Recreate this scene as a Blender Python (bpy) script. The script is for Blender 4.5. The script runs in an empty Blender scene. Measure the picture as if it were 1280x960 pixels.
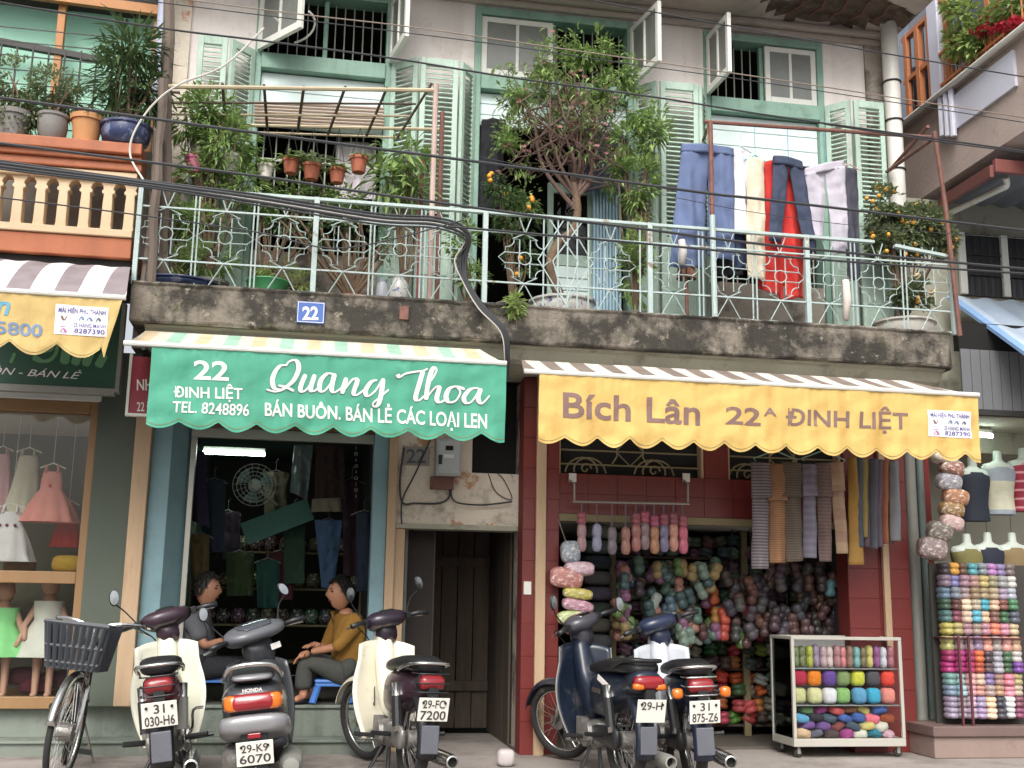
import bpy, math, random
from mathutils import Vector, Matrix, noise
V = Vector
RN = random.Random(11)
scene = bpy.context.scene
COL = scene.collection
pi = math.pi
rad = math.radians

# ---------------------------------------------------------------- camera
CAM = V((0.0, -9.0, 1.12)); FPX = 1400.0
_p, _y, _r = rad(11.13), rad(9.95), rad(0.95)
_F = V((math.sin(_y)*math.cos(_p), math.cos(_y)*math.cos(_p), math.sin(_p)))
_R0 = V((math.cos(_y), -math.sin(_y), 0)); _U0 = _R0.cross(_F)
_R = _R0*math.cos(_r)+_U0*math.sin(_r); _U = _U0*math.cos(_r)-_R0*math.sin(_r)
cam = bpy.data.cameras.new('camera'); cam.sensor_width = 36; cam.lens = FPX/1280*36
cam.clip_end = 500; cam.clip_start = 0.05
camo = bpy.data.objects.new('camera', cam); COL.objects.link(camo)
m = Matrix((_R, _U, -_F)).transposed().to_4x4(); m.translation = CAM
camo.matrix_world = m; scene.camera = camo
# ---------------------------------------------------------------- sky, sun, exposure
SUN_EL, SUN_AZ = rad(46), rad(196)       # azimuth clockwise from +Y: behind the camera, slightly left
w = bpy.data.worlds.new('World'); scene.world = w; w.use_nodes = True
nt = w.node_tree; nt.nodes.clear()
sk = nt.nodes.new('ShaderNodeTexSky'); sk.sky_type = 'NISHITA'; sk.sun_disc = False
sk.sun_elevation = SUN_EL; sk.sun_rotation = SUN_AZ; sk.dust_density = 6; sk.air_density = 1.2; sk.ozone_density = 1.0
hs = nt.nodes.new('ShaderNodeHueSaturation'); hs.inputs['Saturation'].default_value = 0.28
bg = nt.nodes.new('ShaderNodeBackground'); bg.inputs['Strength'].default_value = 0.15
wo = nt.nodes.new('ShaderNodeOutputWorld')
nt.links.new(sk.outputs[0], hs.inputs['Color']); nt.links.new(hs.outputs[0], bg.inputs['Color']); nt.links.new(bg.outputs[0], wo.inputs['Surface'])
sl = bpy.data.lights.new('sun', 'SUN'); sl.energy = 1.5; sl.angle = rad(35); sl.color = (1, .965, .92)
so = bpy.data.objects.new('sun', sl); COL.objects.link(so)
sd = V((math.sin(SUN_AZ)*math.cos(SUN_EL), math.cos(SUN_AZ)*math.cos(SUN_EL), math.sin(SUN_EL)))
so.rotation_euler = sd.to_track_quat('Z', 'Y').to_euler(); so.location = (0, -6, 14)
scene.view_settings.view_transform = 'Standard'; scene.view_settings.look = 'None'
scene.view_settings.exposure = 0.47; scene.view_settings.gamma = 1

# ---------------------------------------------------------------- pixel -> place
def ray(x, y): return _F + _R*((x-640)/FPX) + _U*((480-y)/FPX)
def P(x, y, Y=0.0):
    d = ray(x, y); return CAM + d*((Y-CAM.y)/d.y)
def G0(x, y, Z=0.0):
    d = ray(x, y); return CAM + d*((Z-CAM.z)/d.z)
def rect(px0, py0, px1, py1, Y):
    mx, my = (px0+px1)/2, (py0+py1)/2
    return P(px0, my, Y).x, P(px1, my, Y).x, P(mx, py1, Y).z, P(mx, py0, Y).z
# ---------------------------------------------------------------- geometry
class Geo:
    def __init__(s): s.v = []; s.f = []
    def add(s, v, f):
        n = len(s.v); s.v += [V(a) for a in v]; s.f += [tuple(i+n for i in q) for q in f]; return s
    def box(s, x0, x1, y0, y1, z0, z1):
        return s.add([(x, y, z) for z in (z0, z1) for y in (y0, y1) for x in (x0, x1)],
            [(0, 2, 3, 1), (4, 5, 7, 6), (0, 1, 5, 4), (2, 6, 7, 3), (0, 4, 6, 2), (1, 3, 7, 5)])
    def bar(s, a, b, wd, dp, up=(0, 0, 1)):
        a, b = V(a), V(b); t = (b-a).normalized(); u = V(up)
        if abs(t.dot(u)) > .95: u = V((0, 1, 0))
        sd_ = t.cross(u).normalized()*wd/2; uu = sd_.cross(t).normalized()*dp/2
        return s.add([a-sd_-uu, a+sd_-uu, a+sd_+uu, a-sd_+uu, b-sd_-uu, b+sd_-uu, b+sd_+uu, b-sd_+uu],
            [(0, 3, 2, 1), (4, 5, 6, 7), (0, 1, 5, 4), (1, 2, 6, 5), (2, 3, 7, 6), (3, 0, 4, 7)])
    def tube(s, pts, r, n=6, closed=False):
        pts = [V(p) for p in pts]; N = len(pts)
        rs = r if isinstance(r, (list, tuple)) else [r]*N
        vs = []; u = None
        for i, p in enumerate(pts):
            a = pts[(i-1) % N] if (i or closed) else p
            b = pts[(i+1) % N] if (i < N-1 or closed) else p
            t = b-a
            t = t.normalized() if t.length > 1e-9 else V((0, 0, 1))
            if u is None: u = t.cross(V((0, 0, 1)) if abs(t.z) < .9 else V((0, 1, 0)))
            u = u-t*u.dot(t)
            if u.length < 1e-6: u = t.cross(V((1, 0, 0)))
            u.normalize(); b2 = t.cross(u)
            vs += [p+(u*math.cos(2*pi*k/n)+b2*math.sin(2*pi*k/n))*rs[i] for k in range(n)]
        fs = []
        for i in range(N if closed else N-1):
            j = (i+1) % N
            for k in range(n): fs.append((i*n+k, i*n+(k+1) % n, j*n+(k+1) % n, j*n+k))
        if not closed: fs += [tuple(range(n))[::-1], tuple((N-1)*n+k for k in range(n))]
        return s.add(vs, fs)
    def lathe(s, prof, c, n=16, axis='z'):
        c = V(c); vs = []
        for r, h in prof:
            for k in range(n):
                a = 2*pi*k/n; x, y = r*math.cos(a), r*math.sin(a)
                vs.append(c+{'z': V((x, y, h)), 'y': V((x, h, y)), 'x': V((h, x, y))}[axis])
        fs = [(i*n+k, i*n+(k+1) % n, (i+1)*n+(k+1) % n, (i+1)*n+k) for i in range(len(prof)-1) for k in range(n)]
        fs += [tuple(range(n)), tuple((len(prof)-1)*n+k for k in range(n))]
        return s.add(vs, fs)
    def ball(s, c, r, nu=10, nv=7):
        c = V(c); r = V(r) if not isinstance(r, (int, float)) else V((r, r, r)); vs = []
        for j in range(nv+1):
            t = pi*j/nv
            for k in range(nu):
                a = 2*pi*k/nu
                vs.append(c+V((r.x*math.sin(t)*math.cos(a), r.y*math.sin(t)*math.sin(a), r.z*math.cos(t))))
        return s.add(vs, [(j*nu+k, j*nu+(k+1) % nu, (j+1)*nu+(k+1) % nu, (j+1)*nu+k) for j in range(nv) for k in range(nu)])
    def prism(s, poly, y0, y1):
        n = len(poly)
        return s.add([(x, y0, z) for x, z in poly]+[(x, y1, z) for x, z in poly],
            [tuple(range(n)), tuple(range(2*n-1, n-1, -1))]+[(i, i+n, (i+1) % n+n, (i+1) % n) for i in range(n)])
    def sheet(s, fn, nu, nv, thick=None):
        vs = [V(fn(i/nu, j/nv)) for j in range(nv+1) for i in range(nu+1)]
        fs = [(j*(nu+1)+i, j*(nu+1)+i+1, (j+1)*(nu+1)+i+1, (j+1)*(nu+1)+i) for j in range(nv) for i in range(nu)]
        if thick:
            t = V(thick); n = len(vs); fs2 = [tuple(i+n for i in q[::-1]) for q in fs]
            W = nu+1; ring = [i for i in range(W)]+[j*W+nu for j in range(1, nv+1)]+[nv*W+i for i in range(nu-1, -1, -1)]+[j*W for j in range(nv-1, 0, -1)]
            fs = fs+fs2+[(ring[k], ring[k]+n, ring[(k+1) % len(ring)]+n, ring[(k+1) % len(ring)]) for k in range(len(ring))]
            vs = vs+[v+t for v in vs]
        return s.add(vs, fs)
    def torus(s, c, R, r, axis='y', n=28, m=8, sx=1.0):
        c = V(c); pts = []
        for k in range(n):
            a = 2*pi*k/n; x, y = R*math.cos(a), R*math.sin(a)
            pts.append(c+{'y': V((x, 0, y)), 'z': V((x, y, 0)), 'x': V((0, x, y))}[axis])
        return s.tube(pts, r, m, True)
    def xf(s, M):
        s.v = [M @ v for v in s.v]; return s
def pbox(r, Y0, Y1):
    x0, x1, z0, z1 = rect(*r, Y0); return Geo().box(x0, x1, Y0, Y1, z0, z1)
def curve(pts, n=6):
    pts = [V(p) for p in pts]; out = []
    for i in range(len(pts)-1):
        p0 = pts[max(i-1, 0)]; p1 = pts[i]; p2 = pts[i+1]; p3 = pts[min(i+2, len(pts)-1)]
        for k in range(n):
            t = k/n
            out.append(0.5*((2*p1)+(p2-p0)*t+(2*p0-5*p1+4*p2-p3)*t*t+(3*p1-p0-3*p2+p3)*t**3))
    out.append(pts[-1]); return out
MW = {}
def obj(name, g, mt, parent=None, smooth=False, bevel=0.0, label=None, cat=None, group=None, kind=None, color=None, sub=0, autosm=False):
    me = bpy.data.meshes.new(name); vs = g.v
    if parent is not None:
        inv = MW[parent].inverted(); M = MW[parent]
    else:
        xs = [v.x for v in vs]; ys = [v.y for v in vs]
        M = Matrix.Translation(((min(xs)+max(xs))/2, (min(ys)+max(ys))/2, min(v.z for v in vs))); inv = M.inverted()
    me.from_pydata([(inv @ v)[:] for v in vs], [], g.f)
    if smooth:
        me.polygons.foreach_set('use_smooth', [True]*len(me.polygons))
        if autosm: me.set_sharp_from_angle(angle=rad(38))
    me.materials.append(mt); me.update()
    o = bpy.data.objects.new(name, me); COL.objects.link(o)
    if parent is not None: o.parent = parent
    else: o.matrix_world = M
    MW[o] = M.copy()
    if bevel:
        b = o.modifiers.new('bevel', 'BEVEL'); b.width = bevel; b.segments = 2; b.limit_method = 'ANGLE'
    if sub:
        b = o.modifiers.new('sub', 'SUBSURF'); b.levels = sub; b.render_levels = sub
    if color: o.color = (*color[:3], 1)
    tag(o, label, cat, group, kind); return o
def tag(o, label=None, cat=None, group=None, kind=None):
    if label: o['label'] = label
    if cat: o['category'] = cat
    if group: o['group'] = group
    if kind: o['kind'] = kind
    return o
def thing(name, label, cat, loc=(0, 0, 0), group=None, rz=0):
    o = bpy.data.objects.new(name, None); COL.objects.link(o); o.empty_display_size = .1
    o.location = loc; o.rotation_euler = (0, 0, rz)
    MW[o] = Matrix.Translation(loc) @ Matrix.Rotation(rz, 4, 'Z')
    return tag(o, label, cat, group)
def inst(src, parent, M):
    """copy of a part (shared mesh) under parent, M = its world matrix"""
    o = src.copy(); COL.objects.link(o); o.parent = parent
    if parent is None: o.matrix_world = M
    else: o.matrix_parent_inverse = Matrix(); o.matrix_local = MW[parent].inverted() @ M
    MW[o] = M.copy(); return o
def fix(o, M):
    """move object o (and everything under it) so that its matrix is M"""
    o.matrix_local = M
# ---------------------------------------------------------------- materials
def lin(c):
    if isinstance(c, str):
        c = tuple(int(c[i:i+2], 16)/255 for i in (1, 3, 5))
    return tuple(x/12.92 if x <= .04045 else ((x+.055)/1.055)**2.4 for x in c)
MATS = {}
def mat(name, col=None, rough=.65, var=.15, sc=5, bump=.12, bsc=60, metal=0, stains=(), alpha=None, trans=0, spec=.5, emit=None, coat=0, transl=0, island=0, stretch=None, strands=None, streak=None):
    if name in MATS: return MATS[name]
    mt = bpy.data.materials.new(name); mt.use_nodes = True; nt = mt.node_tree; N = nt.nodes; L = nt.links
    b = N['Principled BSDF']; out = N['Material Output']
    tc = N.new('ShaderNodeTexCoord'); vec = tc.outputs['Object']
    if stretch:
        mp = N.new('ShaderNodeMapping'); mp.inputs['Scale'].default_value = stretch; L.new(vec, mp.inputs[0]); vec = mp.outputs[0]
    def noise_(s, d=5, rg=.6):
        n = N.new('ShaderNodeTexNoise'); n.inputs['Scale'].default_value = s; n.inputs['Detail'].default_value = d; n.inputs['Roughness'].default_value = rg
        L.new(vec, n.inputs['Vector']); return n
    def mix(fac, a, c, bt='MIX'):
        x = N.new('ShaderNodeMix'); x.data_type = 'RGBA'; x.blend_type = bt
        for sck, val in ((x.inputs[0], fac), (x.inputs[6], a), (x.inputs[7], c)):
            if hasattr(val, 'is_linked') or hasattr(val, 'links'): L.new(val, sck)
            else: sck.default_value = val if isinstance(val, (int, float)) else (*val[:3], 1)
        return x.outputs[2]
    if col is None:
        oi = N.new('ShaderNodeObjectInfo'); base = oi.outputs['Color']
    else:
        rg = N.new('ShaderNodeRGB'); rg.outputs[0].default_value = (*lin(col), 1); base = rg.outputs[0]
    n1 = noise_(sc)
    mr = N.new('ShaderNodeMapRange'); mr.inputs[1].default_value = .25; mr.inputs[2].default_value = .75
    mr.inputs[3].default_value = 1-var; mr.inputs[4].default_value = 1+var; L.new(n1.outputs[0], mr.inputs[0])
    fac = mr.outputs[0]
    if island:
        ge = N.new('ShaderNodeNewGeometry'); m2 = N.new('ShaderNodeMapRange'); m2.inputs[3].default_value = 1-island; m2.inputs[4].default_value = 1+island
        L.new(ge.outputs['Random Per Island'], m2.inputs[0]); mm = N.new('ShaderNodeMath'); mm.operation = 'MULTIPLY'
        L.new(fac, mm.inputs[0]); L.new(m2.outputs[0], mm.inputs[1]); fac = mm.outputs[0]
    vm = N.new('ShaderNodeVectorMath'); vm.operation = 'SCALE'; L.new(base, vm.inputs[0]); L.new(fac, vm.inputs['Scale'])
    c = vm.outputs[0]
    if strands:
        wv = N.new('ShaderNodeTexWave'); wv.inputs['Scale'].default_value = strands[0]; wv.inputs['Distortion'].default_value = strands[2]; wv.inputs['Detail'].default_value = 3; wv.bands_direction = 'DIAGONAL'
        L.new(tc.outputs['Object'], wv.inputs['Vector']); w2 = N.new('ShaderNodeMapRange'); w2.inputs[3].default_value = 1-strands[1]; w2.inputs[4].default_value = 1+strands[1]*.5
        L.new(wv.outputs['Fac'], w2.inputs[0]); v2 = N.new('ShaderNodeVectorMath'); v2.operation = 'SCALE'; L.new(c, v2.inputs[0]); L.new(w2.outputs[0], v2.inputs['Scale']); c = v2.outputs[0]
    if streak:
        ms_ = N.new('ShaderNodeMapping'); ms_.inputs['Scale'].default_value = (streak[1], streak[1], streak[1]*.07); L.new(tc.outputs['Object'], ms_.inputs[0])
        ns = N.new('ShaderNodeTexNoise'); ns.inputs['Scale'].default_value = 1; ns.inputs['Detail'].default_value = 6; L.new(ms_.outputs[0], ns.inputs['Vector'])
        cs = N.new('ShaderNodeMapRange'); cs.inputs[1].default_value = .5; cs.inputs[2].default_value = .72; cs.inputs[3].default_value = 0; cs.inputs[4].default_value = streak[2]; L.new(ns.outputs[0], cs.inputs[0])
        c = mix(cs.outputs[0], c, lin(streak[0]))
    for (sc2, scale, lo, hi, am) in stains:
        n2 = noise_(scale, 8, .68); cr = N.new('ShaderNodeMapRange'); cr.inputs[1].default_value = lo; cr.inputs[2].default_value = hi
        cr.inputs[3].default_value = 0; cr.inputs[4].default_value = am; L.new(n2.outputs[0], cr.inputs[0])
        c = mix(cr.outputs[0], c, lin(sc2))
    L.new(c, b.inputs['Base Color'])
    b.inputs['Roughness'].default_value = rough; b.inputs['Metallic'].default_value = metal
    b.inputs['Specular IOR Level'].default_value = spec
    if coat: b.inputs['Coat Weight'].default_value = coat; b.inputs['Coat Roughness'].default_value = .08
    if trans: b.inputs['Transmission Weight'].default_value = trans
    if alpha is not None: b.inputs['Alpha'].default_value = alpha
    if emit: b.inputs['Emission Color'].default_value = (*lin(emit[0]), 1); b.inputs['Emission Strength'].default_value = emit[1]
    if bump:
        nb = noise_(bsc, 4); bu = N.new('ShaderNodeBump'); bu.inputs['Strength'].default_value = bump; bu.inputs['Distance'].default_value = .02
        L.new(nb.outputs[0], bu.inputs['Height']); L.new(bu.outputs[0], b.inputs['Normal'])
    if transl:
        tr = N.new('ShaderNodeBsdfTranslucent'); L.new(c, tr.inputs[0]); ms = N.new('ShaderNodeMixShader'); ms.inputs[0].default_value = transl
        L.new(b.outputs[0], ms.inputs[1]); L.new(tr.outputs[0], ms.inputs[2]); L.new(ms.outputs[0], out.inputs[0])
    MATS[name] = mt; return mt
def stripes(name, cols, width, axis=0, rough=.7, slope=0.0, transl=0.15):
    """woven / printed stripes of the given colours"""
    mt = bpy.data.materials.new(name); mt.use_nodes = True; nt = mt.node_tree; N = nt.nodes; L = nt.links
    b = N['Principled BSDF']; tc = N.new('ShaderNodeTexCoord'); sp = N.new('ShaderNodeSeparateXYZ'); L.new(tc.outputs['Object'], sp.inputs[0])
    ma = N.new('ShaderNodeMath'); ma.operation = 'MULTIPLY'; ma.inputs[1].default_value = 1/(width*len(cols)); L.new(sp.outputs[axis], ma.inputs[0])
    fr = N.new('ShaderNodeMath'); fr.operation = 'FRACT'; L.new(ma.outputs[0], fr.inputs[0])
    cr = N.new('ShaderNodeValToRGB'); cr.color_ramp.interpolation = 'CONSTANT'; els = cr.color_ramp.elements
    while len(els) < len(cols): els.new(.5)
    for i, c in enumerate(cols): els[i].position = i/len(cols); els[i].color = (*lin(c), 1)
    L.new(fr.outputs[0], cr.inputs[0])
    nz = N.new('ShaderNodeTexNoise'); nz.inputs['Scale'].default_value = 7; nz.inputs['Detail'].default_value = 6; L.new(tc.outputs['Object'], nz.inputs[0])
    mr = N.new('ShaderNodeMapRange'); mr.inputs[1].default_value = .3; mr.inputs[2].default_value = .7; mr.inputs[3].default_value = .78; mr.inputs[4].default_value = 1.1; L.new(nz.outputs[0], mr.inputs[0])
    vm = N.new('ShaderNodeVectorMath'); vm.operation = 'SCALE'; L.new(cr.outputs[0], vm.inputs[0]); L.new(mr.outputs[0], vm.inputs['Scale'])
    L.new(vm.outputs[0], b.inputs['Base Color']); b.inputs['Roughness'].default_value = rough
    MATS[name] = mt; return mt
def glass(name, tint=(.9, .95, .95), rough=.02, mixf=.12):
    mt = bpy.data.materials.new(name); mt.use_nodes = True; nt = mt.node_tree; N = nt.nodes; L = nt.links
    N.remove(N['Principled BSDF']); t = N.new('ShaderNodeBsdfTransparent'); t.inputs[0].default_value = (*tint, 1)
    g = N.new('ShaderNodeBsdfGlossy'); g.inputs['Roughness'].default_value = rough
    f = N.new('ShaderNodeFresnel'); f.inputs[0].default_value = 1.22
    ad = N.new('ShaderNodeMath'); ad.operation = 'ADD'; ad.inputs[1].default_value = mixf; L.new(f.outputs[0], ad.inputs[0])
    ms = N.new('ShaderNodeMixShader'); L.new(ad.outputs[0], ms.inputs[0]); L.new(t.outputs[0], ms.inputs[1]); L.new(g.outputs[0], ms.inputs[2])
    L.new(ms.outputs[0], N['Material Output'].inputs[0]); MATS[name] = mt; return mt
# ---------------------------------------------------------------- lettering
def textgeo(s, bold=0.0, shear=0.0, spacing=1.0):
    cu = bpy.data.curves.new('t', 'FONT'); cu.body = s; cu.offset = bold; cu.shear = shear; cu.space_character = spacing
    cu.resolution_u = 4; cu.fill_mode = 'FRONT'
    o = bpy.data.objects.new('t', cu); me = bpy.data.meshes.new_from_object(o)
    vs = [v.co.copy() for v in me.vertices]; fs = [tuple(p.vertices) for p in me.polygons]
    bpy.data.objects.remove(o); bpy.data.curves.remove(cu); bpy.data.meshes.remove(me)
    return vs, fs
def lettering(s, box, Y, mt, parent, bold=.01, shear=0, wob=None, name='lettering', spacing=1.0):
    """box = pixels of top-left, top-right, bottom-right, bottom-left; text is laid on the plane at Y in that quad"""
    vs, fs = textgeo(s, bold, shear, spacing)
    if len(box) == 4 and isinstance(box[0], (int, float)):
        x0, y0, x1, y1 = box; box = ((x0, y0), (x1, y0), (x1, y1), (x0, y1))
    a, b, c, d = [P(*q, Y) for q in box]
    x0 = min(v.x for v in vs); x1 = max(v.x for v in vs); y0 = min(v.y for v in vs); y1 = max(v.y for v in vs)
    g = Geo(); out = []
    for v in vs:
        u = (v.x-x0)/(x1-x0); t = (v.y-y0)/(y1-y0)
        q = (a*(1-u)+b*u)*t+(d*(1-u)+c*u)*(1-t)
        if wob: q.y = wob(q.x, q.z)
        out.append(q)
    g.add(out, fs)
    return obj(name, g, mt, parent)
# ================================================================ materials used by the setting
m_plaster = mat('old_plaster', '#e9e1dc', .85, .04, 3, .25, 30, streak=('#9a8d80', 5, .4), stains=(('#c9b9ac', 2.0, .56, .68, .6), ('#c79a6e', 2.6, .66, .70, .8), ('#8f847b', 7, .62, .78, .5)))
m_peel = mat('peeling_plaster', '#d8cdbd', .9, .08, 3, .4, 25, stains=(('#b9835c', 2.0, .60, .63, .85), ('#8a7d70', 3.5, .54, .66, .75), ('#5a5046', 9, .62, .7, .6)))
m_grimy = mat('grimy_plaster', '#a79e92', .9, .15, 4, .4, 25, stains=(('#4d463e', 3, .48, .62, .85), ('#9a5a3a', 5, .62, .68, .7)))
m_conc = mat('mossy_concrete', '#827a6f', .95, .3, 3.5, .8, 30, streak=('#34312c', 9, .75), stains=(('#2a2824', 3.2, .42, .56, .9), ('#b3aa9b', 14, .60, .68, .7), ('#5f6244', 7, .60, .68, .6), ('#4a4f38', 5, .58, .7, .6), ('#4b3424', 9, .66, .74, .6)))
m_conc2 = mat('eave_concrete', '#b5aaa0', .95, .12, 1.8, .5, 20, stains=(('#7d7066', 1.5, .53, .66, .6), ('#c8bdb0', 5, .6, .7, .5)))
m_mould = mat('grey_moulding', '#a6a493', .85, .12, 3, .2, 40, stains=(('#4f4c42', 3, .52, .68, .7),))
m_pave = mat('pavement', '#978f89', .9, .15, 1.6, .5, 45, stains=(('#5d5650', 1.4, .48, .66, .7), ('#4a443f', 9, .62, .68, .5), ('#c4bdb4', 9, .62, .7, .4)))
m_road = mat('asphalt', '#57555a', .9, .2, 2, .5, 80)
m_green = mat('green_paint', '#afc6b8', .6, .12, 6, .2, 50, streak=('#7d8f80', 9, .45), stains=(('#7d9184', 4, .56, .70, .6), ('#cfd6cb', 18, .63, .70, .6), ('#94785f', 11, .67, .72, .8)))
m_green2 = mat('dark_green_paint', '#83a595', .55, .12, 6, .2, 50, streak=('#55695e', 8, .4), stains=(('#566f63', 4, .55, .7, .6), ('#8a6e58', 9, .68, .73, .7)))
m_pale = mat('pale_board', '#d6e6e4', .6, .05, 5, .1, 40, stains=(('#8fa9a2', 3, .62, .75, .5),))
m_white = mat('white_paint', '#dcdcd4', .5, .06, 6, .1, 40, stains=(('#9d978b', 6, .6, .75, .5),))
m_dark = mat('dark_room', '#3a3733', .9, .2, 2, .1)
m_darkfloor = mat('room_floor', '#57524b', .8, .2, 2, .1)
m_blue = mat('blue_grey_paint', '#7b9ba3', .55, .09, 5, .12, 40, stains=(('#58757b', 3, .58, .75, .5),))
m_cream = mat('cream_board', '#b89d7f', .7, .12, 8, .2, 50, stains=(('#96795a', 6, .55, .7, .6),), stretch=(1, 1, .15))
m_sage = mat('sage_wall', '#545c52', .8, .06, 3, .15, 50, stains=(('#4f564c', 2, .58, .75, .4),))
m_step = mat('green_step', '#7a8279', .75, .12, 3, .2, 40, streak=('#50584d', 6, .5), stains=(('#4d564c', 4, .52, .68, .6),))
m_brown = mat('brown_fascia', '#6b4a36', .7, .15, 5, .1)
m_alu = mat('aluminium', '#a9a89f', .4, .06, 6, .05, metal=.6)
m_red = mat('red_tile', '#6e2c29', .38, .10, 4, .06, 40, stains=(('#5d1f1c', 5, .6, .75, .5),))
m_redback = mat('tile_mortar', '#6e2421', .8, .1, 4, .1)
m_olive = mat('olive_wood', '#84795a', .65, .15, 6, .1, 40)
m_plank = mat('dark_plank', '#54493f', .85, .25, 5, .25, 40, stretch=(1, 1, .12), stains=(('#241f1b', 3, .5, .65, .7),))
m_doorbrown = mat('dark_door', '#2f2823', .7, .2, 4, .15, stretch=(1, 1, .2))
m_iron = mat('black_iron', '#2e2d2b', .6, .15, 9, .1)
m_bars = mat('grey_bars', '#a3a79a', .55, .12, 9, .05)
m_rail = mat('pale_blue_rail', '#adbdba', .55, .10, 9, .15, 50, stains=(('#7d5f48', 9, .58, .67, .9), ('#dcdccf', 20, .60, .7, .5)))
m_pane = glass('window_glass', (.93, .95, .94), .04, .01)
m_panedark = mat('dusty_pane', '#7a7d78', .25, .15, 5, .05)
m_wpipe = mat('white_pipe', '#dcdad2', .35, .05, 4, .05, stains=(('#a59d90', 4, .58, .75, .5),))
m_gpipe = mat('grey_pipe', '#85867f', .5, .1, 4, .1, stains=(('#4a4a46', 4, .58, .75, .5),))
m_orange = mat('orange_paint', '#a8623f', .6, .1, 4, .15, 40, streak=('#7d4830', 7, .4), stains=(('#8f4a30', 3, .58, .75, .5),))
m_bcream = mat('cream_paint', '#d2b896', .65, .08, 4, .12, 40, stains=(('#a88b66', 5, .58, .72, .5),))
m_black = mat('black_gap', '#1c1b1a', .9, .1, 3, 0)  # flat black colour stands in for the dark inside gaps and openings
m_pinkwall = mat('pinkish_concrete', '#b9a8a0', .9, .08, 2.5, .3, 30, stains=(('#857569', 2, .55, .7, .55), ('#d0c4bb', 4, .6, .72, .4)))
m_corr = mat('grey_sheet', '#75777a', .5, .06, 3, .05, metal=.2)
m_maroon = mat('maroon_metal', '#7d4a45', .5, .1, 4, .1)
m_bluesheet = mat('blue_white_sheet', '#bfcddc', .4, .08, 3, .05, stains=(('#8aa3c4', 1.5, .5, .7, .5),))
m_rust = mat('rusty_steel', '#7a5349', .7, .2, 9, .25, 60, stains=(('#4c2f25', 7, .5, .68, .7),))

# ================================================================ ground
g = Geo().sheet(lambda u, v: (-150+300*u, -150+300*v, -.15), 20, 20)
obj('road', g, m_road, kind='structure')
g = Geo().box(-30, 30, -3.9, 1.2, -.145, 0)
obj('pavement', g, m_pave, bevel=.02, kind='structure')
g = Geo()
for k in range(40):
    g.box(-30+k*1.5+.004, -30+(k+1)*1.5-.004, -4.05, -3.904, -.149, .004)
obj('kerb', g, mat('kerb_stone', '#9a958c', .9, .12, 4, .3), bevel=.012, kind='structure')

# ================================================================ house 22
H = thing('town_house', 'old two storey plastered town house with green shutters, balcony and two wool shops', 'building', (1.9, .2, 0))
XL, XR = P(208, 150).x, P(1108, 150).x
O = [(P(318, 80).x, P(490, 95).x), (P(592, 110).x, P(792, 125).x), (P(880, 130).x, P(1030, 140).x)]
ZT, ZB, ZF, ZE = 6.30, 5.60, 3.35, 6.44
walls = [(XL+.14, O[0][0]), (O[0][1], O[1][0]), (O[1][1], O[2][0]), (O[2][1], XR-.2)]
for a, b in walls:
    obj('wall', Geo().box(a, b, 0, .24, ZF-.3, ZE), m_plaster, H)
for a, b in O:
    obj('wall', Geo().box(a, b, 0.01, .24, ZT, ZE), m_plaster, H)
for i in (0, 2):
    obj('low_wall', Geo().box(O[i][0], O[i][1], .012, .2, ZF-.02, 3.93), m_grimy, H)
obj('wall_pier', Geo().box(XL-.12, XL+.14, -.03, .24, ZF-.3, ZE), m_peel, H)
obj('wall_pier', Geo().box(XR-.2, XR+.06, -.025, .24, ZF-.3, ZE), m_grimy, H)
obj('side_wall', Geo().box(XR-.2, XR+.06, .242, 4, 0, 7.3), m_grimy, H)
obj('side_wall', Geo().box(XL-.12, XL+.1, .242, 4, 3.0, 7.3), m_grimy, H)
# dark rooms upstairs
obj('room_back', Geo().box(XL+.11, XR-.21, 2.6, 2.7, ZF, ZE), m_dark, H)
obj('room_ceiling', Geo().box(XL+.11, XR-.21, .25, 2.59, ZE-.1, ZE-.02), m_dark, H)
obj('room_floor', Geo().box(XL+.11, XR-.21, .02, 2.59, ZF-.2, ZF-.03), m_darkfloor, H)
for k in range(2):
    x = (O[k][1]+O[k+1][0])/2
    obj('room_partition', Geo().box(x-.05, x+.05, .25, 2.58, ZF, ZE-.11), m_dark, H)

def casement(parent, hx, hy, dx, dy, z0, z1, panes=2):
    L = math.hypot(dx, dy); M = Matrix.Translation((hx, hy, 0)) @ Matrix.Rotation(math.atan2(dy, dx), 4, 'Z')
    fr = Geo(); s = .05
    fr.box(0, s, -.018, .018, z0, z1); fr.box(L-s, L, -.018, .018, z0, z1)
    fr.box(s, L-s, -.018, .018, z0, z0+s*1.3); fr.box(s, L-s, -.018, .018, z1-s, z1)
    w_ = (L-2*s)/panes
    for k in range(1, panes): fr.box(s+w_*k-.014, s+w_*k+.014, -.016, .016, z0+s*1.3, z1-s)
    f = obj('window_sash', fr.xf(M), m_white if panes > 1 else m_green, parent, bevel=.004)
    for k in range(panes):
        obj('pane', Geo().box(s+w_*k+(.014 if k else 0), s+w_*(k+1)-(.014 if k < panes-1 else 0), -.004, .004, z0+s*1.3, z1-s).xf(M), m_panedark, f)
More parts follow.
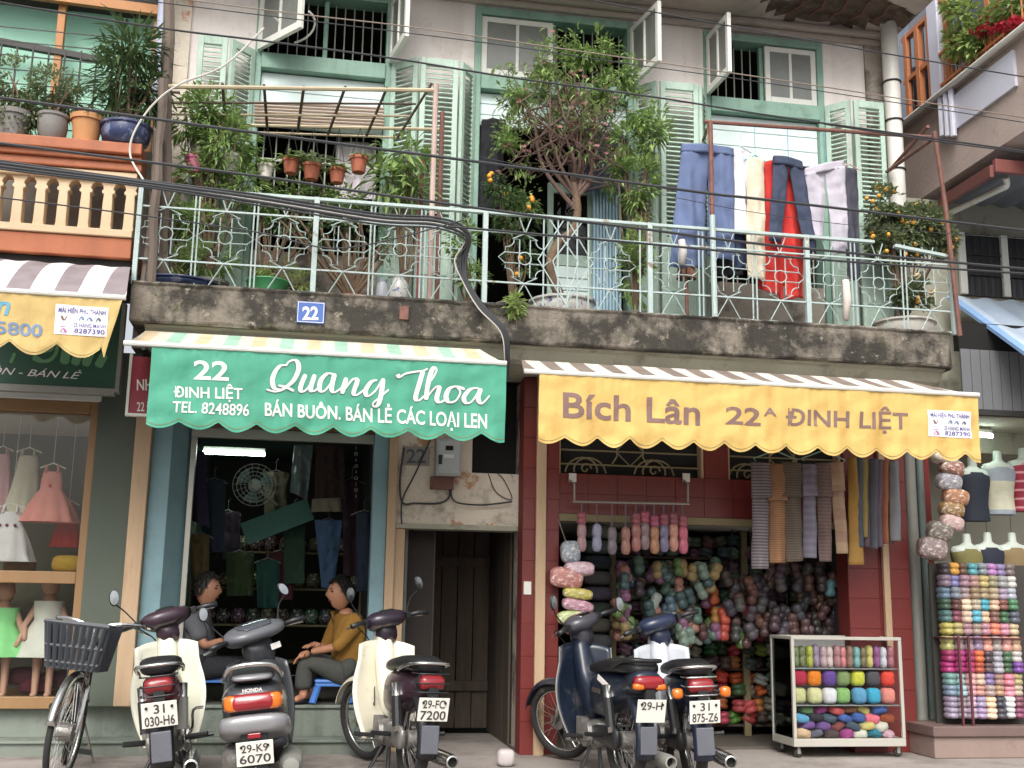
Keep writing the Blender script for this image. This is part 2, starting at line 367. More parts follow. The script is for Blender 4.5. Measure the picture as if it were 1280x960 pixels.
for i, (a, b) in enumerate(O):
    W = obj('door_frame', Geo().box(a, a+.06, -.02, .16, ZF, ZT).box(b-.06, b, -.02, .16, ZF, ZT).box(a+.06, b-.06, -.022, .16, ZT-.07, ZT)
            .box(a+.06, b-.06, -.05, .16, ZB-.09, ZB+.05).box((a+b)/2-.02, (a+b)/2+.02, .05, .1, ZB+.05, ZT-.07), m_green2, H, bevel=.006)
    zpan = 5.02 if i == 0 else (5.08 if i == 2 else 5.2)
    nb_ = 3
    hz = (ZB-.095-zpan)/nb_
    for k in range(nb_):
        obj('board', Geo().box(a+.062, b-.062, .03, .06, zpan+k*hz+.003, zpan+(k+1)*hz-.003), m_pale, W, bevel=.004)
    n = int((b-a-.12)/.085)
    for k in range(n+1):
        x = a+.06+(b-a-.12)*(k+.5)/(n+1)
        obj('bar', Geo().tube([(x, .12, ZB+.05), (x, .12, ZT-.07)], .006, 5), m_bars, W)
    if i != 1:
        n = int((b-a-.12)/.105)
        for k in range(n+1):
            x = a+.06+(b-a-.12)*(k+.5)/(n+1)
            obj('bar', Geo().tube([(x, .1, 3.93), (x, .1, zpan)], .007, 5), m_bars, W)
        for z in (4.25, 4.75):
            obj('cross_bar', Geo().box(a+.06, b-.06, .085, .092, z-.012, z+.012), m_bars, W)
zz0, zz1 = ZB+.06, ZT-.08
casement(H, O[0][0]+.03, -.04, .36, -.46, zz0, zz1); casement(H, O[0][1]-.02, -.04, .10, -.5, zz0, zz1)
casement(H, O[1][0]+.062, .02, (O[1][1]-O[1][0])/2-.08, 0, zz0, zz1)
casement(H, O[1][1]-.03, -.04, .10, -.52, zz0, zz1)
casement(H, O[2][0]+.03, -.04, .03, -.46, zz0, zz1); casement(H, O[2][1]-.062, .02, -((O[2][1]-O[2][0])/2-.08), 0, zz0, zz1)
for x0, y0 in ((O[0][0]+.05, -.05), (O[0][0]+.33, -.2)):
    pts = [(x0+.16*math.sin(t), y0-.02-.25*t/2.4, ZB+.07+.16*(1-math.cos(t*1.2))*.5) for t in [k*.3 for k in range(9)]]
    obj('stay_arm', Geo().tube(pts, .009, 5), m_white, H)

slat_me = None
def shutter(a, b, z0, z1, split=.34):
    global slat_me
    (x0, y0), (x1, y1) = a, b
    L = math.hypot(x1-x0, y1-y0); ang = math.atan2(y1-y0, x1-x0)
    M = Matrix.Translation((x0, y0, z0)) @ Matrix.Rotation(ang, 4, 'Z')
    h = z1-z0; s = .045; t = .016; fr = Geo(); zm = h*split
    fr.box(0, s, -t, t, 0, h); fr.box(L-s, L, -t, t, 0, h)
    for za, zb in ((0, .09), (zm, zm+.07), (h-.07, h)): fr.box(s, L-s, -t, t, za, zb)
    f = obj('shutter', fr.xf(M), m_green, H, bevel=.004)
    obj('panel', Geo().box(s, L-s, -.007, .007, .09, zm*.5-.02).xf(M), m_green, f)
    obj('panel', Geo().box(s, L-s, -t*.9, t*.9, zm*.5-.02, zm*.5+.02).xf(M), m_green, f)
    obj('panel', Geo().box(s, L-s, -.007, .007, zm*.5+.02, zm).xf(M), m_green, f)
    n = int((h-zm-.14)/.042); pitch = (h-zm-.14)/n; src = None
    for k in range(n):
        zc = zm+.07+pitch*(k+.5)
        Mk = M @ Matrix.Translation((s, 0, zc)) @ Matrix.Rotation(rad(40+RN.uniform(-4, 4)), 4, 'X')
        if src is None:
            gg = Geo().box(0, L-2*s, -.019, .019, -.0035, .0035)
            src = obj('slat', gg.xf(Mk), m_green, f)
            src.data.transform((MW[f].inverted() @ Mk).inverted()); MW[src] = Mk
            src.matrix_local = MW[f].inverted() @ Mk
        else: inst(src, f, Mk)
def px(x, y, Y): return P(x, y, Y).x
yo = -.2
zs0, zs1 = ZF+.03, 5.66
shutter((px(247, 70, yo), yo), (px(284, 70, yo), yo), zs0, zs1); shutter((px(288, 70, yo), yo), (O[0][0], -.03), zs0, zs1)
shutter((O[0][1], -.03), (px(523, 85, yo), yo), zs0, zs1); shutter((px(526, 85, yo), yo), (px(573, 85, yo), yo), zs0, zs1)
shutter((px(577, 85, yo), yo), (O[1][0], -.03), zs0, zs1)
shutter((O[1][1], -.03), (px(821, 115, yo), yo), zs0, zs1); shutter((px(825, 115, yo), yo), (px(872, 115, yo), yo), zs0, zs1)
shutter((px(875, 115, yo), yo), (O[2][0], -.03), zs0, zs1)
shutter((O[2][1], -.03), (px(1063, 140, yo), yo), zs0, zs1); shutter((px(1067, 140, yo), yo), (px(1104, 140, yo), yo), zs0, zs1)
# middle doorway: half door and striped screen
a, b = O[1]
xa, xb = px(684, 300, .1), px(741, 300, .1)
d = obj('door_leaf', Geo().box(xa, xa+.05, .08, .12, ZF, 4.75).box(xb-.05, xb, .08, .12, ZF, 4.75).box(xa+.05, xb-.05, .08, .12, 4.66, 4.75)
        .box(xa+.05, xb-.05, .08, .12, 4.0, 4.1).box(xa+.05, xb-.05, .08, .12, ZF, ZF+.1), m_green, H, bevel=.004)
for k in range(5):
    zz = ZF+.1+k*.11
    obj('slat', Geo().box(xa+.05, xb-.05, .085, .105, zz+.004, zz+.106), m_pale, d, bevel=.004)
obj('pane', Geo().box(xa+.05, xb-.05, .095, .103, 4.1, 4.66), m_pane, d)
xa2, xb2 = px(741, 300, .02), px(777, 300, .02)
g = Geo(); n = 9
for k in range(n):
    x0 = xa2+(xb2-xa2)*k/n; g.box(x0, x0+(xb2-xa2)/n*.55, -.0, .03, ZF+.01, 4.72)
g.box(xa2, xb2, .031, .04, ZF+.01, 4.72)
obj('ribbed_screen', g, mat('pale_blue_sheet', '#a9c6d4', .5, .06, 4, .05), H)

# balcony slab, moulding, eave
zt, zb = 3.35, 3.06
def slabprof(t):  # plan outline with a rounded right corner
    pass
xs0, xs1 = P(163, 375, -.9).x, P(1196, 430, -.9).x
pl = [(xs0, 0.0), (xs0, -.9)]
for k in range(9):
    a_ = -pi/2+k*pi/16; pl.append((xs1-.14+.14*math.cos(a_), -.9+.14+.14*math.sin(a_)))
pl.append((xs1, 0.0)); n = len(pl)
def wobz(x, y): return .012*math.sin(x*7)+.010*math.sin(x*17.3+1)
NX = 70
rowsX = [xs0+(xs1-.14-xs0)*k/NX for k in range(NX+1)]
pl2 = [(xs0, 0.0)]+[(x, -.9+.006*math.sin(x*9)+.004*math.sin(x*31)) for x in rowsX]+pl[3:]
n = len(pl2)
g = Geo()
lv = [(zb, .0), (zb+.012, -.008), (zt-.03, -.008), (zt-.012, -.022), (zt, -.018)]
for z, off in lv:
    g.v += [V((x, y+(off if y < -.02 else 0), z+((wobz(x, y)*.6 if z < 3.1 else wobz(x*1.3, y)*.3) if y < -.02 else 0))) for x, y in pl2]
for j in range(len(lv)-1):
    g.f += [(j*n+i, j*n+(i+1) % n, (j+1)*n+(i+1) % n, (j+1)*n+i) for i in range(n)]
g.f += [tuple(range(n))[::-1], tuple((len(lv)-1)*n+i for i in range(n))]
obj('balcony_slab', g, m_conc, H)
g = Geo()
prof = [(-.02, 2.93), (-.72, 2.93), (-.76, 2.96), (-.80, 3.03), (-.845, 3.045), (-.845, zb-.004), (-.02, zb-.004)]
g.v = [V((x, y, z)) for x in (xs0+.1, xs1-.08) for y, z in prof]; k = len(prof)
g.f = [tuple(range(k)), tuple(range(2*k-1, k-1, -1))]+[(i, i+k, (i+1) % k+k, (i+1) % k) for i in range(k)]
obj('balcony_moulding', g, m_mould, H)
obj('rust_stain_plate', Geo().box(P(500, 380, -.93).x, P(511, 380, -.93).x, -.93, -.912, 3.18, 3.28), m_rust, H)
# eave / upper balcony underside with spalled patch
xe = P(1124, 40, -.1).x
g = Geo()
EX = [XL-.3+(xe-XL+.3)*k/60 for k in range(61)]; EYs = [-.78+.78*k/26 for k in range(27)]
c0 = P(1050, 25, -.35)
def ez(x, y):
    d = math.hypot((x-c0.x)/.62, (y-c0.y)/.26); q = max(0, min(1, (1.15-d+.35*noise.noise(V((x*4, y*4, 3))))/.25))
    return ZE+.012*noise.noise(V((x*2, y*2, 0)))+q*.055+.012*q*noise.noise(V((x*11, y*11, 5)))
g.v = [V((x-(.05*abs(noise.noise(V((0, y*4, 9)))) if i == 60 else 0), y, ez(x, y))) for y in EYs for i, x in enumerate(EX)]
g.f = [(j*61+i, j*61+i+1, (j+1)*61+i+1, (j+1)*61+i) for j in range(26) for i in range(60)]
g.box(XL-.3, xe, -.78, 0, ZE+.11, ZE+.4)
g.v += [V((xe, -.78, ZE-.0)), V((xe, 0, ZE)), V((xe, 0, ZE+.3)), V((xe, -.78, ZE+.3))]; q = len(g.v); g.f.append((q-4, q-3, q-2, q-1))
E_ = obj('eave_slab', g, m_conc2, H)
E_.data.materials.append(mat('spalled_concrete', '#6b5c50', .95, .3, 9, .8, 30, stains=(('#3d322b', 6, .48, .6, .7),)))
for p_ in E_.data.polygons:
    w_ = MW[H] @ p_.center
    if w_.z < ZE+.09 and ez(w_.x, w_.y) > ZE+.03: p_.material_index = 1
for k in range(5):
    x = c0.x-.42+k*.2
    obj('exposed_rebar', Geo().tube([(x, c0.y+.16, ZE+.022), (x+.05, c0.y, ZE+.018), (x+.02, c0.y-.18, ZE+.02)], .012, 6), m_rust, E_)
obj('eave_moulding', Geo().box(XL-.1, XR+.05, -.1, -.001, ZE-.06, ZE-.002).box(XL-.1, XR+.05, -.05, -.001, ZE-.12, ZE-.062), m_conc2, H, bevel=.02)

# ---------------------------------------------------------------- iron railing
RY = -.84
RL = thing('balcony_railing', 'pale blue wrought iron balcony railing with cross and circle panels', 'railing', (1.9, RY, zt))
rx0, rx1 = P(170, 300, RY).x, P(1186, 360, RY).x
zr = P(640, 268, RY).z; z_base = zt+.015
z_r2, z_r3 = zr-.15, zt+.19
brk = P(1120, 300, RY).x
obj('top_rail', Geo().box(rx0, P(1092, 300, RY).x, RY-.02, RY+.02, zr-.012, zr+.012), m_rail, RL, bevel=.003)
obj('top_rail', Geo().bar((brk-.02, RY, zr-.02), (rx1, RY, zr-.075), .04, .024), m_rail, RL)
for z in (z_r2, z_r3, z_base):
    obj('rail', Geo().box(rx0, rx1, RY-.008, RY+.008, z-.006, z+.006), m_rail, RL)
for xp, wd in ((170, .035), (393, .04), (606, .04), (812, .04), (1008, .04), (1187, .03)):
    x = P(xp, 320, RY).x
    obj('post', Geo().box(x-wd/2, x+wd/2, RY-.024, RY+.018, zt-.005, zr+(0.013 if xp < 1100 else -.06)), m_rail, RL, bevel=.003)
mc = [205, 280, 354, 429, 500, 556, 656, 763, 842, 910, 975, 1035, 1097, 1160]
def motif():
    g = Geo(); s = .155; r = .0048
    g.torus((0, 0, 0), .05, r, 'y', 16, 5)
    for sx in (1, -1):
        for sz in (1, -1):
            q = [(.27, .18), (.27, .98), (.55, .98), (.57, .80), (.66, .66), (.80, .57), (.98, .55), (.98, .27), (.18, .27)]
            g.tube([(x*sx*s, 0, z*sz*s) for x, z in q], r, 4)
        g.tube([(sx*s*.98, 0, .3*s), (sx*s*1.33, 0, 0), (sx*s*.98, 0, -.3*s)], r, 4)
        g.tube([(-sx*.05, .004*sx, z_r2-zmid+.14), (0, .004*sx, z_r2-zmid), (sx*.10, .004*sx, .98*s), ], r, 4)
        g.tube([(-sx*.10, .004*sx, -.98*s), (0, .004*sx, z_r3-zmid), (sx*.10, .004*sx, z_base-zmid)], r, 4)
    return g
zmid = (z_r2+z_r3)/2
src = None
for c in mc:
    M = Matrix.Translation((P(c, 320, RY).x, RY, zmid))
    if src is None:
        src = obj('scroll_panel', motif(), m_rail, RL); src.matrix_local = MW[RL].inverted() @ M; MW[src] = M
        src.data.transform(MW[RL])
    else: inst(src, RL, M @ Matrix.Rotation(RN.uniform(-.012, .012), 4, 'Y'))
for i in range(len(mc)-1):
    c = (mc[i]+mc[i+1])/2
    for dx in ((-2.5, 2.5) if i not in (6,) else (-30, -12, 0, 12, 26)):
        x = P(c+dx, 320, RY).x
        if any(abs(c+dx-p_) < 8 for p_ in (393, 606, 812, 1008)): continue
        obj('baluster', Geo().tube([(x, RY, z_base), (x, RY, zr)], .0065, 5), m_rail, RL)
x = P(707, 330, RY).x
for s_ in (1, -1):
    obj('scroll_bar', Geo().tube([(x-s_*.13, RY-.004*s_, zr-.02), (x+s_*.1, RY-.004*s_, zmid), (x-s_*.0, RY-.004*s_, z_base)], .006, 5), m_rail, RL)
    obj('scroll_bar', Geo().tube([(x-s_*.02, RY-.006*s_, zr-.02), (x-s_*.22, RY-.006*s_, zmid), (x+s_*.02, RY-.006*s_, z_base)], .006, 5), m_rail, RL)

# drain pipe at the right end
D = thing('drain_pipe', 'thick white drain pipe at the right end of the balcony wall', 'pipe', (P(1120, 200, -.16).x, -.16, ZF))
xp = P(1118, 170, -.14).x
obj('pipe', Geo().tube([(xp, -.14, ZF), (xp, -.14, ZE+.05)], .075, 14), m_wpipe, D, smooth=True, autosm=True)
for py in (104, 152, 213):
    obj('clamp', Geo().torus((xp, -.14, P(1118, py, -.14).z), .079, .009, 'z', 16, 6), m_iron, D)
# ================================================================ ground floor of house 22
ZC = 2.92
def part(name, g, mt, **k): return obj(name, g, mt, H, **k)
# shop with the green awning
sx0, sx1 = px(157, 700, -.1), px(178, 700, -.1)
part('corner_board', Geo().box(sx0, sx1, -.14, .1, .34, ZC), m_cream, bevel=.006)
bx1, bx2 = px(204, 700, -.06), px(229, 700, .16)
part('pilaster', Geo().add([(sx1+.002, -.06, .34), (bx1, -.06, .34), (bx2, .16, .34), (sx1+.002, .2, .34), (sx1+.002, -.06, ZC), (bx1, -.06, ZC), (bx2, .16, ZC), (sx1+.002, .2, ZC)],
    [(0, 3, 2, 1), (4, 5, 6, 7), (0, 1, 5, 4), (1, 2, 6, 5), (2, 3, 7, 6), (3, 0, 4, 7)]), m_blue, bevel=.004)
rx_0, rx_1, rx_2 = px(463, 700, 0), px(481, 700, 0), px(493, 700, -.05)
part('pilaster', Geo().box(rx_0, rx_1, 0.0, .22, .34, ZC), m_blue, bevel=.004)
part('corner_board', Geo().box(rx_1+.002, rx_2, -.05, .22, .0, ZC), m_cream, bevel=.006)
za = P(350, 546, .12).z
part('door_head', Geo().box(bx2, rx_0, .10, .16, za-.03, za+.05), m_alu, bevel=.004)
part('door_jamb', Geo().box(bx2+.002, bx2+.045, .10, .15, .34, za-.032), m_alu, bevel=.004)
part('fascia', Geo().box(bx2, rx_0, .06, .2, za+.052, za+.12), m_brown)
part('transom_opening', Geo().box(bx2, rx_0, .2, .24, za+.122, ZC), m_black)
for k in range(4):
    x = bx2+(rx_0-bx2)*(k+.5)/4
    part('transom_post', Geo().box(x-.02, x+.02, .12, .19, za+.122, ZC), m_gpipe)
# interior
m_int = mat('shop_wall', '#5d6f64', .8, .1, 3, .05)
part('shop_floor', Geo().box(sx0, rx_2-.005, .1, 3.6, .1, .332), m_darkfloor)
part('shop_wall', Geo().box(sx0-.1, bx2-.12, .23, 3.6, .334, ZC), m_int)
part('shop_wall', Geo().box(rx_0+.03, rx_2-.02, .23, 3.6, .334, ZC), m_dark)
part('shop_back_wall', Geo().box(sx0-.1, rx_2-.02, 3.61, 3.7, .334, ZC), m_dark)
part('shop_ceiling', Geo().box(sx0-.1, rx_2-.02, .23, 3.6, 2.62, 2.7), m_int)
# steps in front (two tiers with nosing), shared with the dress shop next door
fy = G0(60, 946).y; zl = P(60, 927, fy).z; ty = fy+.24; zu = .335
part('step', Geo().box(-3.4, rx_2-.01, fy+.02, .1, 0, zl-.02), m_step)
part('step_nosing', Geo().box(-3.4, rx_2-.01, fy, .1, zl-.018, zl), m_step, bevel=.006)
part('step', Geo().box(-3.4, rx_2-.01, ty+.02, .1, zl+.002, zu-.025), m_step)
part('step_nosing', Geo().box(-3.4, rx_2-.01, ty, .1, zu-.023, zu), m_step, bevel=.006)

# ---- passage
pxa, pxb = px(503, 760, 0), px(650, 760, 0)
zl2 = P(575, 656, 0).z
xd0, xd1 = px(590, 580, 0), px(648, 580, 0); zd0 = P(620, 592, 0).z
part('lintel_wall', Geo().box(rx_2, xd0, .0, .2, zl2, ZC), m_peel)
part('lintel_wall', Geo().box(xd0, pxb+.02, .0, .2, zl2, zd0), m_peel)
part('lintel_wall', Geo().box(xd1, pxb+.02, .0, .2, zd0, ZC), m_grimy)
part('dark_opening_panel', Geo().box(xd0, xd1, .12, .16, zd0, ZC), m_black)  # solid panel, the darkness of the opening put into its black colour
part('lintel_beam', Geo().box(rx_2, pxb+.02, -.03, .2, zl2-.04, zl2-.001), m_mould)
part('jamb', Geo().box(rx_2, pxa, .0, .2, 0, zl2-.042), m_cream)
part('passage_wall', Geo().box(pxa-.12, pxa-.02, .2, 5, 0, 2.6), m_doorbrown)
xw = px(628, 760, .6)
part('passage_wall', Geo().box(xw+.02, xw+.1, .2, 5, 0, 2.6), m_doorbrown)
part('passage_reveal', Geo().box(xw+.02, pxb+.02, .002, .2, 0, zl2-.042), m_grimy)
part('passage_back', Geo().box(pxa-.1, xw+.1, 5.0, 5.1, 0, 2.6), m_doorbrown)
part('passage_ceiling', Geo().box(pxa-.1, xw+.1, .2, 5, 2.4, 2.5), m_dark)
for k in range(16):
    y = .25+k*.29
    part('plank', Geo().box(xw, xw+.018, y+.006, y+.284, .01, 2.38), m_plank, bevel=.003)
part('passage_door', Geo().box(pxa, pxa+.27, .35, .4, .02, 2.1), m_doorbrown)
for k in range(4):
    xk = pxa+.31+k*(xw-pxa-.31)/4
    part('plank', Geo().box(xk+.004, xk+(xw-pxa-.31)/4-.004, 1.32+.006*(k % 2), 1.35, .03, 2.38), m_plank, bevel=.004)
for zk in (.35, 1.45):
    part('ledge_batten', Geo().box(pxa+.31, xw-.005, 1.29, 1.315, zk, zk+.09), m_plank, bevel=.004)
part('passage_door_edge', Geo().box(pxa+.272, pxa+.285, .35, .4, .02, 2.1), m_plank)
part('passage_pipe', Geo().tube([(pxa+.03, .25, 0), (pxa+.03, .25, 2.3)], .02, 8), m_gpipe)

# ---- red shop
RYF = -.28
ra, rb, rc = px(652, 750, RYF), px(698, 750, RYF), px(1060, 720, RYF)
rd = px(1137, 720, RYF)
zrail = P(820, 645, RYF).z; zopen = P(790, 594, RYF).z
def tiles(x0, x1, z0, z1, Y, tw, th, holes=()):
    bk = part('tiled_wall', Geo().box(x0, x1, Y+.006, Y+.2, z0, z1), m_redback)
    nx = max(1, round((x1-x0)/tw)); nz = max(1, round((z1-z0)/th)); w_ = (x1-x0)/nx; h_ = (z1-z0)/nz; src = None
    for i in range(nx):
        for j in range(nz):
            cx, cz = x0+w_*(i+.5), z0+h_*(j+.5)
            M = Matrix.Translation((cx, Y+RN.uniform(-.0012, .0012), cz))
            if src is None:
                src = obj('tile', Geo().box(-w_/2+.0018, w_/2-.0018, -.002, .008, -h_/2+.0018, h_/2-.0018).xf(M), m_red, bk)
                src.data.transform((MW[bk].inverted() @ M).inverted()); src.matrix_local = MW[bk].inverted() @ M; MW[src] = M
            else: inst(src, bk, M)
tiles(ra, rb, 0.0, ZC, RYF, .16, .25)
tiles(rb, rc, zrail, zopen, RYF+.03, .25, .165)
xo1 = px(882, 580, RYF); xo2 = px(912, 580, RYF)
tiles(xo1, xo2, zopen, ZC, RYF+.03, .2, .25)
tiles(rc, rd, 0.0, ZC, RYF, .24, .25)
for (xa_, xb_) in ((rb, xo1), (xo2, rc)):
    part('transom_back', Geo().box(xa_, xb_, RYF+.2, RYF+.22, zopen, ZC), m_black)
    gq = part('transom_jamb', Geo().box(xa_, xa_+.02, RYF+.05, RYF+.15, zopen, ZC), m_cream); part('transom_jamb', Geo().box(xb_-.02, xb_, RYF+.05, RYF+.15, zopen, ZC), m_cream)
    wd_ = xb_-xa_
    gr = Geo(); Yg = RYF+.1
    def tb(pts): gr.tube([(xa_+x*1.0, Yg, zopen+z) for x, z in pts], .0075, 5)
    nm = 2 if wd_ < 1.4 else 2
    for z in (.085, .20):
        tb([(0.02, z), (wd_-.02, z)])
    for k in range(nm):
        cx = wd_*(k+.5)/nm*(.78 if nm == 2 and wd_ > 1 else 1)+(0.0 if k == 0 else .1)
        for t_ in range(2):
            sp = [(cx+(.17-.024*a)*math.cos(a*1.0)*(1 if t_ == 0 else -1), .02+(.17-.024*a)*abs(math.sin(a))*.9) for a in [q*.35 for q in range(10)]]
            tb(sp)
        sp = [(cx+(.05-.006*a)*math.cos(a), .05+(.05-.006*a)*math.sin(a)) for a in [q*.5 for q in range(14)]]
        tb(sp)
    cx = wd_*.5
    tb([(cx-.12, .2), (cx, .085), (cx+.12, .2)]); tb([(cx-.12, .2), (cx, .33), (cx+.12, .2)])
    for s_ in (1, -1):
        tb([(cx+s_*.15, .1), (cx+s_*.11, .16), (cx+s_*.11, .24), (cx+s_*.16, .3)])
    obj('scroll_grille', gr, m_olive, gq)
part('shop_header', Geo().box(rb, rc, RYF+.02, RYF+.12, zrail-.06, zrail-.001), m_olive, bevel=.004)
part('shop_soffit', Geo().box(rb, rc, RYF+.12, 2.4, zrail-.03, zrail+.05), m_white)
part('shop_floor', Geo().box(ra, rd, RYF+.25, 3.4, .002, .02), m_darkfloor)
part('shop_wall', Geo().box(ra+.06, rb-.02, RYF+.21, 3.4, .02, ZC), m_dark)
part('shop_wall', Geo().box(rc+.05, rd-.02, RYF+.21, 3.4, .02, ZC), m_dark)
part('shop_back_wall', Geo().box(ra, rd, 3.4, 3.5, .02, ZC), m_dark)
for i, (xp_, w_, yt, yb) in enumerate(((676, 13, 540, 950), (1108, 9, 575, 800))):
    xq = px(xp_, 700, RYF-.05); ww = w_/165
    part('cream_batten', Geo().box(xq-ww/2, xq+ww/2, RYF-.05, RYF-.012, .0 if i == 0 else .75, ZC), m_cream, bevel=.004)
g = Geo()
for z, x in ((P(660, 735, RYF).z, px(659, 735, RYF)),):
    part('wall_sticker', Geo().box(x-.03, x+.03, RYF-.012, RYF-.0085, z-.05, z+.05), m_white)
# pipes right of the red shop
for xp_, r_, Y_, mt_, nm in ((1145, .05, -.16, m_gpipe, 'fat grey'), (1158, .032, -.1, mat('green_grey_pipe', '#6f7c78', .5, .1, 4, .1), 'thin green grey')):
    xq = px(xp_, 750, Y_)
    obj('wall_pipe', Geo().tube([(xq, Y_, 0), (xq, Y_, ZC)], r_, 12), mt_, smooth=True, autosm=True, label=nm+' vertical pipe beside the red shop pillar', cat='pipe')
part('corner_pier', Geo().box(rd+.002, px(1172, 750, -.02), .0, .5, 0, ZC), m_redback)
g = Geo()
q = [(px(1136, 900, -.3), 0), (px(1150, 900, -.3), .24), (px(1160, 900, -.3), .2), (px(1180, 900, -.3), 0)]
obj('mortar_lump', Geo().ball((px(1158, 930, -.25), -.2, .02), (.13, .1, .16), 12, 8), m_grimy, label='rough lump of mortar at the foot of the grey pipe', cat='rubble')
# ================================================================ awnings and signs
def refine(vs, fs, mx):
    vs = list(vs); out = []; mid = {}
    st = [tuple(f) for f in fs if len(f) == 3]
    for f in fs:
        if len(f) > 3: st += [(f[0], f[i], f[i+1]) for i in range(1, len(f)-1)]
    def M_(a, b):
        k = (min(a, b), max(a, b))
        if k not in mid: vs.append((vs[a]+vs[b])/2); mid[k] = len(vs)-1
        return mid[k]
    while st:
        a, b, c = st.pop()
        L = [((vs[a]-vs[b]).length, a, b, c), ((vs[b]-vs[c]).length, b, c, a), ((vs[c]-vs[a]).length, c, a, b)]
        l, p, q, r = max(L, key=lambda t: t[0])
        if l <= mx: out.append((a, b, c)); continue
        k = M_(p, q); st += [(p, k, r), (k, q, r)]
    return vs, out
class Cloth:
    """valance hanging from a bar: position functions in world space"""
    def __init__(s, Yb, amp=.012, seed=0): s.Y = Yb; s.a = amp; s.sd = seed
    def y(s, x, z, t):
        k = .35+.9*t
        return s.Y+k*1.35*(s.a*(.25+1.3*noise.noise(V((x*1.9, z*1.5, s.sd+9))))*math.sin(x*17+2.6*math.sin(x*3.1+s.sd)+z*3)+s.a*.9*noise.noise(V((x*5, z*5, s.sd)))+s.a*.5*noise.noise(V((x*17, z*9, s.sd+4))))+.015*t+s.a*.5*max(0, .4-t)*math.sin(x*75+3*math.sin(x*9))+s.a*.8*noise.noise(V((x*3+z*4, z*9-x*5, s.sd+2)))
def lay(cl, vs, fs, quad, zr, off, mt, parent, name='lettering', mx=.03):
    a, b, c, d = [P(*q, cl.Y) for q in quad]
    vs, fs = refine(vs, fs, mx) if mx else (vs, fs)
    out = []
    for v in vs:
        u, t = v.x, v.y
        q = (a*(1-u)+b*u)*t+(d*(1-u)+c*u)*(1-t)
        z1, z0 = zr(q.x); tt = (z1-q.z)/(z1-z0)
        out.append(V((q.x, cl.y(q.x, q.z, tt)-off, q.z)))
    return obj(name, Geo().add(out, fs), mt, parent)
def clothtext(cl, s, quad, zr, mt, parent, bold=.012, shear=0, off=.004, spacing=1.0):
    vs, fs = textgeo(s, bold, shear, spacing)
    x0 = min(v.x for v in vs); x1 = max(v.x for v in vs); y0 = min(v.y for v in vs); y1 = max(v.y for v in vs)
    W_ = (P(*quad[1], cl.Y)-P(*quad[0], cl.Y)).length; Hh = (P(*quad[3], cl.Y)-P(*quad[0], cl.Y)).length
    vs = [V(((v.x-x0)/(x1-x0)*W_, (v.y-y0)/(y1-y0)*Hh, 0)) for v in vs]
    vs, fs = refine(vs, fs, .03); vs = [V((v.x/W_, v.y/Hh, 0)) for v in vs]
    return lay(cl, vs, fs, quad, zr, off, mt, parent, mx=0)
def ribbon(pts, w0, w1=None):
    """flat brush stroke in 2-D pixel space: thick on down strokes, thin on up strokes"""
    pts = [V((x, y, 0)) for x, y in pts]; pts = curve(pts, 5); vs = []; fs = []; n = len(pts)
    for i, p in enumerate(pts):
        t = (pts[min(i+1, n-1)]-pts[max(i-1, 0)])
        if t.length < 1e-6: t = V((1, 0, 0))
        t.normalize(); nn = V((-t.y, t.x, 0))
        k = abs(t.y)*.75+.25 if t.y > 0 else .38
        w_ = w0*k*(.6 if i in (0, n-1) else 1)
        vs += [p+nn*w_/2, p-nn*w_/2]
        if i: fs.append((2*i-2, 2*i-1, 2*i+1, 2*i))
    return vs, fs
def strokes(cl, polys, pxf, w0, zr, mt, parent, off, dx=0, dy=0):
    g = Geo()
    for pl_ in polys:
        vs, fs = ribbon(pl_, w0); vs, fs = refine(vs, fs, 9)
        out = []
        for v in vs:
            q = P(*pxf(v.x+dx, v.y+dy), cl.Y); z1, z0 = zr(q.x)
            out.append(V((q.x, cl.y(q.x, q.z, (z1-q.z)/(z1-z0))-off, q.z)))
        g.add(out, fs)
    return obj('brush_lettering', g, mt, parent)
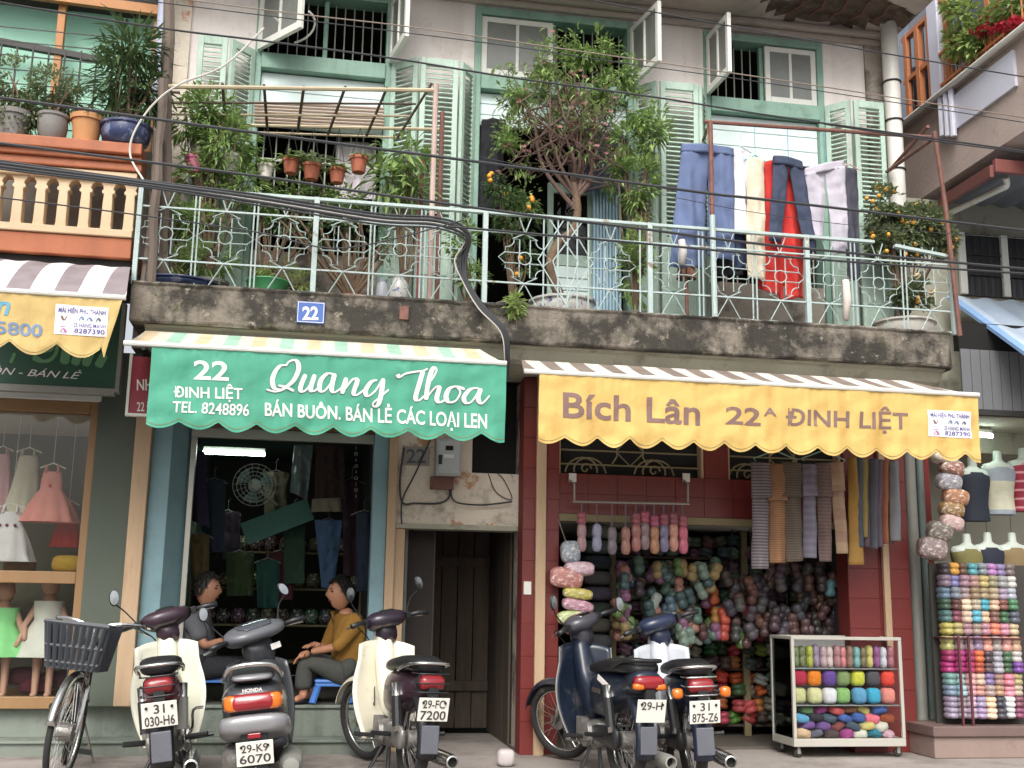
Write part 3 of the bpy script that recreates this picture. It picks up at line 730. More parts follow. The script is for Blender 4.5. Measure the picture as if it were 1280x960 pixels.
def awning(name, label, bar, val, root, Yb, Yr, m_can, m_val, period, scal, amp, seed, bulge=0.0, slant=(0, 0), barmat=None):
    """bar/val/root given as pixels; val = (x0, ytop0, ybot0, x1, ytop1, ybot1)"""
    b0, b1 = P(*bar[0], Yb), P(*bar[1], Yb); r0, r1 = P(*root[0], Yr), P(*root[1], Yr)
    zb_ = (b0.z+b1.z)/2; b0.z = b1.z = zb_; zr_ = (r0.z+r1.z)/2; r0.z = r1.z = zr_
    T = thing(name, label, 'awning', ((b0.x+b1.x)/2, Yr, zb_))
    def can(u, v):
        p = (r0*(1-u)+r1*u)*(1-v)+(b0*(1-u)+b1*u)*v
        p.z += bulge*math.sin(pi*v)+.006*math.sin(u*40)*math.sin(pi*v)-.01*math.sin(pi*v)*(1 if not bulge else 0)
        return p
    obj('canopy', Geo().sheet(can, 60, 8, (0, 0, -.006)), m_can, T)
    obj('front_bar', Geo().tube([b0+V((0, -.005, .0)), b1+V((0, -.005, .0))], .018, 8), barmat or m_white, T, smooth=True, autosm=True)
    x0, t0, c0, x1, t1, c1 = val
    A, B_ = P(x0, t0, Yb), P(x1, t1, Yb); A2, B2 = P(x0, c0, Yb), P(x1, c1, Yb)
    zt_ = zb_-.012; zl_ = (A2.z+B2.z)/2
    cl = Cloth(Yb-.006, amp, seed)
    def zr(x): return zt_, zl_
    def vf(u, v):
        x = A.x*(1-u)+B_.x*u
        sc_ = scal*(1+.35*noise.noise(V((x*2.7, seed*3, 0))))*(abs(math.sin((x-A.x)/period*pi+.6))*2-1)
        z1 = zl_-sc_*.5+.008*noise.noise(V((x*3, seed, 1))); z = zt_*(1-v)+z1*v
        xx = x+slant[1]*v*max(0, (u-.9)/.1)+slant[0]*v*max(0, (.1-u)/.1)
        return V((xx, cl.y(x, z, (zt_-z)/(zt_-zl_)), z))
    obj('valance', Geo().sheet(vf, max(60, int((B_.x-A.x)*75)), 22), m_val, T, smooth=True)
    obj('hem_stitching', Geo().sheet(lambda u, v: vf(u, .955+.008*v)-V((0, .0025, 0)), max(60, int((B_.x-A.x)*75)), 1), mat('hem_'+m_val.name, '#7d7a55', .8, .2, 9, 0), T)
    for bx in (b0.x+.12, b1.x-.12):
        obj('arm', Geo().tube([(bx, Yr+.02, zr_-.06), (bx, Yb+.03, zb_-.02)], .014, 6), m_gpipe, T)
    return T, cl, zr
m_gval = mat('green_canvas', '#52a589', .75, .10, 3, .2, 22, streak=('#3c8a70', 6, .45), stains=(('#2f8f6c', 2.5, .56, .72, .5), ('#7fd0b2', 4, .62, .74, .35)), transl=.15)
m_yval = mat('yellow_canvas', '#e0be72', .75, .08, 3, .2, 22, streak=('#b98c44', 6, .45), stains=(('#c08e3c', 2.5, .56, .72, .5), ('#f0d184', 3, .6, .72, .35)), transl=.15)
m_yval2 = mat('faded_yellow_canvas', '#d3b778', .8, .10, 4, .2, 22, streak=('#94743c', 6, .5), stains=(('#94743c', 2.4, .56, .70, .6),), transl=.15)
m_can_g = stripes('green_striped_canvas', ['#d9d5c3', '#9fc7b0', '#d9d5c3', '#d8c3a0'], .095)
m_can_b = stripes('brown_striped_canvas', ['#ddd7cd', '#877a70'], .115)
m_can_l = stripes('grey_striped_canvas', ['#e8e6e4', '#8b8084'], .15)
m_let_w = mat('white_lettering', '#e6e0dc', .7, .15, 9, 0, stains=(('#9fb8ac', 9, .58, .7, .5),))
m_let_p = mat('purple_shadow', '#5c6a78', .7, .06, 9, 0)
m_let_v = mat('mauve_lettering', '#7d625c', .7, .15, 9, 0, stains=(('#a98a62', 10, .58, .7, .5),))
m_let_b = mat('blue_lettering', '#6f86a4', .7, .08, 9, 0)
m_let_lb = mat('light_blue_lettering', '#5d9cb4', .7, .08, 9, 0)
m_ink = mat('ink_blue', '#4a4a8c', .7, .1, 9, 0)
m_ink2 = mat('ink_pink', '#a0608a', .7, .1, 9, 0)
m_paper = mat('white_card', '#e6e3e6', .6, .04, 9, .02)

T1, cl, zr = awning('shop_awning', 'green scalloped shop awning lettered Quang Thoa over number 22', ((155, 426), (633, 457)), (190, 437, 527, 633, 462, 551), ((182, 411), (600, 439)), -1.5, -.86, m_can_g, m_gval, .25, .055, .011, 1)
clothtext(cl, '22', ((242, 450), (286, 452), (286, 476), (242, 474)), zr, m_let_w, T1, .02)
clothtext(cl, 'ĐINH LIỆT', ((217, 478), (303, 480), (303, 503), (217, 500)), zr, m_let_w, T1, .018)
clothtext(cl, 'TEL. 8248896', ((216, 501), (312, 505), (311, 520), (215, 515)), zr, m_let_w, T1, .012)
clothtext(cl, 'BÁN BUÔN. BÁN LẺ CÁC LOẠI LEN', ((331, 497), (609, 511), (609, 541), (331, 524)), zr, m_let_w, T1, .02)
QT = [[(150, 88), (120, 92), (92, 125), (82, 165), (92, 200), (125, 208)], [(150, 92), (165, 70), (192, 60), (210, 75), (212, 110), (186, 165), (142, 203), (100, 217), (52, 205)], [(112, 188), (150, 198), (190, 214)],
      [(248, 130), (222, 195), (232, 216), (262, 195), (292, 138)], [(294, 132), (274, 200), (288, 215), (322, 192)],
      [(388, 132), (358, 128), (325, 160), (318, 205), (338, 217), (372, 180), (394, 128)], [(394, 128), (378, 200), (392, 222), (426, 200)],
      [(426, 200), (452, 148)], [(452, 148), (430, 228)], [(432, 222), (480, 160), (502, 155), (504, 175), (488, 222), (505, 233), (545, 205)],
      [(606, 160), (576, 170), (548, 212), (560, 240), (598, 212), (630, 158)], [(636, 152), (626, 230), (612, 280), (592, 292), (585, 276), (615, 250), (664, 208)],
      [(708, 132), (718, 146), (745, 130), (790, 120), (835, 114), (858, 104)], [(836, 112), (816, 180), (798, 248), (814, 262), (842, 238)],
      [(848, 190), (884, 150), (902, 112), (890, 98), (874, 125), (858, 190), (850, 258)], [(852, 248), (896, 198), (916, 198), (904, 250), (918, 272), (950, 255)],
      [(1004, 190), (968, 202), (950, 240), (964, 270), (1000, 262), (1022, 220), (1006, 192), (1044, 206)],
      [(1112, 200), (1072, 206), (1040, 246), (1052, 274), (1082, 264), (1120, 206)], [(1124, 202), (1110, 250), (1130, 277), (1168, 238)]]
fz = lambda x, y: (320+x/4, 435+y/4)
strokes(cl, QT, fz, 24, zr, m_let_p, T1, .003, -3, 3.5)
strokes(cl, QT, fz, 24, zr, m_let_w, T1, .0055)

T2, cl, zr = awning('shop_awning', 'yellow scalloped shop awning lettered Bích Lân above the red shop', ((655, 463), (1223, 495)), (674, 470, 553, 1222, 498, 569), ((652, 448), (1135, 478)), -1.5, -.86, m_can_b, m_yval, .233, .06, .011, 2)
clothtext(cl, 'Bích Lân', ((704, 490), (876, 500), (876, 532), (704, 522)), zr, m_let_v, T2, .018)
clothtext(cl, '22', ((907, 508), (952, 510), (952, 532), (907, 530)), zr, m_let_v, T2, .018)
clothtext(cl, 'A', ((955, 509), (970, 510), (970, 521), (955, 520)), zr, m_let_v, T2, .018)
clothtext(cl, 'ĐINH LIỆT', ((983, 504), (1135, 509), (1135, 543), (983, 537)), zr, m_let_v, T2, .018)
def card(cl, zr, T, q):
    vs = [V((0, 0, 0)), V((1, 0, 0)), V((1, 1, 0)), V((0, 1, 0))]
    a, b, c, d = q
    sv = [V((u/12, v/8, 0)) for v in range(9) for u in range(13)]; sf = [(j*13+i, j*13+i+1, (j+1)*13+i+1, (j+1)*13+i) for j in range(8) for i in range(12)]
    lay(cl, sv, sf, q, zr, .004, m_paper, T, 'label_card', mx=0)
    def sub(u0, v0, u1, v1):
        f = lambda u, v: tuple((a[k]*(1-u)+b[k]*u)*(1-v)+(d[k]*(1-u)+c[k]*u)*v for k in (0, 1))
        return f(u0, v0), f(u1, v0), f(u1, v1), f(u0, v1)
    clothtext(cl, 'MÁI HIÊN PHÚ THÀNH', sub(.06, .06, .95, .27), zr, m_ink, T, .01, off=.007)
    clothtext(cl, '25 HÀNG MÀNH', sub(.36, .55, .97, .73), zr, m_ink, T, .004, off=.007)
    clothtext(cl, '8287390', sub(.38, .77, .96, .93), zr, m_ink, T, .01, off=.007)
    for (pp, mm) in (([(.12, .38), (.17, .52), (.22, .38)], m_let_v), ([(.10, .74), (.24, .74)], m_ink2), ([(.12, .92), (.17, .8), (.22, .92), (.12, .92)], m_ink2), ([(.46, .5), (.50, .36), (.54, .48)], m_let_b), ([(.60, .5), (.65, .38), (.70, .5)], m_let_b), ([(.78, .5), (.82, .38), (.86, .48)], m_let_p)):
        vs, fs = ribbon([(u*100, v*100) for u, v in pp], 5)
        lay(cl, [V((v.x/100, 1-v.y/100, 0)) for v in vs], fs, q, zr, .007, mm, T, 'printed_mark', mx=0)
card(cl, zr, T2, ((1160, 512), (1213, 515), (1216, 548), (1161, 545)))

T3, cl, zr = awning('shop_awning', 'faded yellow awning with grey striped canopy over the dress shop window', ((-90, 353), (157, 377)), (-90, 360, 427, 153, 382, 443), ((-90, 322), (164, 336)), -1.5, -.72, m_can_l, m_yval2, .29, .085, .013, 3, bulge=.09, slant=(0, -.09))
clothtext(cl, '5800', ((-5, 401), (53, 405), (52, 421), (-5, 417)), zr, m_let_b, T3, .02)
clothtext(cl, 'n', ((-6, 376), (13, 377), (13, 394), (-6, 394)), zr, m_let_lb, T3, .02, shear=.3)
card(cl, zr, T3, ((70, 380), (136, 385), (133, 421), (67, 417)))

# sign boards behind the awnings
YS = -.55
S = thing('sign_board', 'dark green sign board with pale green script above the dress shop', 'sign', (P(40, 440, YS).x, YS, P(40, 480, YS).z))
x0, x1, z0, z1 = rect(-90, 372, 149, 481, YS)
obj('board', Geo().box(x0, x1, YS, YS+.05, z0, z1), mat('sign_green', '#1f4a38', .5, .08, 3, .03), S)
obj('frame', Geo().box(x1+.001, x1+.03, YS-.02, YS+.05, z0-.03, z1).box(x0, x1, YS-.02, YS+.05, z0-.05, z0-.001), m_gpipe, S)
obj('lettering', Geo(), m_white, S) if 0 else None
lettering('ÔN - BÁN LẺ', ((-12, 455), (103, 463), (101, 474), (-13, 467)), YS-.003, m_let_w, S, .0, .35)
m_lg = mat('pale_green_script', '#5d8c63', .6, .05, 9, 0)
class FlatCl:
    Y = YS-.004
    def y(s, x, z, t): return YS-.004
fz8 = lambda x, y: (x/8, 360+y/8)
strokes(FlatCl(), [[(105, 750), (150, 650)], [(330, 690), (420, 730), (500, 720), (560, 650), (575, 560)], [(400, 640), (520, 610), (500, 570)], [(670, 590), (640, 760)], [(800, 640), (740, 770)], [(920, 600), (850, 780)], [(1050, 660), (975, 790)]], fz8, 95, lambda x: (4, 2), m_lg, S, 0)
S = thing('sign_board', 'small dark red sign half hidden behind the left end of the green awning', 'sign', (P(190, 520, -.8).x, -.8, P(190, 520, -.8).z))
x0, x1, z0, z1 = rect(163, 447, 240, 518, -.8)
obj('board', Geo().box(x0, x1, -.8, -.77, z0, z1), mat('sign_red', '#8a1f33', .45, .05, 3, .03), S)
obj('frame', Geo().box(x0-.02, x0-.001, -.81, -.76, z0-.02, z1+.02).box(x0, x1, -.81, -.76, z0-.02, z0-.001), m_white, S)
lettering('NH', (171, 474, 190, 488), -.803, m_let_w, S, .02); lettering('22 Đ', (171, 502, 190, 514), -.803, m_let_w, S, .01)
obj('bracket', Geo().box(x0+.05, x0+.07, -.77, -.05, z1-.03, z1), m_iron, S)
NP = thing('house_number_plate', 'blue enamel plate with white number 22 on the balcony edge', 'sign', (P(388, 404, -.93).x, -.93, P(388, 404, -.93).z))
x0, x1, z0, z1 = rect(371, 377, 406, 404, -.935)
obj('plate', Geo().box(x0, x1, -.935, -.913, z0, z1), mat('enamel_blue', '#3f62a8', .3, .05, 8, .02, stains=(('#6b82b6', 8, .6, .7, .4),)), NP, bevel=.004)
t_ = .004
obj('border', Geo().box(x0+.006, x1-.006, -.9375, -.9352, z0+.006, z0+.006+t_).box(x0+.006, x1-.006, -.9375, -.9352, z1-.006-t_, z1-.006)
    .box(x0+.006, x0+.006+t_, -.9375, -.9352, z0+.0105, z1-.0105).box(x1-.006-t_, x1-.006, -.9375, -.9352, z0+.0105, z1-.0105), m_let_w, NP)
lettering('22', (378, 383, 398, 400), -.938, m_let_w, NP, .03)

# ================================================================ dress shop house on the left
LB = thing('town_house', 'left neighbouring house with dress shop window and orange and cream balcony', 'building', (-2.6, .2, 0))
def lp(name, g, mt, **k): return obj(name, g, mt, LB, **k)
m_tan = mat('tan_wood', '#8f6e49', .5, .12, 6, .1, 40, stretch=(1, 1, .2))
wx = px(97, 700, -.02); wx2 = px(107, 700, -.02); XLL = -3.6
lp('wall_pier', Geo().box(wx2+.002, sx0-.002, -.05, .3, zu, 3.0), m_sage)
zz = [P(50, y, -.02).z for y in (500, 515, 714, 729, 871, 886)]
lp('window_frame', Geo().box(wx, wx2, -.03, .05, zz[5], zz[0]), m_tan, bevel=.004)
for za_, zb_ in ((zz[1], zz[0]), (zz[3], zz[2]), (zz[5], zz[4])):
    lp('window_rail', Geo().box(XLL, wx-.001, -.03, .05, za_, zb_), m_tan, bevel=.004)
lp('pane', Geo().box(XLL, wx-.002, .0, .006, zz[2], zz[1]), m_pane); lp('pane', Geo().box(XLL, wx-.002, .0, .006, zz[4], zz[3]), m_pane)
lp('base_wall', Geo().box(XLL, wx2, -.02, .3, zu, zz[5]-.001), m_sage)
lp('shutter_box', Geo().box(XLL, wx2+.02, -.06, .2, zz[0]+.002, zz[0]+.11), m_white, bevel=.005)
lp('head_wall', Geo().box(XLL, wx2, -.04, .2, zz[0]+.112, 3.0), m_sage)
m_disp = mat('display_white', '#b9b7ae', .8, .06, 3, .03)
lp('display_back', Geo().box(XLL, wx2, 1.3, 1.4, zu, 3), mat('display_back_dark', '#5d5a4c', .8, .25, 3, .05))
lp('display_side', Geo().box(wx+.02, wx2, .31, 1.3, zu, 3), m_disp)
lp('display_ceiling', Geo().box(XLL, wx, .06, 1.3, zz[1]+.0, zz[1]+.04), m_disp)
lp('display_shelf', Geo().box(XLL, wx, .06, 1.0, zz[3]+.01, zz[2]-.01), m_tan)
lp('display_floor', Geo().box(XLL, wx, .06, 1.3, zz[5], zz[4]-.03), m_tan)
# balcony
YB = -.8
xb1 = px(165, 300, YB)
zq = lambda y, x=80: P(x, y, YB).z
lp('floor_band', Geo().box(XLL, xb1, YB, .2, zq(318), zq(293)), m_orange, bevel=.008)
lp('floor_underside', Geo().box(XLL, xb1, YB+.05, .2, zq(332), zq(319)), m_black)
lp('balustrade_foot', Geo().box(XLL, xb1, YB-.02, YB+.16, zq(292), zq(283)), m_bcream, bevel=.006)
lp('handrail', Geo().box(XLL, xb1, YB-.01, YB+.16, zq(221), zq(210)), m_bcream, bevel=.006)
for k, (ya, yb, ov) in enumerate(((209, 199, .03), (199, 192, .06), (191.5, 178, .10))):
    lp('cornice', Geo().box(XLL, xb1+.03, YB-ov, YB+.2, zq(ya)+.001, zq(yb)), m_orange, bevel=.008)
src = None
for k in range(-3, 6):
    xc = px(20+28.3*k, 255, YB); h0, h1 = zq(283), zq(221); hh = h1-h0
    prof = [(.030, 0), (.040, .04*hh), (.036, .1*hh), (.034, .55*hh), (.030, .74*hh), (.046, .76*hh), (.046, .81*hh), (.034, .84*hh), (.040, .9*hh), (.065, hh)]
    M = Matrix.Translation((xc, YB+.07, h0))
    if src is None:
        src = lp('baluster', Geo().prism([(r, z) for r, z in prof]+[(-r, z) for r, z in reversed(prof)], -.045, .045).xf(M), m_bcream, bevel=.005)
        src.data.transform((MW[LB].inverted() @ M).inverted()); src.matrix_local = MW[LB].inverted() @ M; MW[src] = M
    else: inst(src, LB, M)
lp('balcony_back', Geo().box(XLL, xb1, -.25, -.2, zq(332), zq(178)+.2), mat('dull_board', '#8f8a82', .8, .2, 2, .1))
m_tarp = mat('mint_tarpaulin', '#b4efd4', .55, .04, 2, .05, 20, transl=.5, stains=(('#d2f7e8', 1.2, .5, .65, .5),))
zt0 = zq(178)
YT = .05
xt1 = px(190, 80, YT)
lp('tarpaulin', Geo().sheet(lambda u, v: (XLL+(xt1-XLL)*u, YT+.03*noise.noise(V((u*5, v*5, 0)))+.1*v, zt0+.1+(P(100, 8, YT).z-zt0-.1)*v), 30, 30), m_tarp)
lp('tarp_beam', Geo().bar(P(-40, 45, -.05), P(152, 80, -.05), .05, .05), m_iron)
m_osteel = mat('orange_steel', '#b07a4a', .6, .1, 5, .1)
for xp_ in (74, 195):
    x = px(xp_, 60, -.03); lp('roof_post', Geo().box(x-.03, x+.03, -.06, 0, zt0, P(100, -20, -.03).z), m_osteel, bevel=.004)
lp('roof_beam', Geo().bar(P(-40, -18, -.1), P(200, 14, -.1), .05, .08), m_osteel)
lp('roof_soffit', Geo().box(XLL, xt1+.1, -.1, .2, P(120, 5, 0).z, P(120, 5, 0).z+.05), m_dark)
for k in range(8):
    x = px(-5+20.3*k, 120, -.45); lp('grille_bar', Geo().box(x-.006, x+.006, -.456, -.444, zt0, P(x*0+80, 62, -.45).z), m_iron)
for k in range(9):
    z = zt0+.12+k*.115; lp('grille_bar', Geo().box(px(-30, 120, -.45), px(150, 120, -.45), -.462, -.456, z-.004, z+.004), m_iron)
obj('downpipe', Geo().tube([(px(202, 30, -.2), -.2, 4.9), (px(202, 30, -.2), -.2, 6.6)], .04, 10), mat('lilac_pipe', '#a9aec0', .5, .06, 5, .05), smooth=True, autosm=True, label='pale lilac downpipe beside the mint tarpaulin', cat='pipe')

# ================================================================ houses on the right
def PX(x, y, X):
    d = ray(x, y); return CAM+d*((X-CAM.x)/d.x)
WX = 5.82
RB = thing('town_house', 'right neighbouring house with pinkish concrete side wall and flower balcony above', 'building', (6.6, .5, 0))
def rp(name, g, mt, **k): return obj(name, g, mt, RB, **k)
zc0 = 5.16; zc1 = PX(1200, 108, WX).z
rp('side_wall', Geo().box(WX, WX+2.5, -2.2, 3, zc0, zc1), m_pinkwall)
rp('ledge', Geo().box(WX-.06, WX+2.5, -2.25, 3, zc1+.001, zc1+.07), m_conc2, bevel=.01)
rp('ledge_pipe', Geo().tube([(WX-.08, 2.5, zc1+.02), (WX-.08, -2.2, zc1+.02)], .028, 8), m_wpipe, smooth=True, autosm=True)
def yz(x, y, X=WX): q = PX(x, y, X); return q.y, q.z
m_lil = mat('lilac_white', '#d5d6e4', .6, .05, 4, .05)
y0, z0 = yz(1197, 150); y1, z1 = yz(1272, 85)
g = Geo(); zlo = yz(1235, 132)[1]; zhi = yz(1235, 92)[1]
rp('white_patch', Geo().box(WX-.03, WX-.001, yz(1273, 110)[0], yz(1197, 120)[0], zlo-.02, zhi+.02), m_lil)
for xp_ in (1183, 1190, 1197):
    y, z = yz(xp_, 150); rp('lilac_pipe', Geo().tube([(WX-.05, y, yz(xp_, 172)[1]), (WX-.05, y, zc1)], .03, 8), m_lil, smooth=True, autosm=True)
ycol = yz(1171, 100)[0]
rp('column', Geo().box(WX-.02, WX+.12, ycol-.09, ycol+.09, zc1+.071, zc1+1.25), m_lil, bevel=.01)
zu1 = zc1+.07
m_ost = mat('orange_frame', '#c47c50', .55, .1, 5, .1)
for xp_, hh in ((1148, .95), (1163, .95), (1186, 1.25), (1240, 1.7), (1133, .95)):
    y = yz(xp_, 110)[0]; rp('post', Geo().box(WX, WX+.06, y-.035, y+.035, zu1, zu1+hh), m_ost, bevel=.004)
ya, yb = yz(1128, 100)[0], yz(1163, 100)[0]
for z in (zu1+.0, zu1+.42, zu1+.9):
    rp('window_rail', Geo().box(WX+.005, WX+.055, yb, ya, z+.002, z+.05), m_ost, bevel=.003)
for k in range(6):
    y = ya+(yb-ya)*(k+.5)/6; rp('window_bar', Geo().tube([(WX+.03, y, zu1+.05), (WX+.03, y, zu1+.9)], .006, 5), m_iron)
rp('dark_window', Geo().box(WX+.5, WX+.55, yb-.3, ya+1, zu1, zu1+1.6), mat('blue_grey_glass', '#8b97a8', .3, .25, 3, .05))
for nm, dz, c in (('canopy', 1.0, '#8b8f96'),):
    rp('upper_lattice', Geo().box(WX+.1, WX+.13, yb, ya, zu1+.96, zu1+1.5), mat('grey_lattice', '#8d9099', .6, .2, 8, .1))
ye, ys = -2.2, yz(1178, 100)[0]
for z, r_ in ((zu1+.38, .014), (zu1+.06, .012)):
    rp('balcony_rail', Geo().box(WX-.03, WX-.005, ye, ys, z, z+.025), m_ost)
n = int((ys-ye)/.13)
for k in range(n):
    y = ys-(k+.5)*(ys-ye)/n; rp('balcony_baluster', Geo().tube([(WX-.018, y, zu1), (WX-.018, y, zu1+.38)], .008, 5), m_ost)
rp('upper_roof', Geo().box(WX-.15, WX+2.5, -2.4, ys-.05, zu1+1.7, zu1+1.78), mat('teal_sheet', '#5f7f80', .6, .1, 3, .1))
rp('upper_wall', Geo().box(WX+1.0, WX+1.1, -2.2, ys, zu1, zu1+1.7), mat('upper_wall', '#9a9a98', .8, .2, 3, .1))
rp('orange_beam', Geo().box(WX+.0, WX+.05, yz(1220, 40)[0], ys, zu1+.95, zu1+1.02), m_ost)
# lean-to roof, window and sloping sheet below
f0 = P(1243, 212, -.6); b0 = P(1178, 252, .55)
f1, b1 = f0+V((2.2, 0, 0)), b0+V((2.4, 0, 0))
g = Geo(); N_ = 40
def roof(u, v):
    p = (b0*(1-u)+b1*u)*(1-v)+(f0*(1-u)+f1*u)*v
    p.z += .018*math.sin(u*N_*1.6); return p
rp('lean_to_roof', Geo().sheet(roof, 90, 4, (0, 0, .01)), m_corr)
rp('fascia', Geo().bar(f0+V((-.02, -.03, .02)), f1+V((0, -.03, .02)), .05, .12), m_maroon, bevel=.005)
rp('verge_board', Geo().bar(f0+V((-.03, -.01, -.02)), b0+V((-.03, 0, -.02)), .04, .11), m_maroon, bevel=.005)
rp('gutter_pipe', Geo().tube(curve([P(1257, 222, -.55), P(1258, 232, -.5), P(1247, 238, -.4), P(1188, 266, .45)], 4), .028, 8), m_wpipe, smooth=True, autosm=True)
YW = .6
wz = [P(1240, y, YW).z for y in (285, 296, 372, 384)]
rp('back_wall', Geo().box(XR+.08, 9, YW, YW+.1, 2.6, 5.1), m_mould)
rp('dark_window', Geo().box(px(1207, 330, YW-.04), 8.6, YW-.03, YW-.001, wz[2], wz[1]), mat('dark_pane', '#2b2c30', .3, .2, 3, .02))
for xp_ in (1203, 1256, 1310):
    x = px(xp_, 330, YW-.05); rp('window_post', Geo().box(x-.035, x+.035, YW-.07, YW-.031, wz[2], wz[1]), m_white, bevel=.004)
for k in range(14):
    x = px(1211, 330, YW-.05)+k*.075; rp('window_bar', Geo().tube([(x, YW-.05, wz[2]), (x, YW-.05, wz[1])], .005, 5), m_iron)
for zf in (.33, .66):
    rp('window_bar', Geo().box(px(1207, 330, YW-.05), 8.6, YW-.056, YW-.046, wz[2]+(wz[1]-wz[2])*zf-.006, wz[2]+(wz[1]-wz[2])*zf+.006), m_iron)
a0 = P(1192, 372, .45); a1 = P(1310, 457, -.8)
def sh(u, v):
    p = a0*(1-v)+a1*v+V((2.6*u, 0, 0)); p.z += .012*math.sin(u*60); return p
rp('sheet_awning', Geo().sheet(sh, 100, 4, (0, 0, .008)), m_bluesheet)
rp('sheet_awning_edge', Geo().bar(a0+V((-.03, 0, 0)), a1+V((-.03, 0, 0)), .09, .03), mat('blue_edge', '#8fb3e0', .4, .05, 5, .02))
# ground floor shop on the right: ribbed shutter panel, ceiling, walls
YR_ = -.15
x0, x1, z0, z1 = rect(1203, 440, 1340, 514, YR_)
g = Geo()
for k in range(14):
    xx = x0+k*.095; g.box(xx, xx+.088, YR_, YR_+.02, z0, z1)
    g.box(xx+.088, xx+.095, YR_+.008, YR_+.02, z0, z1)
rp('ribbed_panel', g, m_corr)
rp('panel_rail', Geo().box(x0, 8, YR_-.02, YR_+.03, z0-.05, z0-.001), m_iron)
rp('dark_gap', Geo().box(x0, 8, YR_+.02, YR_+.1, z1, z1+.25), m_black)
m_rs = mat('right_shop_wall', '#a8a596', .8, .06, 3, .05)
rp('shop_back_wall', Geo().box(XR, 9, 1.5, 1.6, 0, 2.9), m_rs)
rp('shop_ceiling', Geo().box(XR+.07, 9, -.12, 1.5, z0-.07, z0-.052), m_rs)
rp('shop_side_wall', Geo().box(XR+.07, XR+.12, .5, 1.5, 0, z0-.07), m_dark)
rp('shop_floor', Geo().box(XR, 9, -.1, 1.5, .01, .03), m_darkfloor)
# ================================================================ balcony: plants, trellis, washing
def leafmat(n, c, isl=.35): return mat(n, c, .5, .12, 4, .0, transl=.35, island=isl)
m_leaf = leafmat('leaf_green', '#8ba463'); m_leafd = leafmat('leaf_dark', '#546a42'); m_leafl = leafmat('leaf_lime', '#9cb06a'); m_leafg = leafmat('leaf_greyish', '#7d8a66')
m_bark = mat('bark', '#6d5a48', .9, .25, 12, .5, 40); m_barkr = mat('red_bark', '#67524a', .85, .2, 12, .3, 40)
m_terra = mat('terracotta', '#a35f48', .85, .12, 8, .2, 40, stains=(('#6b3c2e', 6, .55, .7, .6),))
m_potw = mat('white_pot', '#c9c4bb', .6, .08, 6, .05); m_potg = mat('grey_pot', '#7f7c78', .8, .15, 6, .2, 40)
m_potb = mat('blue_glaze', '#3c4566', .3, .3, 14, .05, stains=(('#8d93a8', 12, .56, .62, .7),))
m_potbw = mat('blue_white_porcelain', '#cfcdc6', .3, .05, 6, .03, stains=(('#3d4f92', 16, .56, .60, .9),))
m_soil = mat('soil', '#3d3026', .95, .2, 20, .5)
def leaf(g, p, d, L, W, bend=.25):
    d = d.normalized(); s = d.cross(V((0, 0, 1)))
    if s.length < .05: s = V((1, 0, 0))
    s.normalize(); s = (s+d.cross(s)*RN.uniform(-.8, .8)).normalized(); up = s.cross(d)
    m1 = p+d*L*.45+V((0, 0, -bend*L*.15)); tip = p+d*L+V((0, 0, -bend*L*.7))
    g.add([p, m1+s*W/2+up*W*.12, tip, m1-s*W/2+up*W*.12, m1], [(0, 1, 4), (1, 2, 4), (2, 3, 4), (3, 0, 4)])
def cloud(g, c, r, n, L, W, bend=.5, shell=.55, up=.2, gaps=0.0, seed=0):
    n = int(n*2.6); L *= 1.1; W *= 1.2
    k = 0; tries = 0
    while k < n and tries < n*6:
        tries += 1
        d = V((RN.gauss(0, 1), RN.gauss(0, 1), RN.gauss(0, 1))).normalized(); q = shell+(1-shell)*RN.random()
        if RN.random() < .35: q *= RN.random()
        p = V((c[0]+d.x*r[0]*q, c[1]+d.y*r[1]*q, c[2]+d.z*r[2]*q))
        if gaps and noise.noise(p*6+V((seed, 0, 0))) < gaps-.35: continue
        dd = (d+V((RN.uniform(-.7, .7), RN.uniform(-.7, .7), RN.uniform(-.5, .5)+up))).normalized()
        leaf(g, p, dd, L*RN.uniform(.45, 1.3), W*RN.uniform(.6, 1.3), bend*RN.uniform(.3, 1.5)); k += 1
def pc(x, y, Y, rx, ry, ryd=None):
    """crown ellipsoid from pixel centre and pixel radii"""
    c = P(x, y, Y); s = (Y+9)/FPX*1.03
    return c, (rx*s, (ryd if ryd else min(rx, ry)*s), ry*s)
def potprof(r, h, kind='taper'):
    if kind == 'bowl': return [(r*.62, 0), (r*.9, h*.25), (r*.98, h*.6), (r*.95, h*.85), (r*1.04, h*.9), (r*1.04, h), (r*.93, h), (r*.9, h*.9)]
    if kind == 'vase': return [(r*.7, 0), (r*.95, h*.1), (r, h*.4), (r*.9, h*.75), (r*.6, h*.88), (r*.75, h), (r*.6, h), (r*.5, h*.9)]
    return [(r*.7, 0), (r*.92, h*.82), (r*1.02, h*.82), (r*1.04, h), (r*.9, h), (r*.88, h*.9)]
def pot(parent, c, r, h, mt, kind='taper', n=16):
    o = obj('pot', Geo().lathe(potprof(r, h, kind), c, n), mt, parent, smooth=True, autosm=True)
    obj('soil', Geo().lathe([(r*.86, h*.88), (r*.4, h*.95), (.002, h*.97)], c, 10), m_soil, o); return o
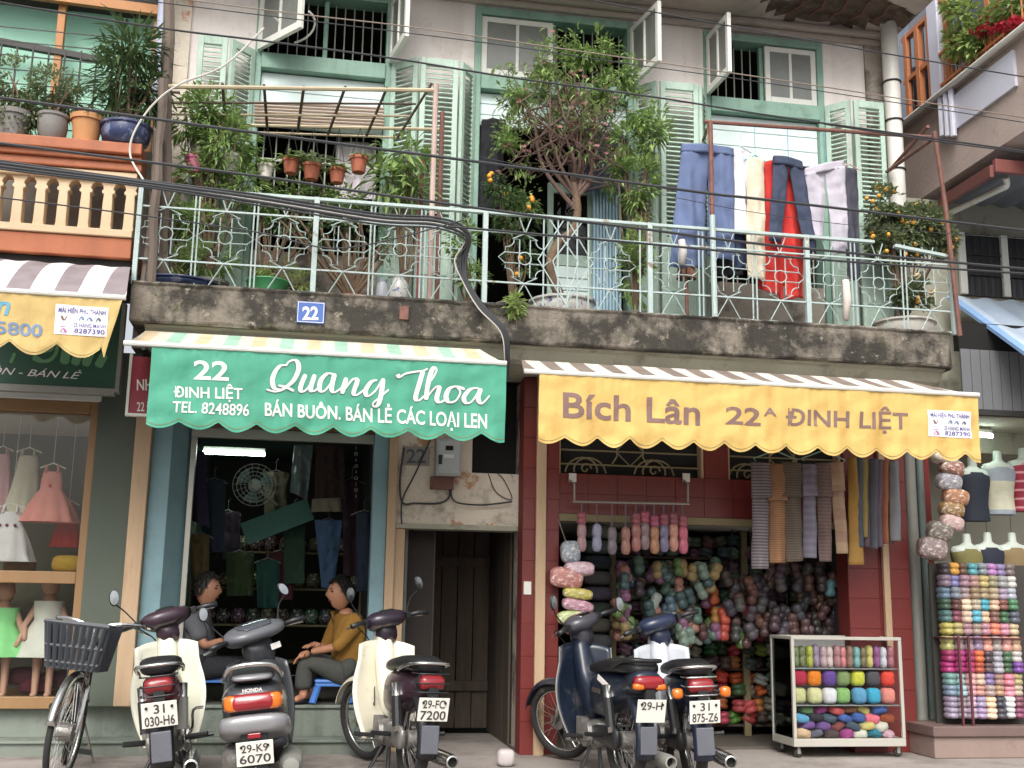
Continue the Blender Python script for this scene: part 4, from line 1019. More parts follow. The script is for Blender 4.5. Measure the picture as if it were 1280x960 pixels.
def plant(name, label, base, potspec, crowns, n, L, W, mt, trunk=None, cat='plant', bend=.5, gaps=.3, extra=None, tw=.012):
    """base = world point under the pot; crowns = list of pc() results"""
    T = thing(name, label, cat, base)
    top = V(base)
    if potspec:
        r, h, pm, kind = potspec; pot(T, base, r, h, pm, kind); top = V(base)+V((0, 0, h*.9))
    br = Geo(); tot = sum(c[1][0]*c[1][2] for c in crowns); lv = Geo()
    for c, r in crowns:
        for k in range(4):
            e = V(c)+V((RN.uniform(-.5, .5)*r[0], RN.uniform(-.5, .5)*r[1], RN.uniform(-.3, .6)*r[2]))
            m1 = top.lerp(e, .5)+V((RN.uniform(-.06, .06), RN.uniform(-.04, .04), .03))
            br.tube(curve([top, m1, e], 4), [tw*(1-.085*i) for i in range(9)], 5)
        cloud(lv, c, r, int(n*c_share(c, r, tot)), L, W, bend, gaps=gaps, seed=RN.uniform(0, 50))
    obj('stems', br, trunk or m_bark, T)
    obj('foliage', lv, mt, T, kind='stuff')
    if extra: extra(T, crowns)
    return T
def c_share(c, r, tot): return r[0]*r[2]/tot
def fruits(n, rad_, color, name='fruit'):
    def f(T, crowns):
        src = None; m_ = mat('fruit_'+color, color, .4, .1, 9, .02)
        for k in range(n):
            c, r = RN.choice(crowns); d = V((RN.gauss(0, 1), -abs(RN.gauss(0, 1)), RN.gauss(0, 1))).normalized()
            p = V((c[0]+d.x*r[0]*.95, c[1]+d.y*r[1]*.9, c[2]+d.z*r[2]*.9)); M = Matrix.Translation(p)
            if src is None:
                src = obj(name, Geo().ball((0, 0, 0), rad_, 8, 6).xf(M), m_, T, smooth=True)
                src.data.transform((MW[T].inverted() @ M).inverted()); src.matrix_local = MW[T].inverted() @ M; MW[src] = M
            else: inst(src, T, M)
    return f
ZB_ = 3.35
YPp = -.45
def gx(x, y, Y): return (P(x, y, Y).x, Y, ZB_+.002)
# --- the big peach tree in bloom
b = gx(703, 350, -.45); TT = thing('peach_tree', 'tall flowering peach tree in a blue and white pot on the balcony', 'tree', b)
pot(TT, b, .265, .17, m_potbw, 'bowl', 24)
trk = [P(700, 372, -.45), P(688, 335, -.45), P(697, 305, -.42), P(716, 288, -.45), P(722, 262, -.45), P(718, 235, -.45), P(716, 222, -.45)]
obj('trunk', Geo().tube(curve(trk, 5), [.044-.0006*i for i in range(31)], 9), m_bark, TT, smooth=True)
br = Geo(); lv = Geo(); fl = []
hub = P(717, 228, -.45)
limbs = []
for k in range(11):
    a = 2*pi*k/11+RN.uniform(-.3, .3); q = RN.uniform(.35, .75); st_ = P(717, RN.uniform(222, 262), -.45)
    e = P(710+88*q*math.cos(a), RN.uniform(120, 190), -.45+.36*q*math.sin(a))
    pts = curve([st_, st_.lerp(e, .45)+V((RN.uniform(-.06, .06), RN.uniform(-.05, .05), -.05)), st_.lerp(e, .75)+V((RN.uniform(-.05, .05), 0, .02)), e], 4)
    br.tube(pts, [.02*(1-i/16) for i in range(13)], 6); limbs.append(pts)
for k in range(120):
    p0 = RN.choice(limbs)[RN.randint(3, 12)]; a = RN.uniform(0, 2*pi); q = math.sqrt(RN.random())
    e = P(708+105*q*math.cos(a), RN.uniform(48, 170) if q < .75 else RN.uniform(95, 250), -.45+.42*q*math.sin(a))
    if (e-p0).length > .75: e = p0+(e-p0)*.75/(e-p0).length
    m1 = p0.lerp(e, .4)+V((RN.uniform(-.05, .05), RN.uniform(-.05, .05), -.01)); m2 = p0.lerp(e, .7)+V((RN.uniform(-.04, .04), RN.uniform(-.04, .04), .03))
    pts = curve([p0, m1, m2, e], 4); br.tube(pts, [max(.0022, .008*(1-i/13)) for i in range(13)], 4)
    for j in range(3):
        p0 = pts[RN.randint(4, 12)]; e2 = p0+V((RN.uniform(-.12, .12), RN.uniform(-.1, .1), RN.uniform(.0, .16))); br.tube([p0, (p0+e2)/2+V((0, 0, .01)), e2], [.0035, .0028, .0016], 4)
        fl.append(e2)
        if e2.z > P(700, 175, -.45).z or RN.random() < .4:
            for q_ in range(RN.randint(3, 7)): leaf(lv, e2+V((RN.uniform(-.05, .05), RN.uniform(-.05, .05), RN.uniform(-.05, .05))), V((RN.uniform(-1, 1), RN.uniform(-1, 1), RN.uniform(-.6, .6))), RN.uniform(.04, .09), .019, .8)
for (x, y, rx, ry, n) in ((735, 66, 52, 34, 330), (678, 80, 46, 32, 190), (775, 96, 42, 28, 180), (735, 108, 84, 22, 150), (650, 122, 34, 30, 150), (636, 180, 24, 55, 190), (796, 150, 26, 36, 140), (660, 250, 30, 40, 90), (770, 215, 26, 40, 110)):
    c, r = pc(x, y, -.45, rx, ry, .25); cloud(lv, c, r, n, .06, .018, .5, .25, .0, .5, x)
obj('branches', br, m_barkr, TT); obj('foliage', lv, m_leaf, TT, kind='stuff')
fg = Geo()
for p in RN.sample(fl, 95):
    for k in range(5):
        leaf(fg, p, V((math.cos(k*1.257), math.sin(k*1.257), .5)), .03, .024, 0)
obj('blossoms', fg, mat('pink_petal', '#efb3ba', .6, .1, 9, 0, transl=.3, island=.2), TT, kind='stuff')
# --- other balcony plants
plant('bamboo_plant', 'tall leafy plant between the peach tree and the jeans', gx(795, 380, -.55), (.17, .07, m_potg, 'taper'), [pc(795, 330, -.55, 22, 55), pc(800, 230, -.5, 22, 50), pc(818, 165, -.5, 22, 40), pc(780, 180, -.45, 18, 30)], 620, .085, .022, m_leaf)
plant('kumquat_shrub', 'small kumquat shrub left of the peach tree', gx(640, 360, -.45), (.14, .12, m_potg, 'bowl'), [pc(645, 270, -.45, 32, 35), pc(650, 325, -.45, 24, 22), pc(620, 235, -.45, 18, 22)], 520, .05, .022, m_leafd, extra=fruits(9, .022, '#e59a32'))
plant('kumquat_tree', 'bushy kumquat tree with orange fruit at the right end of the railing', gx(1128, 380, -.5), (.26, .16, m_potw, 'bowl'), [pc(1102, 262, -.5, 28, 36), pc(1150, 285, -.5, 42, 36), pc(1118, 305, -.5, 40, 30), pc(1178, 300, -.5, 20, 26), pc(1140, 365, -.55, 30, 26)], 3000, .05, .024, m_leafg, extra=fruits(46, .02, '#dfa040'))
plant('leafy_shrub', 'lush green shrub growing up through the bamboo trellis', gx(262, 330, -.5), (.15, .14, m_potg, 'taper'), [pc(262, 140, -.5, 34, 34), pc(285, 175, -.5, 36, 38), pc(250, 215, -.45, 26, 36), pc(305, 230, -.45, 26, 26), pc(235, 150, -.45, 22, 30)], 1150, .08, .02, m_leaf)
plant('trailing_plant', 'trailing green plant at the left end of the railing', gx(225, 355, -.6), (.3, .07, m_potb, 'bowl'), [pc(262, 322, -.62, 34, 20), pc(215, 330, -.6, 26, 18), pc(245, 275, -.5, 28, 26), pc(215, 270, -.5, 18, 30)], 560, .09, .014, m_leaf)
plant('trailing_plant', 'low tuft of grass like leaves behind the railing beside the green basin', gx(372, 365, -.6), (.1, .05, m_potg, 'taper'), [pc(372, 355, -.6, 24, 12), pc(345, 340, -.55, 20, 16)], 160, .09, .012, m_leafl)
plant('bonsai', 'gnarled brown bonsai with sparse leaves behind the left railing', gx(440, 355, -.45), (.16, .09, m_terra, 'bowl'), [pc(410, 290, -.45, 30, 26), pc(445, 275, -.45, 34, 28), pc(355, 275, -.4, 30, 26), pc(480, 310, -.45, 18, 22)], 420, .05, .016, m_leafd, tw=.024)
plant('leafy_shrub', 'green shrub with narrow leaves under the hanging flowerpots', gx(330, 340, -.4), (.12, .1, m_potg, 'taper'), [pc(330, 250, -.4, 26, 20), pc(365, 240, -.4, 30, 16), pc(420, 245, -.4, 34, 16)], 420, .06, .02, m_leaf)
T = plant('dracaena', 'dracaena with broad strap leaves against the green shutter', gx(505, 360, -.35), (.1, .12, m_potg, 'taper'), [pc(505, 190, -.35, 30, 18), pc(485, 225, -.35, 22, 24), pc(515, 230, -.35, 20, 22)], 95, .2, .035, m_leaf, bend=.7, gaps=0)
plant('leafy_shrub', 'light green sprig of leaves beside the cable bundle', gx(585, 365, -.5), (.1, .08, m_potg, 'bowl'), [pc(578, 300, -.5, 22, 26), pc(590, 345, -.5, 20, 16)], 190, .06, .018, m_leaf)
c = P(642, 388, -.87); g = Geo(); cloud(g, c+V((0, -.05, .03)), (.07, .06, .1), 110, .05, .018, .4)
obj('weed_tuft', g, m_leafl, label='small fern growing out of the concrete balcony edge', cat='fern')
# neighbours' plants, left
zL = P(80, 178, -.8).z+.006
def lpos(x, Y=-.78): return (P(x, 175, Y).x, Y, zL)
plant('jasmine_shrub', 'large fine leaved shrub at the left edge on the orange cornice', lpos(15), (.12, .2, m_potg, 'taper'), [pc(18, 110, -.72, 26, 45), pc(40, 140, -.72, 28, 42), pc(10, 160, -.75, 24, 26)], 900, .05, .018, m_leafg)
plant('bonsai', 'small leaved bonsai in a grey stone pot on the orange cornice', lpos(64), (.11, .2, m_potg, 'bowl'), [pc(70, 110, -.72, 34, 30), pc(88, 125, -.7, 22, 26), pc(55, 140, -.72, 20, 20)], 620, .04, .016, m_leafg)
plant('potted_plant', 'tan clay pot with a few leaves on the orange cornice', lpos(107), (.12, .21, mat('tan_clay', '#c08a5c', .8, .1, 6, .2), 'taper'), [pc(112, 140, -.7, 14, 14)], 40, .06, .015, m_leaf)
plant('lady_palm', 'dark lady palm in a big blue glazed pot on the orange cornice', lpos(157), (.185, .16, m_potb, 'bowl'), [pc(165, 60, -.7, 34, 32), pc(150, 95, -.7, 30, 40), pc(185, 110, -.65, 20, 40), pc(140, 140, -.7, 20, 24)], 420, .17, .02, m_leafd, bend=.6, gaps=0)
# hanging flowerpots
for (x, y, r, mt, nm, L) in ((363, 207, 11, m_terra, 'terracotta flowerpot hanging leftmost under the bamboo trellis', .16), (389, 214, 12, m_terra, 'tall perforated terracotta flowerpot hanging beside the spiky orchid', .3), (421, 219, 11, m_terra, 'terracotta bowl hanging between the orchid and the rightmost flowerpot', .12), (448, 205, 12, m_terra, 'terracotta flowerpot hanging rightmost in front of the bright cloth', .1), (331, 214, 11, m_potw, 'white flowerpot hanging at the left of the terracotta ones', .12), (242, 205, 12, mat('pink_plastic', '#c7688c', .45, .06, 6, .02), 'pink plastic flowerpot by the wooden posts', .12), (290, 204, 13, m_potw, 'white flowerpot hanging among the green shrub leaves', .12)):
    Yh = -.5; c = P(x, y+r*.9, Yh); s = (Yh+9)/FPX
    T = thing('hanging_flowerpot', nm, 'flowerpot', c, 'hanging flowerpots')
    pot(T, c, r*s, r*1.75*s, mt, 'taper', 12)
    lv = Geo(); top = c+V((0, 0, r*1.7*s))
    for k in range(64):
        a = RN.uniform(0, 2*pi); leaf(lv, top+V((RN.uniform(-.03, .03), RN.uniform(-.03, .03), -.01)), V((math.cos(a)*.8, math.sin(a)*.8, RN.uniform(.3, 1.4))), L*1.5*RN.uniform(.5, 1), .026, .9)
    obj('foliage', lv, m_leafg if L > .2 else m_leaf, T, kind='stuff')
    zh = P(x, 160, Yh).z
    for s_ in (-1, 1): obj('wire', Geo().tube([c+V((s_*r*s*.9, 0, r*1.6*s)), V((c.x, Yh, zh))], .0025, 4), m_iron, T)
# basin and vases
bs = gx(335, 350, -.66)
obj('basin', Geo().lathe([(.10, 0), (.155, .11), (.165, .115), (.165, .122), (.150, .118), (.095, .012)], bs, 20), mat('green_plastic', '#5cab72', .4, .06, 5, .02), smooth=True, autosm=True, label='light green plastic basin behind the left railing', cat='basin')
obj('vase', Geo().lathe(potprof(.075, .25, 'vase'), gx(499, 355, -.62), 18), m_potbw, smooth=True, autosm=True, label='blue and white porcelain vase standing by the railing', cat='vase')
obj('vase', Geo().lathe(potprof(.05, .22, 'vase'), gx(478, 355, -.6), 16), mat('grey_porcelain', '#a9adb5', .35, .1, 8, .02), smooth=True, autosm=True, label='slim grey vase left of the blue and white vase', cat='vase')

bl_ = Geo()
for k in range(7): bl_.tube([P(318, 128+k*4, -.08), P(480, 136+k*4, -.08)], .012, 6)
obj('rolled_blind', bl_, mat('bamboo_blind', '#a08d7d', .8, .15, 6, .2, stretch=(.2, 1, 1)), label='rolled bamboo blind hanging in front of the left window', cat='blind')
# --- bamboo trellis and posts
m_bam = mat('bamboo', '#b9ab8f', .6, .15, 10, .1, 40, stretch=(.3, 1, 1)); m_bamd = mat('dark_stick', '#5b4d42', .8, .2, 10, .2)
TR = thing('bamboo_trellis', 'bamboo pole trellis hung with flowerpots above the left balcony', 'trellis', gx(380, 330, -.7))
Yt = -.72
for a_, b_, Y1, Y2, r_, m_ in (((205, 108), (545, 113), Yt, Yt, .017, m_bam), ((205, 128), (520, 130), -.55, -.6, .009, m_bamd), ((205, 143), (510, 145), -.5, -.5, .009, m_bam), ((230, 155), (555, 162), -.3, -.35, .014, m_bam), ((300, 165), (500, 172), -.25, -.25, .01, m_bam)):
    obj('pole', Geo().tube([P(*a_, Y1), P(*b_, Y2)], r_, 7), m_, TR)
for xt, yt, xb_, yb_ in ((278, 108, 282, 160), (330, 110, 334, 160), (380, 112, 372, 165), (432, 112, 410, 168), (484, 113, 458, 170), (540, 108, 497, 172)):
    obj('stick', Geo().tube([P(xt, yt-4, Yt-.01), P(xb_, yb_, -.3)], .012, 6), m_bamd, TR)
for xt, yt, Y1, r_, m_ in ((545, 105, Yt, .022, mat('pinkish_post', '#b8a198', .7, .15, 6, .2)), (553, 140, -.5, .02, m_rust), (528, 200, -.3, .014, mat('red_pole', '#8a3d38', .5, .1, 6, .1))):
    a_ = P(xt, yt, Y1); obj('post', Geo().tube([(a_.x, Y1, ZB_), a_], r_, 8), m_, TR)
WP = thing('wooden_posts', 'weathered wooden posts bound together at the left end of the balcony', 'post', gx(198, 330, -.78))
m_oldw = mat('old_wood', '#6e6259', .9, .2, 8, .4, 40, stretch=(1, 1, .1), stains=(('#3b332d', 6, .52, .65, .7),))
for xb_, xt, yt, w_, Y1 in ((190, 205, 100, .07, -.86), (205, 212, -10, .09, -.70), (213, 208, 20, .07, -.62), (183, 198, 165, .05, -.80)):
    a_, b2 = P(xb_, 330, Y1), P(xt, yt, Y1); a_.z = ZB_
    gg = Geo().tube([a_.lerp(b2, k/6)+V((RN.uniform(-.012, .012), RN.uniform(-.01, .01), 0)) for k in range(7)], [w_*RN.uniform(.42, .55) for k in range(7)], 7)
    obj('post', gg, m_oldw, WP)
for yt in (112, 125):
    obj('cross_stick', Geo().tube([P(165, yt, -.7), P(225, yt+4, -.7)], .01, 6), m_bamd, WP)

# --- washing
def cmat(n, c, rough=.85): return mat(n, c, rough, .10, 5, .15, 150, transl=.1)
def fold(x, z, s, a): return a*(math.sin(x*34+s+2*noise.noise(V((x*3, z*3, s))))+.7*math.sin(x*61+s*2+z*5))*.5
def quad_cloth(name, quad, Y, mt, parent, s=0, a=.022, nu=30, nv=40, thick=.004, wave=0.0):
    A, B_, C_, D_ = [P(*q, Y) for q in quad]
    def f(u, v):
        p = (A*(1-u)+B_*u)*(1-v)+(D_*(1-u)+C_*u)*v
        p.y = Y+fold(p.x, p.z, s, a*(.4+v)) - .03*math.sin(pi*u)+a*.9*noise.noise(V((p.x*9, p.z*6, s)))+a*.5*noise.noise(V((p.x*22, p.z*17, s+3)))
        p.z += wave*math.sin(u*17+s)*v
        return p
    return obj(name, Geo().sheet(f, nu, nv, (0, thick, 0)), mt, parent, smooth=True)
def hanger(T, x, y, ybar, Y, c='#8fb7c9', w_=16):
    m_ = mat('hanger_'+c, c, .4, .05, 5, 0); a_ = P(x, y, Y); s = (Y+9)/FPX*w_; zb_ = P(x, ybar, Y).z
    obj('hanger', Geo().tube([a_+V((-s, 0, -.03)), a_+V((0, 0, .02)), a_+V((s, 0, -.03))], .006, 5).tube([a_+V((0, 0, .02)), V((a_.x, Y, zb_)), V((a_.x+.02, Y, zb_+.02))], .003, 4), m_, T)
YL = -.74
def jeans(label, waist, crotch, legL, legR, mt, s, Y=YL, hang=None):
    """legs as quads; waist band on top"""
    T = thing('trousers', label, 'trousers', P(*waist[0], Y), 'washing on the balcony')
    (x0, y0), (x1, y1) = waist; cx, cy = crotch; mx_ = (x0+x1)/2; my = (y0+y1)/2
    quad_cloth('leg', ((x0, y0+4), (mx_, my+4), legL[1], legL[0]), Y, mt, T, s, .02, 16, 34)
    quad_cloth('leg', ((mx_, my+4), (x1, y1+4), legR[1], legR[0]), Y-.006, mt, T, s+1, .02, 16, 34)
    quad_cloth('waistband', ((x0+1, y0-4), (x1-1, y1-4), (x1, y1+6), (x0, y0+6)), Y-.014, mt, T, s+2, .008, 16, 4, .03)
    if hang: hanger(T, mx_, my-2, hang[0], Y, hang[1])
    return T
jeans('wide blue jeans hanging leftmost on the washing line', ((852, 183), (918, 189)), (884, 230), ((836, 334), (880, 336)), ((884, 320), (918, 328)), cmat('denim', '#66759a'), 1, hang=(152, '#c9a872'))
T = thing('trousers', 'dark trousers hanging behind the blue jeans', 'trousers', P(900, 345, YL+.12), 'washing on the balcony')
quad_cloth('leg', ((882, 200), (905, 202), (928, 345), (892, 346)), YL+.12, cmat('black_cloth', '#23252c'), T, 3)
quad_cloth('leg', ((905, 202), (922, 204), (936, 335), (912, 340)), YL+.13, cmat('navy_denim', '#3c4a66'), T, 4)
def hung(label, quad, mt, s, name='garment', cat='clothes', hang=None, Y=YL, a=.022, sleeves=()):
    T = thing(name, label, cat, P(*quad[3], Y), 'washing on the balcony' if Y < -.5 else None)
    quad_cloth('body', quad, Y, mt, T, s, a)
    for sq in sleeves: quad_cloth('sleeve', sq, Y-.02, mt, T, s+5, a*.6, 10, 16)
    if hang: hanger(T, *hang[:2], hang[2], Y, hang[3])
    return T
hung('bright white shirt hanging beside the blue jeans', ((917, 184), (936, 192), (940, 296), (908, 290)), cmat('white_cotton', '#e9e7ea'), 5, 'shirt', 'shirt', (926, 186, 154, '#cfd6d8'), YL+.05, sleeves=(((928, 192), (938, 194), (944, 250), (934, 250)),))
hung('cream coloured trousers hanging between the white and red clothes', ((934, 196), (955, 200), (957, 352), (934, 346)), cmat('cream_cotton', '#e0d2ba'), 6, 'trousers', 'trousers', (944, 197, 156, '#6fb7c0'))
hung('peach coloured cloth hanging left of the red trousers', ((950, 204), (962, 206), (962, 366), (946, 360)), cmat('peach_cotton', '#d3b394'), 7, 'cloth', 'cloth', Y=YL+.1)
T = thing('trousers', 'long bright red trousers hanging behind dark jeans', 'trousers', P(975, 375, YL+.06), 'washing on the balcony')
mr_ = cmat('red_cotton', '#c8352f')
quad_cloth('leg', ((955, 202), (981, 204), (980, 376), (948, 360)), YL+.06, mr_, T, 8); quad_cloth('leg', ((977, 204), (1003, 206), (1005, 372), (982, 376)), YL+.055, mr_, T, 9)
jeans('dark blue jeans hanging in front of the red trousers', ((967, 198), (1004, 206)), (985, 250), ((960, 302), (977, 305)), ((1005, 314), (1023, 318)), cmat('dark_denim', '#3d465c'), 10, YL-.03, (160, '#4f9ec9'))
jeans('pale grey jogging trousers hanging on a blue hanger', ((1006, 214), (1056, 204)), (1032, 260), ((1012, 298), (1030, 296)), ((1042, 320), (1060, 312)), cmat('grey_jersey', '#c0bbc6'), 11, YL-.01, (166, '#3f97d0'))
hung('dark slate garment hanging rightmost on the washing line', ((1054, 210), (1071, 214), (1076, 350), (1058, 352)), cmat('slate_cloth', '#44434f'), 12, 'garment', 'clothes', (1062, 208, 168, '#d8a7b0'))
hung('black coat hanging in the middle doorway', ((602, 150), (632, 150), (626, 262), (592, 262)), cmat('coat_black', '#1d1e24'), 13, 'coat', 'coat', Y=.02, hang=(616, 150, 140, '#8a8a88'))
hung('blue grey cloth hanging in the doorway behind the peach tree', ((735, 165), (780, 168), (776, 238), (728, 240)), cmat('slate_blue', '#5d667c'), 14, 'cloth', 'cloth', Y=-.06, hang=(757, 163, 150, '#8a8a88'))
hung('white cloth hung behind the left window bars', ((420, 178), (470, 180), (470, 250), (418, 248)), cmat('pinkish_white', '#ded5dc'), 15, 'cloth', 'cloth', Y=.2)
for x, y0, y1, c, nm in ((1057, 350, 400, '#d8cdc4', 'beige sock drying on the railing'), (852, 300, 330, '#c4c0bc', 'pale rag tied to the railing by the jeans')):
    obj('drying_cloth', Geo().tube([P(x, y0, -.88), P(x+2, (y0+y1)/2, -.885), P(x, y1, -.88)], [.028, .034, .026], 8), cmat('sock'+c, c), smooth=True, label=nm, cat='cloth')
MP = thing('mop', 'brown rag mop standing head up behind the railing', 'mop', gx(860, 380, -.7))
hd = P(858, 340, -.7); g = Geo()
for k in range(60):
    a_ = RN.uniform(0, 2*pi); g.tube([hd+V((0, 0, .05)), hd+V((.06*math.cos(a_), .06*math.sin(a_), .05+RN.uniform(-.02, .03))), hd+V((.075*math.cos(a_), .07*math.sin(a_), -.06))], .007, 4)
obj('strands', g, mat('mop_brown', '#7d5a48', .95, .2, 20, .3), MP, kind='stuff'); obj('handle', Geo().tube([(hd.x, hd.y, ZB_), hd+V((0, 0, .05))], .016, 8), m_rust, MP)
CP = thing('washing_pole', 'rusty steel pole frame carrying the washing over the railing', 'pole', gx(890, 380, -.89))
a_ = P(888, 152, -.89); obj('upright', Geo().tube([(a_.x, -.89, ZB_), a_], .02, 8), m_rust, CP)
obj('upright', Geo().tube([(P(892, 350, -.90).x, -.915, ZB_), (P(890, 290, -.90).x, -.915, P(890, 270, -.9).z)], .023, 8), m_rail, CP)
b2 = P(1168, 172, -.89); obj('cross_bar', Geo().tube([P(880, 152, -.87), P(1170, 172, -.87)], .017, 8), m_rust, CP)
cc = V((b2.x+.06, -.89, 3.2)); obj('upright', Geo().tube([P(1168, 165, -.9), P(1182, 260, -.9), P(1200, 420, -.9)], .02, 8), m_rust, CP)
obj('brace', Geo().tube([P(1160, 158, -.86), P(1112, 213, -.2)], .016, 6), m_rust, CP); obj('brace', Geo().tube([P(1166, 174, -.86), P(1108, 215, -.25)], .016, 6), m_rust, CP)
obj('brace', Geo().tube([P(888, 152, -.88), P(879, 175, -.2)], .014, 6), m_rust, CP)

# ================================================================ cables
m_cab = mat('black_cable', '#37383b', .6, .1, 5, 0); m_cabw = mat('white_cable', '#c9c5bd', .6, .05, 5, 0); m_cabb = mat('brown_wire', '#8a7c70', .6, .1, 5, 0)
def cable(label, pts, Y, r, mt=m_cab):
    r *= .85
    w_ = [P(x, y, Y if not isinstance(Y, (list, tuple)) else Y[i]) for i, (x, y) in enumerate(pts)]
    return obj('cable', Geo().tube(curve(w_, 8), r, 6), mt, smooth=True, autosm=True, label=label, cat='cable')
YC = -1.9
cable('black cable crossing the shutter tops of all three windows', [(-120, -20), (0, 3), (200, 35), (320, 50), (485, 72), (640, 97), (822, 122), (960, 144), (1130, 168), (1400, 206)], YC, .008)
cable('thick black cable crossing behind the peach tree at mid height', [(-120, 106), (0, 122), (320, 166), (640, 208), (880, 241), (960, 250), (1280, 288), (1400, 302)], YC, .0115)
cable('black cable running just along the top rail of the railing', [(-120, 163), (0, 179), (320, 220), (440, 238), (640, 266), (810, 287), (960, 306), (1280, 336), (1400, 346)], YC, .011)
cable('black cable crossing the upper third of the railing', [(560, 283), (640, 290), (800, 304), (960, 319), (1100, 330), (1280, 342), (1400, 350)], -1.6, .010)
cable('thin dark wire sagging across the cream balusters', [(-100, 236), (0, 247), (175, 269), (320, 290), (430, 310), (580, 275)], -1.6, .006)
cable('thin brown wire crossing below the transom sashes', [(-100, -45), (320, 11), (500, 32), (640, 52), (780, 72), (960, 98), (1280, 147), (1400, 165)], YC-.1, .005, m_cabb)
cable('thin grey wire just below the brown wire at the transoms', [(-100, -34), (320, 18), (500, 40), (640, 58), (780, 79), (960, 104), (1280, 153), (1400, 172)], YC-.1, .004, m_cab)
cable('dark wire crossing the concrete eave', [(560, -40), (740, 0), (960, 41), (1160, 76), (1280, 96), (1400, 115)], YC-.1, .006)
cable('black wire running from the washing pole to the right edge', [(1030, 155), (1168, 176), (1280, 191), (1400, 207)], -1.0, .007)
cable('thin wire sagging in front of the blue jeans', [(600, 196), (840, 246), (960, 268), (1100, 285), (1300, 300)], -1.7, .003)
for k, (dy, r_, c_) in enumerate(((0, .016, m_cab), (5, .013, m_cab), (-4, .01, m_cab), (9, .009, m_cab), (3, .006, m_cabw))):
    nm = ['thickest black', 'second black', 'upper black', 'lowest thin black', 'pale grey'][k]
    o5 = k*3.4
    cable(nm+' cable of the bundle bending down the balcony edge', [(-120, 185+dy), (0, 204+dy*.8), (180, 228+dy*.6), (320, 247+dy), (470, 271+dy), (545, 276+dy), (585-o5*.2, 292+dy), (582-o5, 325), (574-o5*.4+10, 352), (598-o5*.6+8, 385), (626-o5*.5+6, 414), (632-o5*.3+3, 445), (634-o5*.2, 475)], [-1.15]*6+[-1.1, -1.02, -1.0, -1.0, -1.0, -.95, -.85], r_, c_)
cable('white cable looping down beside the wooden posts', [(330, 35), (280, 82), (225, 105), (192, 130), (168, 165), (163, 195), (180, 226)], [-.95]*6+[-1.1], .009, m_cabw)
# ================================================================ goods in and around the shops
m_yarn = mat('yarn_in_wrap', None, .5, .25, 3, .6, 9, coat=.6, strands=(5, .4, 3))
m_wool = mat('soft_wool', None, .9, .15, 3, .6, 12, strands=(6, .35, 4))
m_wrap = mat('wrapped_print', None, .35, .2, 3, .5, 5, coat=.6, stains=(('#e6dcd4', 3.2, .53, .57, .75), ('#8a3f46', 4.5, .60, .63, .7)))
BASE = {}
def base_mesh(kind):
    if kind in BASE: return BASE[kind]
    g = Geo()
    if kind == 'skein':      # two lobes tied in the middle, upright
        prof = [(.05, -1), (.45, -.97), (.78, -.86), (.93, -.62), (.95, -.35), (.84, -.1), (.76, 0), (.84, .1), (.95, .35), (.93, .62), (.78, .86), (.45, .97), (.05, 1)]
        n = 12
        for r, z in prof:
            for k in range(n):
                a = 2*pi*k/n; w_ = 1+.05*math.sin(a*6)
                cx, sx_ = math.cos(a), math.sin(a)
                g.v.append(V((math.copysign(abs(cx)**.75, cx)*r*w_, math.copysign(abs(sx_)**.75, sx_)*r*w_, z)))
        g.f = [(i*n+k, i*n+(k+1) % n, (i+1)*n+(k+1) % n, (i+1)*n+k) for i in range(len(prof)-1) for k in range(n)]+[tuple(range(n))[::-1], tuple((len(prof)-1)*n+k for k in range(n))]
    elif kind == 'ball':     # wound ball with cross grooves
        nu, nv = 16, 10
        for j in range(nv+1):
            t = pi*j/nv
            for k in range(nu):
                a = 2*pi*k/nu; d = V((math.sin(t)*math.cos(a), math.sin(t)*math.sin(a), math.cos(t)))
                q = 1-.10*math.exp(-(d.x*3.2)**2)-.10*math.exp(-(d.z*3.2)**2)
                g.v.append(V([math.copysign(abs(c)**.85, c)*q for c in d]))
        g.f = [(j*nu+k, j*nu+(k+1) % nu, (j+1)*nu+(k+1) % nu, (j+1)*nu+k) for j in range(nv) for k in range(nu)]
    elif kind == 'pillow':
        nu, nv = 18, 10
        for j in range(nv+1):
            t = pi*j/nv
            for k in range(nu):
                a = 2*pi*k/nu; d = V((math.sin(t)*math.cos(a), math.sin(t)*math.sin(a), math.cos(t)))
                q = V([math.copysign(abs(c)**.6, c) for c in d]); q *= 1-.07*abs(noise.noise(d*2.5))
                g.v.append(q)
        g.f = [(j*nu+k, j*nu+(k+1) % nu, (j+1)*nu+(k+1) % nu, (j+1)*nu+k) for j in range(nv) for k in range(nu)]
    me = bpy.data.meshes.new(kind); me.from_pydata([v[:] for v in g.v], [], g.f)
    me.polygons.foreach_set('use_smooth', [True]*len(me.polygons)); BASE[kind] = me; return me
def good(name, kind, p, s, col, label, cat, group, mt=None, rot=(0, 0, 0)):
    key = (kind, (mt or m_yarn).name)
    if key not in BASE:
        me = base_mesh(kind).copy(); me.materials.append(mt or m_yarn); BASE[key] = me
    o = bpy.data.objects.new(name, BASE[key]); COL.objects.link(o)
    o.location = p; o.scale = s; o.rotation_euler = rot; o.color = (*lin(col), 1); tag(o, label, cat, group); return o
def jit(c, a=.06):
    q = tuple(int(c[i:i+2], 16)/255 for i in (1, 3, 5)); k = 1+RN.uniform(-a, a)*2
    return '#%02x%02x%02x' % tuple(max(0, min(255, int((x*k+RN.uniform(-a, a)*.4)*255))) for x in q)
